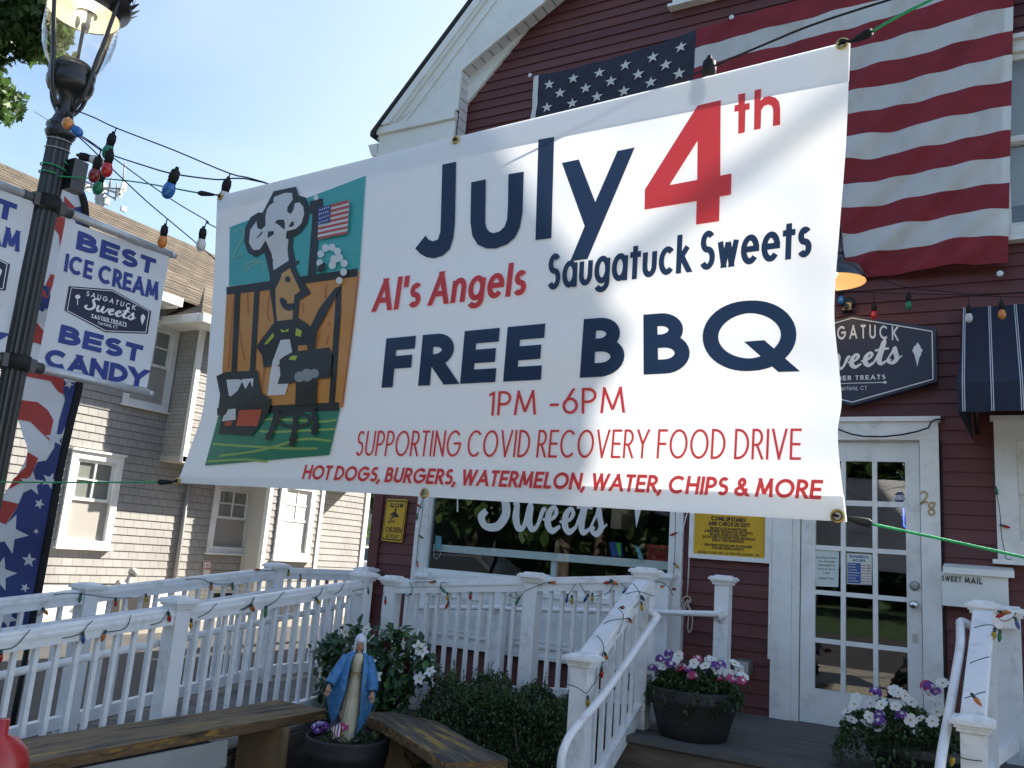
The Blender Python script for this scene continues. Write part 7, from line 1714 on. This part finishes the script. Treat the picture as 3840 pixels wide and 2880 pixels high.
m = MB(); m.box((GX - .05, 3.4, 0), (GX + .05, 14.9, .60)); m.box((GX, 11.43, 0), (LX + .02, 12.75, .60)); m.build('foundation', brick_mat('white_brick', (.58, .57, .53), (.66, .65, .60), (.40, .39, .36), .21, .075, .006, 'YZ', .4, var=.12), gh)
m = MB()
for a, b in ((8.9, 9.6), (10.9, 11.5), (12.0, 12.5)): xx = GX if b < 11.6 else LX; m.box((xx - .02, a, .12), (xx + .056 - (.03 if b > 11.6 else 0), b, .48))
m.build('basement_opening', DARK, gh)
GT = WHITE
def side_window(x0, y0, y1, z0, z1, cw, shade, munt=True, nm='window'):
    """sash window in a wall facing +x, built facing -y and turned"""
    o0 = set(bpy.data.objects)
    fr = sash_window(None, nm, y0, y1, z0, z1, cw, 0, shade, munt)
    M = Matrix(((0, -1, 0, x0), (1, 0, 0, 0), (0, 0, 1, 0), (0, 0, 0, 1)))
    for o in set(bpy.data.objects) - o0:
        if o.data: o.data.transform(M)
    adopt(fr, gh)
    for p in fr.children: p.parent = fr; p.matrix_parent_inverse = Matrix()
    return fr
side_window(GX, 7.84, 8.72, H - .40, H + 1.02, .11, .74); side_window(GX, 8.52, 9.38, H + 1.86, H + 3.30, .10, .98); side_window(GX, 10.62, 11.56, H - .38, H + .86, .11, .1); side_window(LX, 11.64, 12.58, H - .42, H + 1.0, .13, .55)
side_window(BX, 11.2, 12.1, H + 1.7, H + 3.0, .10, .5)
m = MB(); m.tube([(GX + .05, 10.02, .35), (GX + .05, 10.02, H + 1.05)], .038, 8); m.build('downspout', mat('grey_gutter', (.30, .30, .29), .5), gh)
rs = brick_mat('tan_roof_shingle', (.105, .085, .063), (.145, .118, .087), (.05, .042, .034), .33, .13, .012, 'YZ', .8, .95, .30, 2.0)
m = MB(); ez, rz_ = H + 3.70, H + 6.12
nrow = 26
for sgn, xa_, xb_ in ((1, -11.62, -15.3), (-1, -18.98, -15.3)):
    for i in range(nrow):
        t0, t1 = i/nrow, (i+1)/nrow; X0, X1 = xa_ + (xb_ - xa_)*t0, xa_ + (xb_ - xa_)*t1; Z0, Z1 = ez + (rz_ - ez)*t0, ez + (rz_ - ez)*t1
        m.face([(X0, 3.0, Z0 + .02), (X0, 15.2, Z0 + .02), (X1, 15.2, Z1 + .006), (X1, 3.0, Z1 + .006)]); m.face([(X0, 3.0, Z0 - .02), (X0, 15.2, Z0 - .02), (X0, 15.2, Z0 + .02), (X0, 3.0, Z0 + .02)])
m.face([(-11.62, 15.2, ez), (-15.3, 15.2, rz_), (-18.98, 15.2, ez)]); m.face([(-11.62, 3.0, ez), (-15.3, 3.0, rz_), (-18.98, 3.0, ez)])
bz0, bz1 = H + 3.42, H + 4.55
lo = [(-11.06, 9.02, bz0), (-11.06, 14.6, bz0), (-12.9, 13.2, bz1), (-12.9, 10.5, bz1)]
m.face(lo); m.face([(-11.06, 9.02, bz0), (-12.9, 10.5, bz1), (-12.9, 9.02, bz0)]); m.face([(-11.06, 14.6, bz0), (-12.9, 14.6, bz0), (-12.9, 13.2, bz1)])
m.build('roof', rs, gh)
m = MB(); m.box((-11.64, 3.0, ez - .16), (-11.52, 9.0, ez - .015)); m.box((-12.1, 3.0, ez - .17), (-11.641, 9.0, ez - .14)); m.box((-11.10, 9.0, bz0 - .15), (-10.98, 14.6, bz0 - .01)); m.box((-12.0, 8.98, bz0 - .15), (-11.101, 9.10, bz0 - .01)); m.box((-12.0, 9.101, bz0 - .16), (-11.101, 14.6, bz0 - .13)); m.build('gutter', TRIM, gh, bevel=.01)
# small things along that wall
ns_ = thing('wall_plaque', 'small white no parking sign with red letters on the grey house wall', 'sign', tuple(onX(r4(1650, 70), GX + .03)))
S = lambda p: (onX(p, GX + .035), V(1, 0, 0))
hm = homog([r4(1614, 138), r4(1678, 130), r4(1686, 8), r4(1628, 4)])
bd = [S(hm(*p))[0] for p in rrect(.12, 0, 4, .06)]; m = MB(); m.hexa(bd, [p - V(.012, 0, 0) for p in bd]); m.build('sign_plate', mat('sign_pale', (.62, .60, .58), .5), ns_)
m = MB(); line_text(m.bm, 'NO', hbox(hm, .32, .62, .70, .76), S, .003, .24, .2); line_text(m.bm, 'PARKING', hbox(hm, .12, .42, .90, .54), S, .003, .24, .12); border(m.bm, rrect(.1, .04, 4, .05), rrect(.08, .09, 4, .04), hm, S, .003); m.build('lettering', mat('sign_red', (.45, .06, .06), .5), ns_)
vp = thing('vent_pipe', 'leaning grey vent pipe with a rounded cap by the grey house wall', 'pipe', tuple(onX(r4(1000, 215), GX + .3)))
galv = mat('galvanised', (.42, .41, .39), .5, metal=.3, var=.25, vscale=10)
m = MB(); fx = lambda a, b: onX(r4(a, b), GX + .3); m.tube([fx(960, 700), fx(975, 480), fx(990, 300), fx(1010, 200), fx(1060, 110)], .055, 12); m.tube([fx(1010, 200), fx(960, 190), fx(935, 178)], .04, 10); m.build('pipe', galv, vp)
m = MB(); m.tube([fx(1052, 118), fx(1068, 92), fx(1080, 70)], [.075, .08, .04], 14); m.build('cap', galv, vp)
# cell antenna mast far behind the roof
an = thing('antenna_mast', 'distant mobile phone mast with panel antennas rising behind the grey roof', 'mast', tuple(Z(rB(690, 300), 48)))
am = mat('antenna_grey', (.55, .54, .52), .6, var=.15); am2 = mat('steel_lattice', (.28, .28, .28), .6)
T_ = lambda a, b, d=0: Z(rB(a, b), 48 + d)
m = MB()
base = T_(690, 300); m.tube([V(base.x, base.y, 0), T_(690, 300), T_(700, 150)], [.35, .25, .2], 10)
for a, b in (((560, 185), (860, 200)), ((590, 150), (840, 240)), ((690, 210), (800, 270))): m.tube([T_(*a), T_(*b)], .06, 6)
for x, y0, y1 in ((862, 20, 180), (772, 120, 200), (640, 130, 190), (810, 160, 280), (760, 150, 240)): m.tube([T_(x, y0), T_(x - 15, y1)], .045, 6)
m.build('lattice', am2, an)
m = MB()
for x, y0, y1, wd in ((600, 165, 215, 12), (672, 195, 280, 14), (732, 255, 305, 24), (850, 150, 215, 12), (822, 205, 260, 12), (850, 320, 355, 20), (705, 160, 250, 12), (660, 150, 240, 10)):
    p, q = T_(x, y1), T_(x, y0); k_ = (T_(x + wd, y0) - T_(x, y0)).length; m.box((p.x - k_/2, p.y - .15, p.z), (p.x + k_/2, p.y + .15, q.z))
m.build('panel_antenna', am, an, bevel=.02)

# ================================================================ trees, parked cars and houses further off
def maple_leaf(m, p, d, up, r, mi=0):
    d = d.normalized(); s = d.cross(up); s = s.normalized() if s.length > 1e-4 else V(1, 0, 0); n = s.cross(d)
    bm = m.bm; c = bm.verts.new(p); pr = [(-.1, .0), (.35, .18), (.75, .22), (.55, .42), (.6, .75), (.35, .6), (.0, 1.0)]
    o = [(x, y) for x, y in pr] + [(-x, y) for x, y in pr[-2::-1]]
    vs = [bm.verts.new(p + d*r*(y - .1)*1.25 + s*r*x*.8 - n*abs(x)*r*.25) for x, y in o]
    for a, b in zip(vs, vs[1:]):
        f = bm.faces.new((c, a, b)); f.material_index = mi
def tree(name, label, base, hgt, crown_c, crown_r, nclump, nleaf, lsize, mats, seed, lf='quad', clumps=None, group=None):
    t = thing(name, label, 'tree', base, group); rnd = random.Random(seed); base = Vector(base); cc = Vector(crown_c)
    m = MB(); tops = []
    m.tube(smooth_path([tuple(base), tuple(base + V(.05, .03, hgt*.3)), tuple(base.lerp(cc, .75)), tuple(cc + V(0, 0, crown_r[2]*.5))], 4), [hgt*.028*(1 - .07*i) for i in range(13)], 10)
    cl = clumps or []
    if not cl:
        for _ in range(nclump):
            d = rdir(rnd, .05); q = rnd.random()**.4; cl.append((cc + V(d.x*crown_r[0], d.y*crown_r[1], d.z*crown_r[2])*q*.85, rnd.uniform(.28, .5)*min(crown_r)))
    for c_, r_ in (cl[:34] if not clumps else cl[-20:]): st = base.lerp(cc, rnd.uniform(.45, .9)); mid = st.lerp(c_, .5) + V(0, 0, -.1*r_); m.tube([st, mid, c_], [hgt*.009, hgt*.006, hgt*.002], 6)
    m.build('trunk', BARK, t); m = MB()
    for c_, r_ in cl:
        for _ in range(nleaf):
            d = rdir(rnd, 0); p = c_ + V(d.x, d.y, d.z*.75)*r_*(rnd.random()**.45); a = rdir(rnd, -.45); mi = rnd.randrange(len(mats))
            if lf == 'maple': maple_leaf(m, p, a, rdir(rnd, .6), lsize*rnd.uniform(.7, 1.2), mi)
            else: leaf(m, p, a, V(0, 0, 1), lsize*rnd.uniform(.7, 1.3), lsize*.6, mi, .15)
    m.build('crown', mats, t); return t
TL1 = leafmat('maple_leaf_dark', (.040, .085, .022), .35); TL2 = leafmat('maple_leaf_mid', (.075, .14, .035), .4)
rnd = random.Random(12)
cl = []
for a, b, n in ((20, 15, 2), (70, 18, 2), (100, 22, 2), (62, 62, 2), (98, 62, 2), (80, 96, 2), (56, 100, 1), (15, 48, 2), (40, 35, 2), (112, 92, 1), (-25, 110, 2), (-4, 214, 1), (-60, 40, 3), (-60, 190, 3), (-80, -60, 4), (30, -60, 4), (110, -60, 3), (150, -90, 3), (-30, -160, 4), (80, -180, 4), (-150, 80, 4)):
    for _ in range(n): cl.append((Z((a + rnd.uniform(-6, 6), b + rnd.uniform(-5, 5)), rnd.uniform(7.6, 9.4)), rnd.uniform(.17, .24)*(2.0 if n > 2 else 1.0)))
cl = [c_ for c_ in cl]
tree('maple_tree', 'leafy green maple tree reaching in behind the street lamp at the upper left', (-9.6, 3.0, 0), 8.0, tuple(Z((-60, -120), 8.6)), (2, 2, 1.6), 0, 190, .075, [TL1, TL2], 5, 'maple', clumps=cl)
# gap between the two houses
def car(label, x, y, ang, col, group=None, nm='parked_car'):
    t = thing(nm, label, 'car', (x, y, 0), group); M = Matrix.Translation((x, y, 0)) @ Matrix.Rotation(ang, 4, 'Z')
    pr = [(-2.2, .35), (-2.25, .75), (-2.1, .92), (-1.3, 1.0), (-.75, 1.42), (.55, 1.46), (1.25, 1.02), (2.0, .88), (2.25, .65), (2.2, .32)]
    def ln(s_, zc, k=1): return s_
    m = MB(); pm = mat('car_paint_' + col[0], col[1], .25, coat=.8)
    lo = [(a, -.86 + (.16 if b > 1.1 else 0), b) for a, b in pr]; hi = [(a, .86 - (.16 if b > 1.1 else 0), b) for a, b in pr]; m.hexa(lo, hi)
    bmesh.ops.transform(m.bm, matrix=M, verts=m.bm.verts); m.build('body', pm, t, bevel=.05)
    for nm_, pts in (('windscreen', [(.62, 1.42), (1.2, 1.05)]), ('rear_window', [(-1.25, 1.03), (-.8, 1.39)])):
        m = MB(); (a, b), (c, d) = pts; o = .012 if a > 0 else -.012; m.face([(a + o, -.62, b + .01), (c + o, -.74, d + .01), (c + o, .74, d + .01), (a + o, .62, b + .01)]); bmesh.ops.transform(m.bm, matrix=M, verts=m.bm.verts); m.build(nm_, mat('car_glass', (.02, .025, .03), .06), t)
    for s_ in (-1, 1):
        m = MB(); m.face([(-1.15, s_*.865, 1.03), (-.72, s_*.75, 1.37), (.5, s_*.75, 1.40), (1.1, s_*.862, 1.03)]); bmesh.ops.transform(m.bm, matrix=M, verts=m.bm.verts); m.build('side_window', MATS['car_glass'], t)
        for xx in (-1.4, 1.4):
            m = MB(); m.lathe([(.0, 0), (.32, 0), (.33, .03), (.33, .17), (.31, .2), (.2, .2), (.18, .18), (0, .18)], seg=24)
            for v in m.bm.verts: v.co = V(xx + v.co.x, s_*(.72 + v.co.z), .33 + v.co.y)
            bmesh.ops.transform(m.bm, matrix=M, verts=m.bm.verts); m.build('wheel', RUBBER, t)
        m = MB(); m.box((2.16, s_*.62 - .14, .62), (2.262, s_*.62 + .14, .74)); bmesh.ops.transform(m.bm, matrix=M, verts=m.bm.verts); m.build('headlight', mat('lamp_plastic', (.6, .6, .6), .1), t)
    return t
car('white car parked beyond the driveway between the two houses', -17.3, 21.6, R(60), ('white', (.7, .7, .7)))
car('dark blue car parked across the street seen in the shop window glass', -6.5, -6.2, 0, ('blue', (.02, .03, .08)), 'cars across the street')
car('dark grey car parked across the street seen in the shop window glass', -12.0, -6.2, 0, ('grey', (.06, .06, .065)), 'cars across the street')
bush2 = thing('hedge_bush', 'sunlit yellow green bush beside the white car between the houses', 'shrub', (-18.9, 23.6, 0)); m = MB(); rnd = random.Random(9)
for _ in range(1500): d = rdir(rnd, .3); leaf(m, V(-18.7 + d.x*1.3, 23.5 + d.y*1.3, 1.0 + d.z*1.15), rdir(rnd, .2), V(0, 0, 1), .16, .09, rnd.randrange(2))
m.build('foliage', [leafmat('sunny_leaf', (.10, .17, .03), .3), TL2], bush2)
m = MB(); m.tube([(-18.7, 23.5, 0), (-18.7, 23.5, 1)], .05, 6); m.build('stem', BARK, bush2)
tree('shade_tree', 'dark green tree standing behind the bush between the houses', (-22.5, 27.5, 0), 6.5, (-22.3, 27.5, 4.3), (2.0, 2.0, 2.3), 16, 130, .3, [TL1], 31)
fh = thing('beige_house', 'pale beige house far behind glimpsed between the two houses', 'house', (-31, 38, 0))
m = MB(); m.box((-37, 36, 0), (-26, 46, 7)); m.build('wall', mat('beige_wall', (.42, .38, .30), .8, var=.1), fh)
m = MB(); m.hexa([(-37.4, 35.6, 7), (-25.6, 35.6, 7), (-25.6, 46.4, 7), (-37.4, 46.4, 7)], [(-37.4, 41, 10), (-25.6, 41, 10), (-25.6, 41.1, 10), (-37.4, 41.1, 10)]); m.build('roof', roofm, fh)
m = MB()
for zz in (1.2, 4.2):
    for xx in (-30.5, -28.5): m.box((xx, 35.95, zz), (xx + .9, 36.0, zz + 1.5))
m.build('window', mat('far_window', (.08, .09, .10), .2), fh)
# trees across the street, seen mirrored in the shop glass
gp = 'trees across the street'
for i, (x, y, h_, r_) in enumerate(((-46, -24, 11, 5), (-36, -22, 12, 5.5), (-26, -25, 13, 6), (-17, -22, 11, 5), (-8, -24, 13, 6), (2, -22, 12, 5.5), (12, -25, 12, 6), (-41, -34, 17, 8), (-30, -35, 18, 8), (-20, -33, 16, 8), (-9, -35, 18, 8), (3, -34, 17, 8))):
    tree('street_tree', 'dark leafy tree across the street reflected in the shop glass', (x, y, 0), h_, (x, y, h_*.55), (r_, r_*.8, h_*.42), 26, 95, .75, [TL1, TL1, TL2], 40 + i, group=gp)
# hydrant at the lower left
hq_ = Z((-8, 1620), 3.15); hz = Z((2, 1556), 3.15).z
hy = thing('fire_hydrant', 'bright red fire hydrant cut off by the lower left corner', 'hydrant', (hq_.x, hq_.y, 0)); redh = mat('hydrant_red', (.42, .02, .02), .4, var=.12, vscale=9, coat=.3)
m = MB(); m.lathe([(.14, 0), (.14, .03), (.095, .05), (.095, hz - .30), (.125, hz - .29), (.125, hz - .255), (.112, hz - .25), (.118, hz - .16), (.105, hz - .11), (.07, hz - .07), (.03, hz - .055), (.028, hz), (0, hz)], (hq_.x, hq_.y, 0), 28); m.build('barrel', redh, hy)
for a in (.4, 2.0, 3.6):
    m = MB(); d = V(math.cos(a), math.sin(a), 0); c_ = V(hq_.x, hq_.y, hz - .40); m.tube([c_ + d*.08, c_ + d*.135, c_ + d*.136, c_ + d*.165], [.05, .05, .062, .058], 12); m.build('outlet_cap', redh, hy)
# cable and mast added out of frame so the cable's shadow crosses the banner

m = MB(); b0_, b1_ = bsurf((1860, 178))[0], bsurf((1030, 806))[0]
u0_, u1_ = b0_ + SUN*9.5, b1_ + SUN*9.5
ul = thing('shadow_cable', 'thick utility service cable reaching the right side of the red roof, out of the picture', 'cable', tuple(u1_))
ex = (u0_ - u1_)
m.tube([u1_, u0_, u0_ + ex*5], .032, 8); m.build('cable', RUBBER, ul)
m = MB(); m.tube([V(u1_.x, u1_.y, 4.5), u1_ + V(0, 0, .1)], .03, 8); m.build('mast_pipe', galv, ul)

wo = MB(); rnd = random.Random(77)
for _ in range(5200):
    x = rnd.uniform(-120, 90); h_ = 9 + 2.5*math.sin(x*.21) + 1.8*math.sin(x*.53 + 1); z = h_*rnd.random()**.8
    leaf(wo, V(x, -46 + rnd.uniform(-2.5, 2.5), z), rdir(rnd, 0), V(0, 0, 1), rnd.uniform(1.2, 2.2), rnd.uniform(.8, 1.3), rnd.randrange(2), .15)
wo.grid(lambda u, v: V(-120 + 210*u, -48 + .8*math.sin(u*90 + v*7), (7 + 2*math.sin(u*44))*v), 120, 4)
w_ = wo.build('far_woods', [TL1, leafmat('woods_leaf', (.03, .06, .02), .2)]); w_['kind'] = 'stuff'
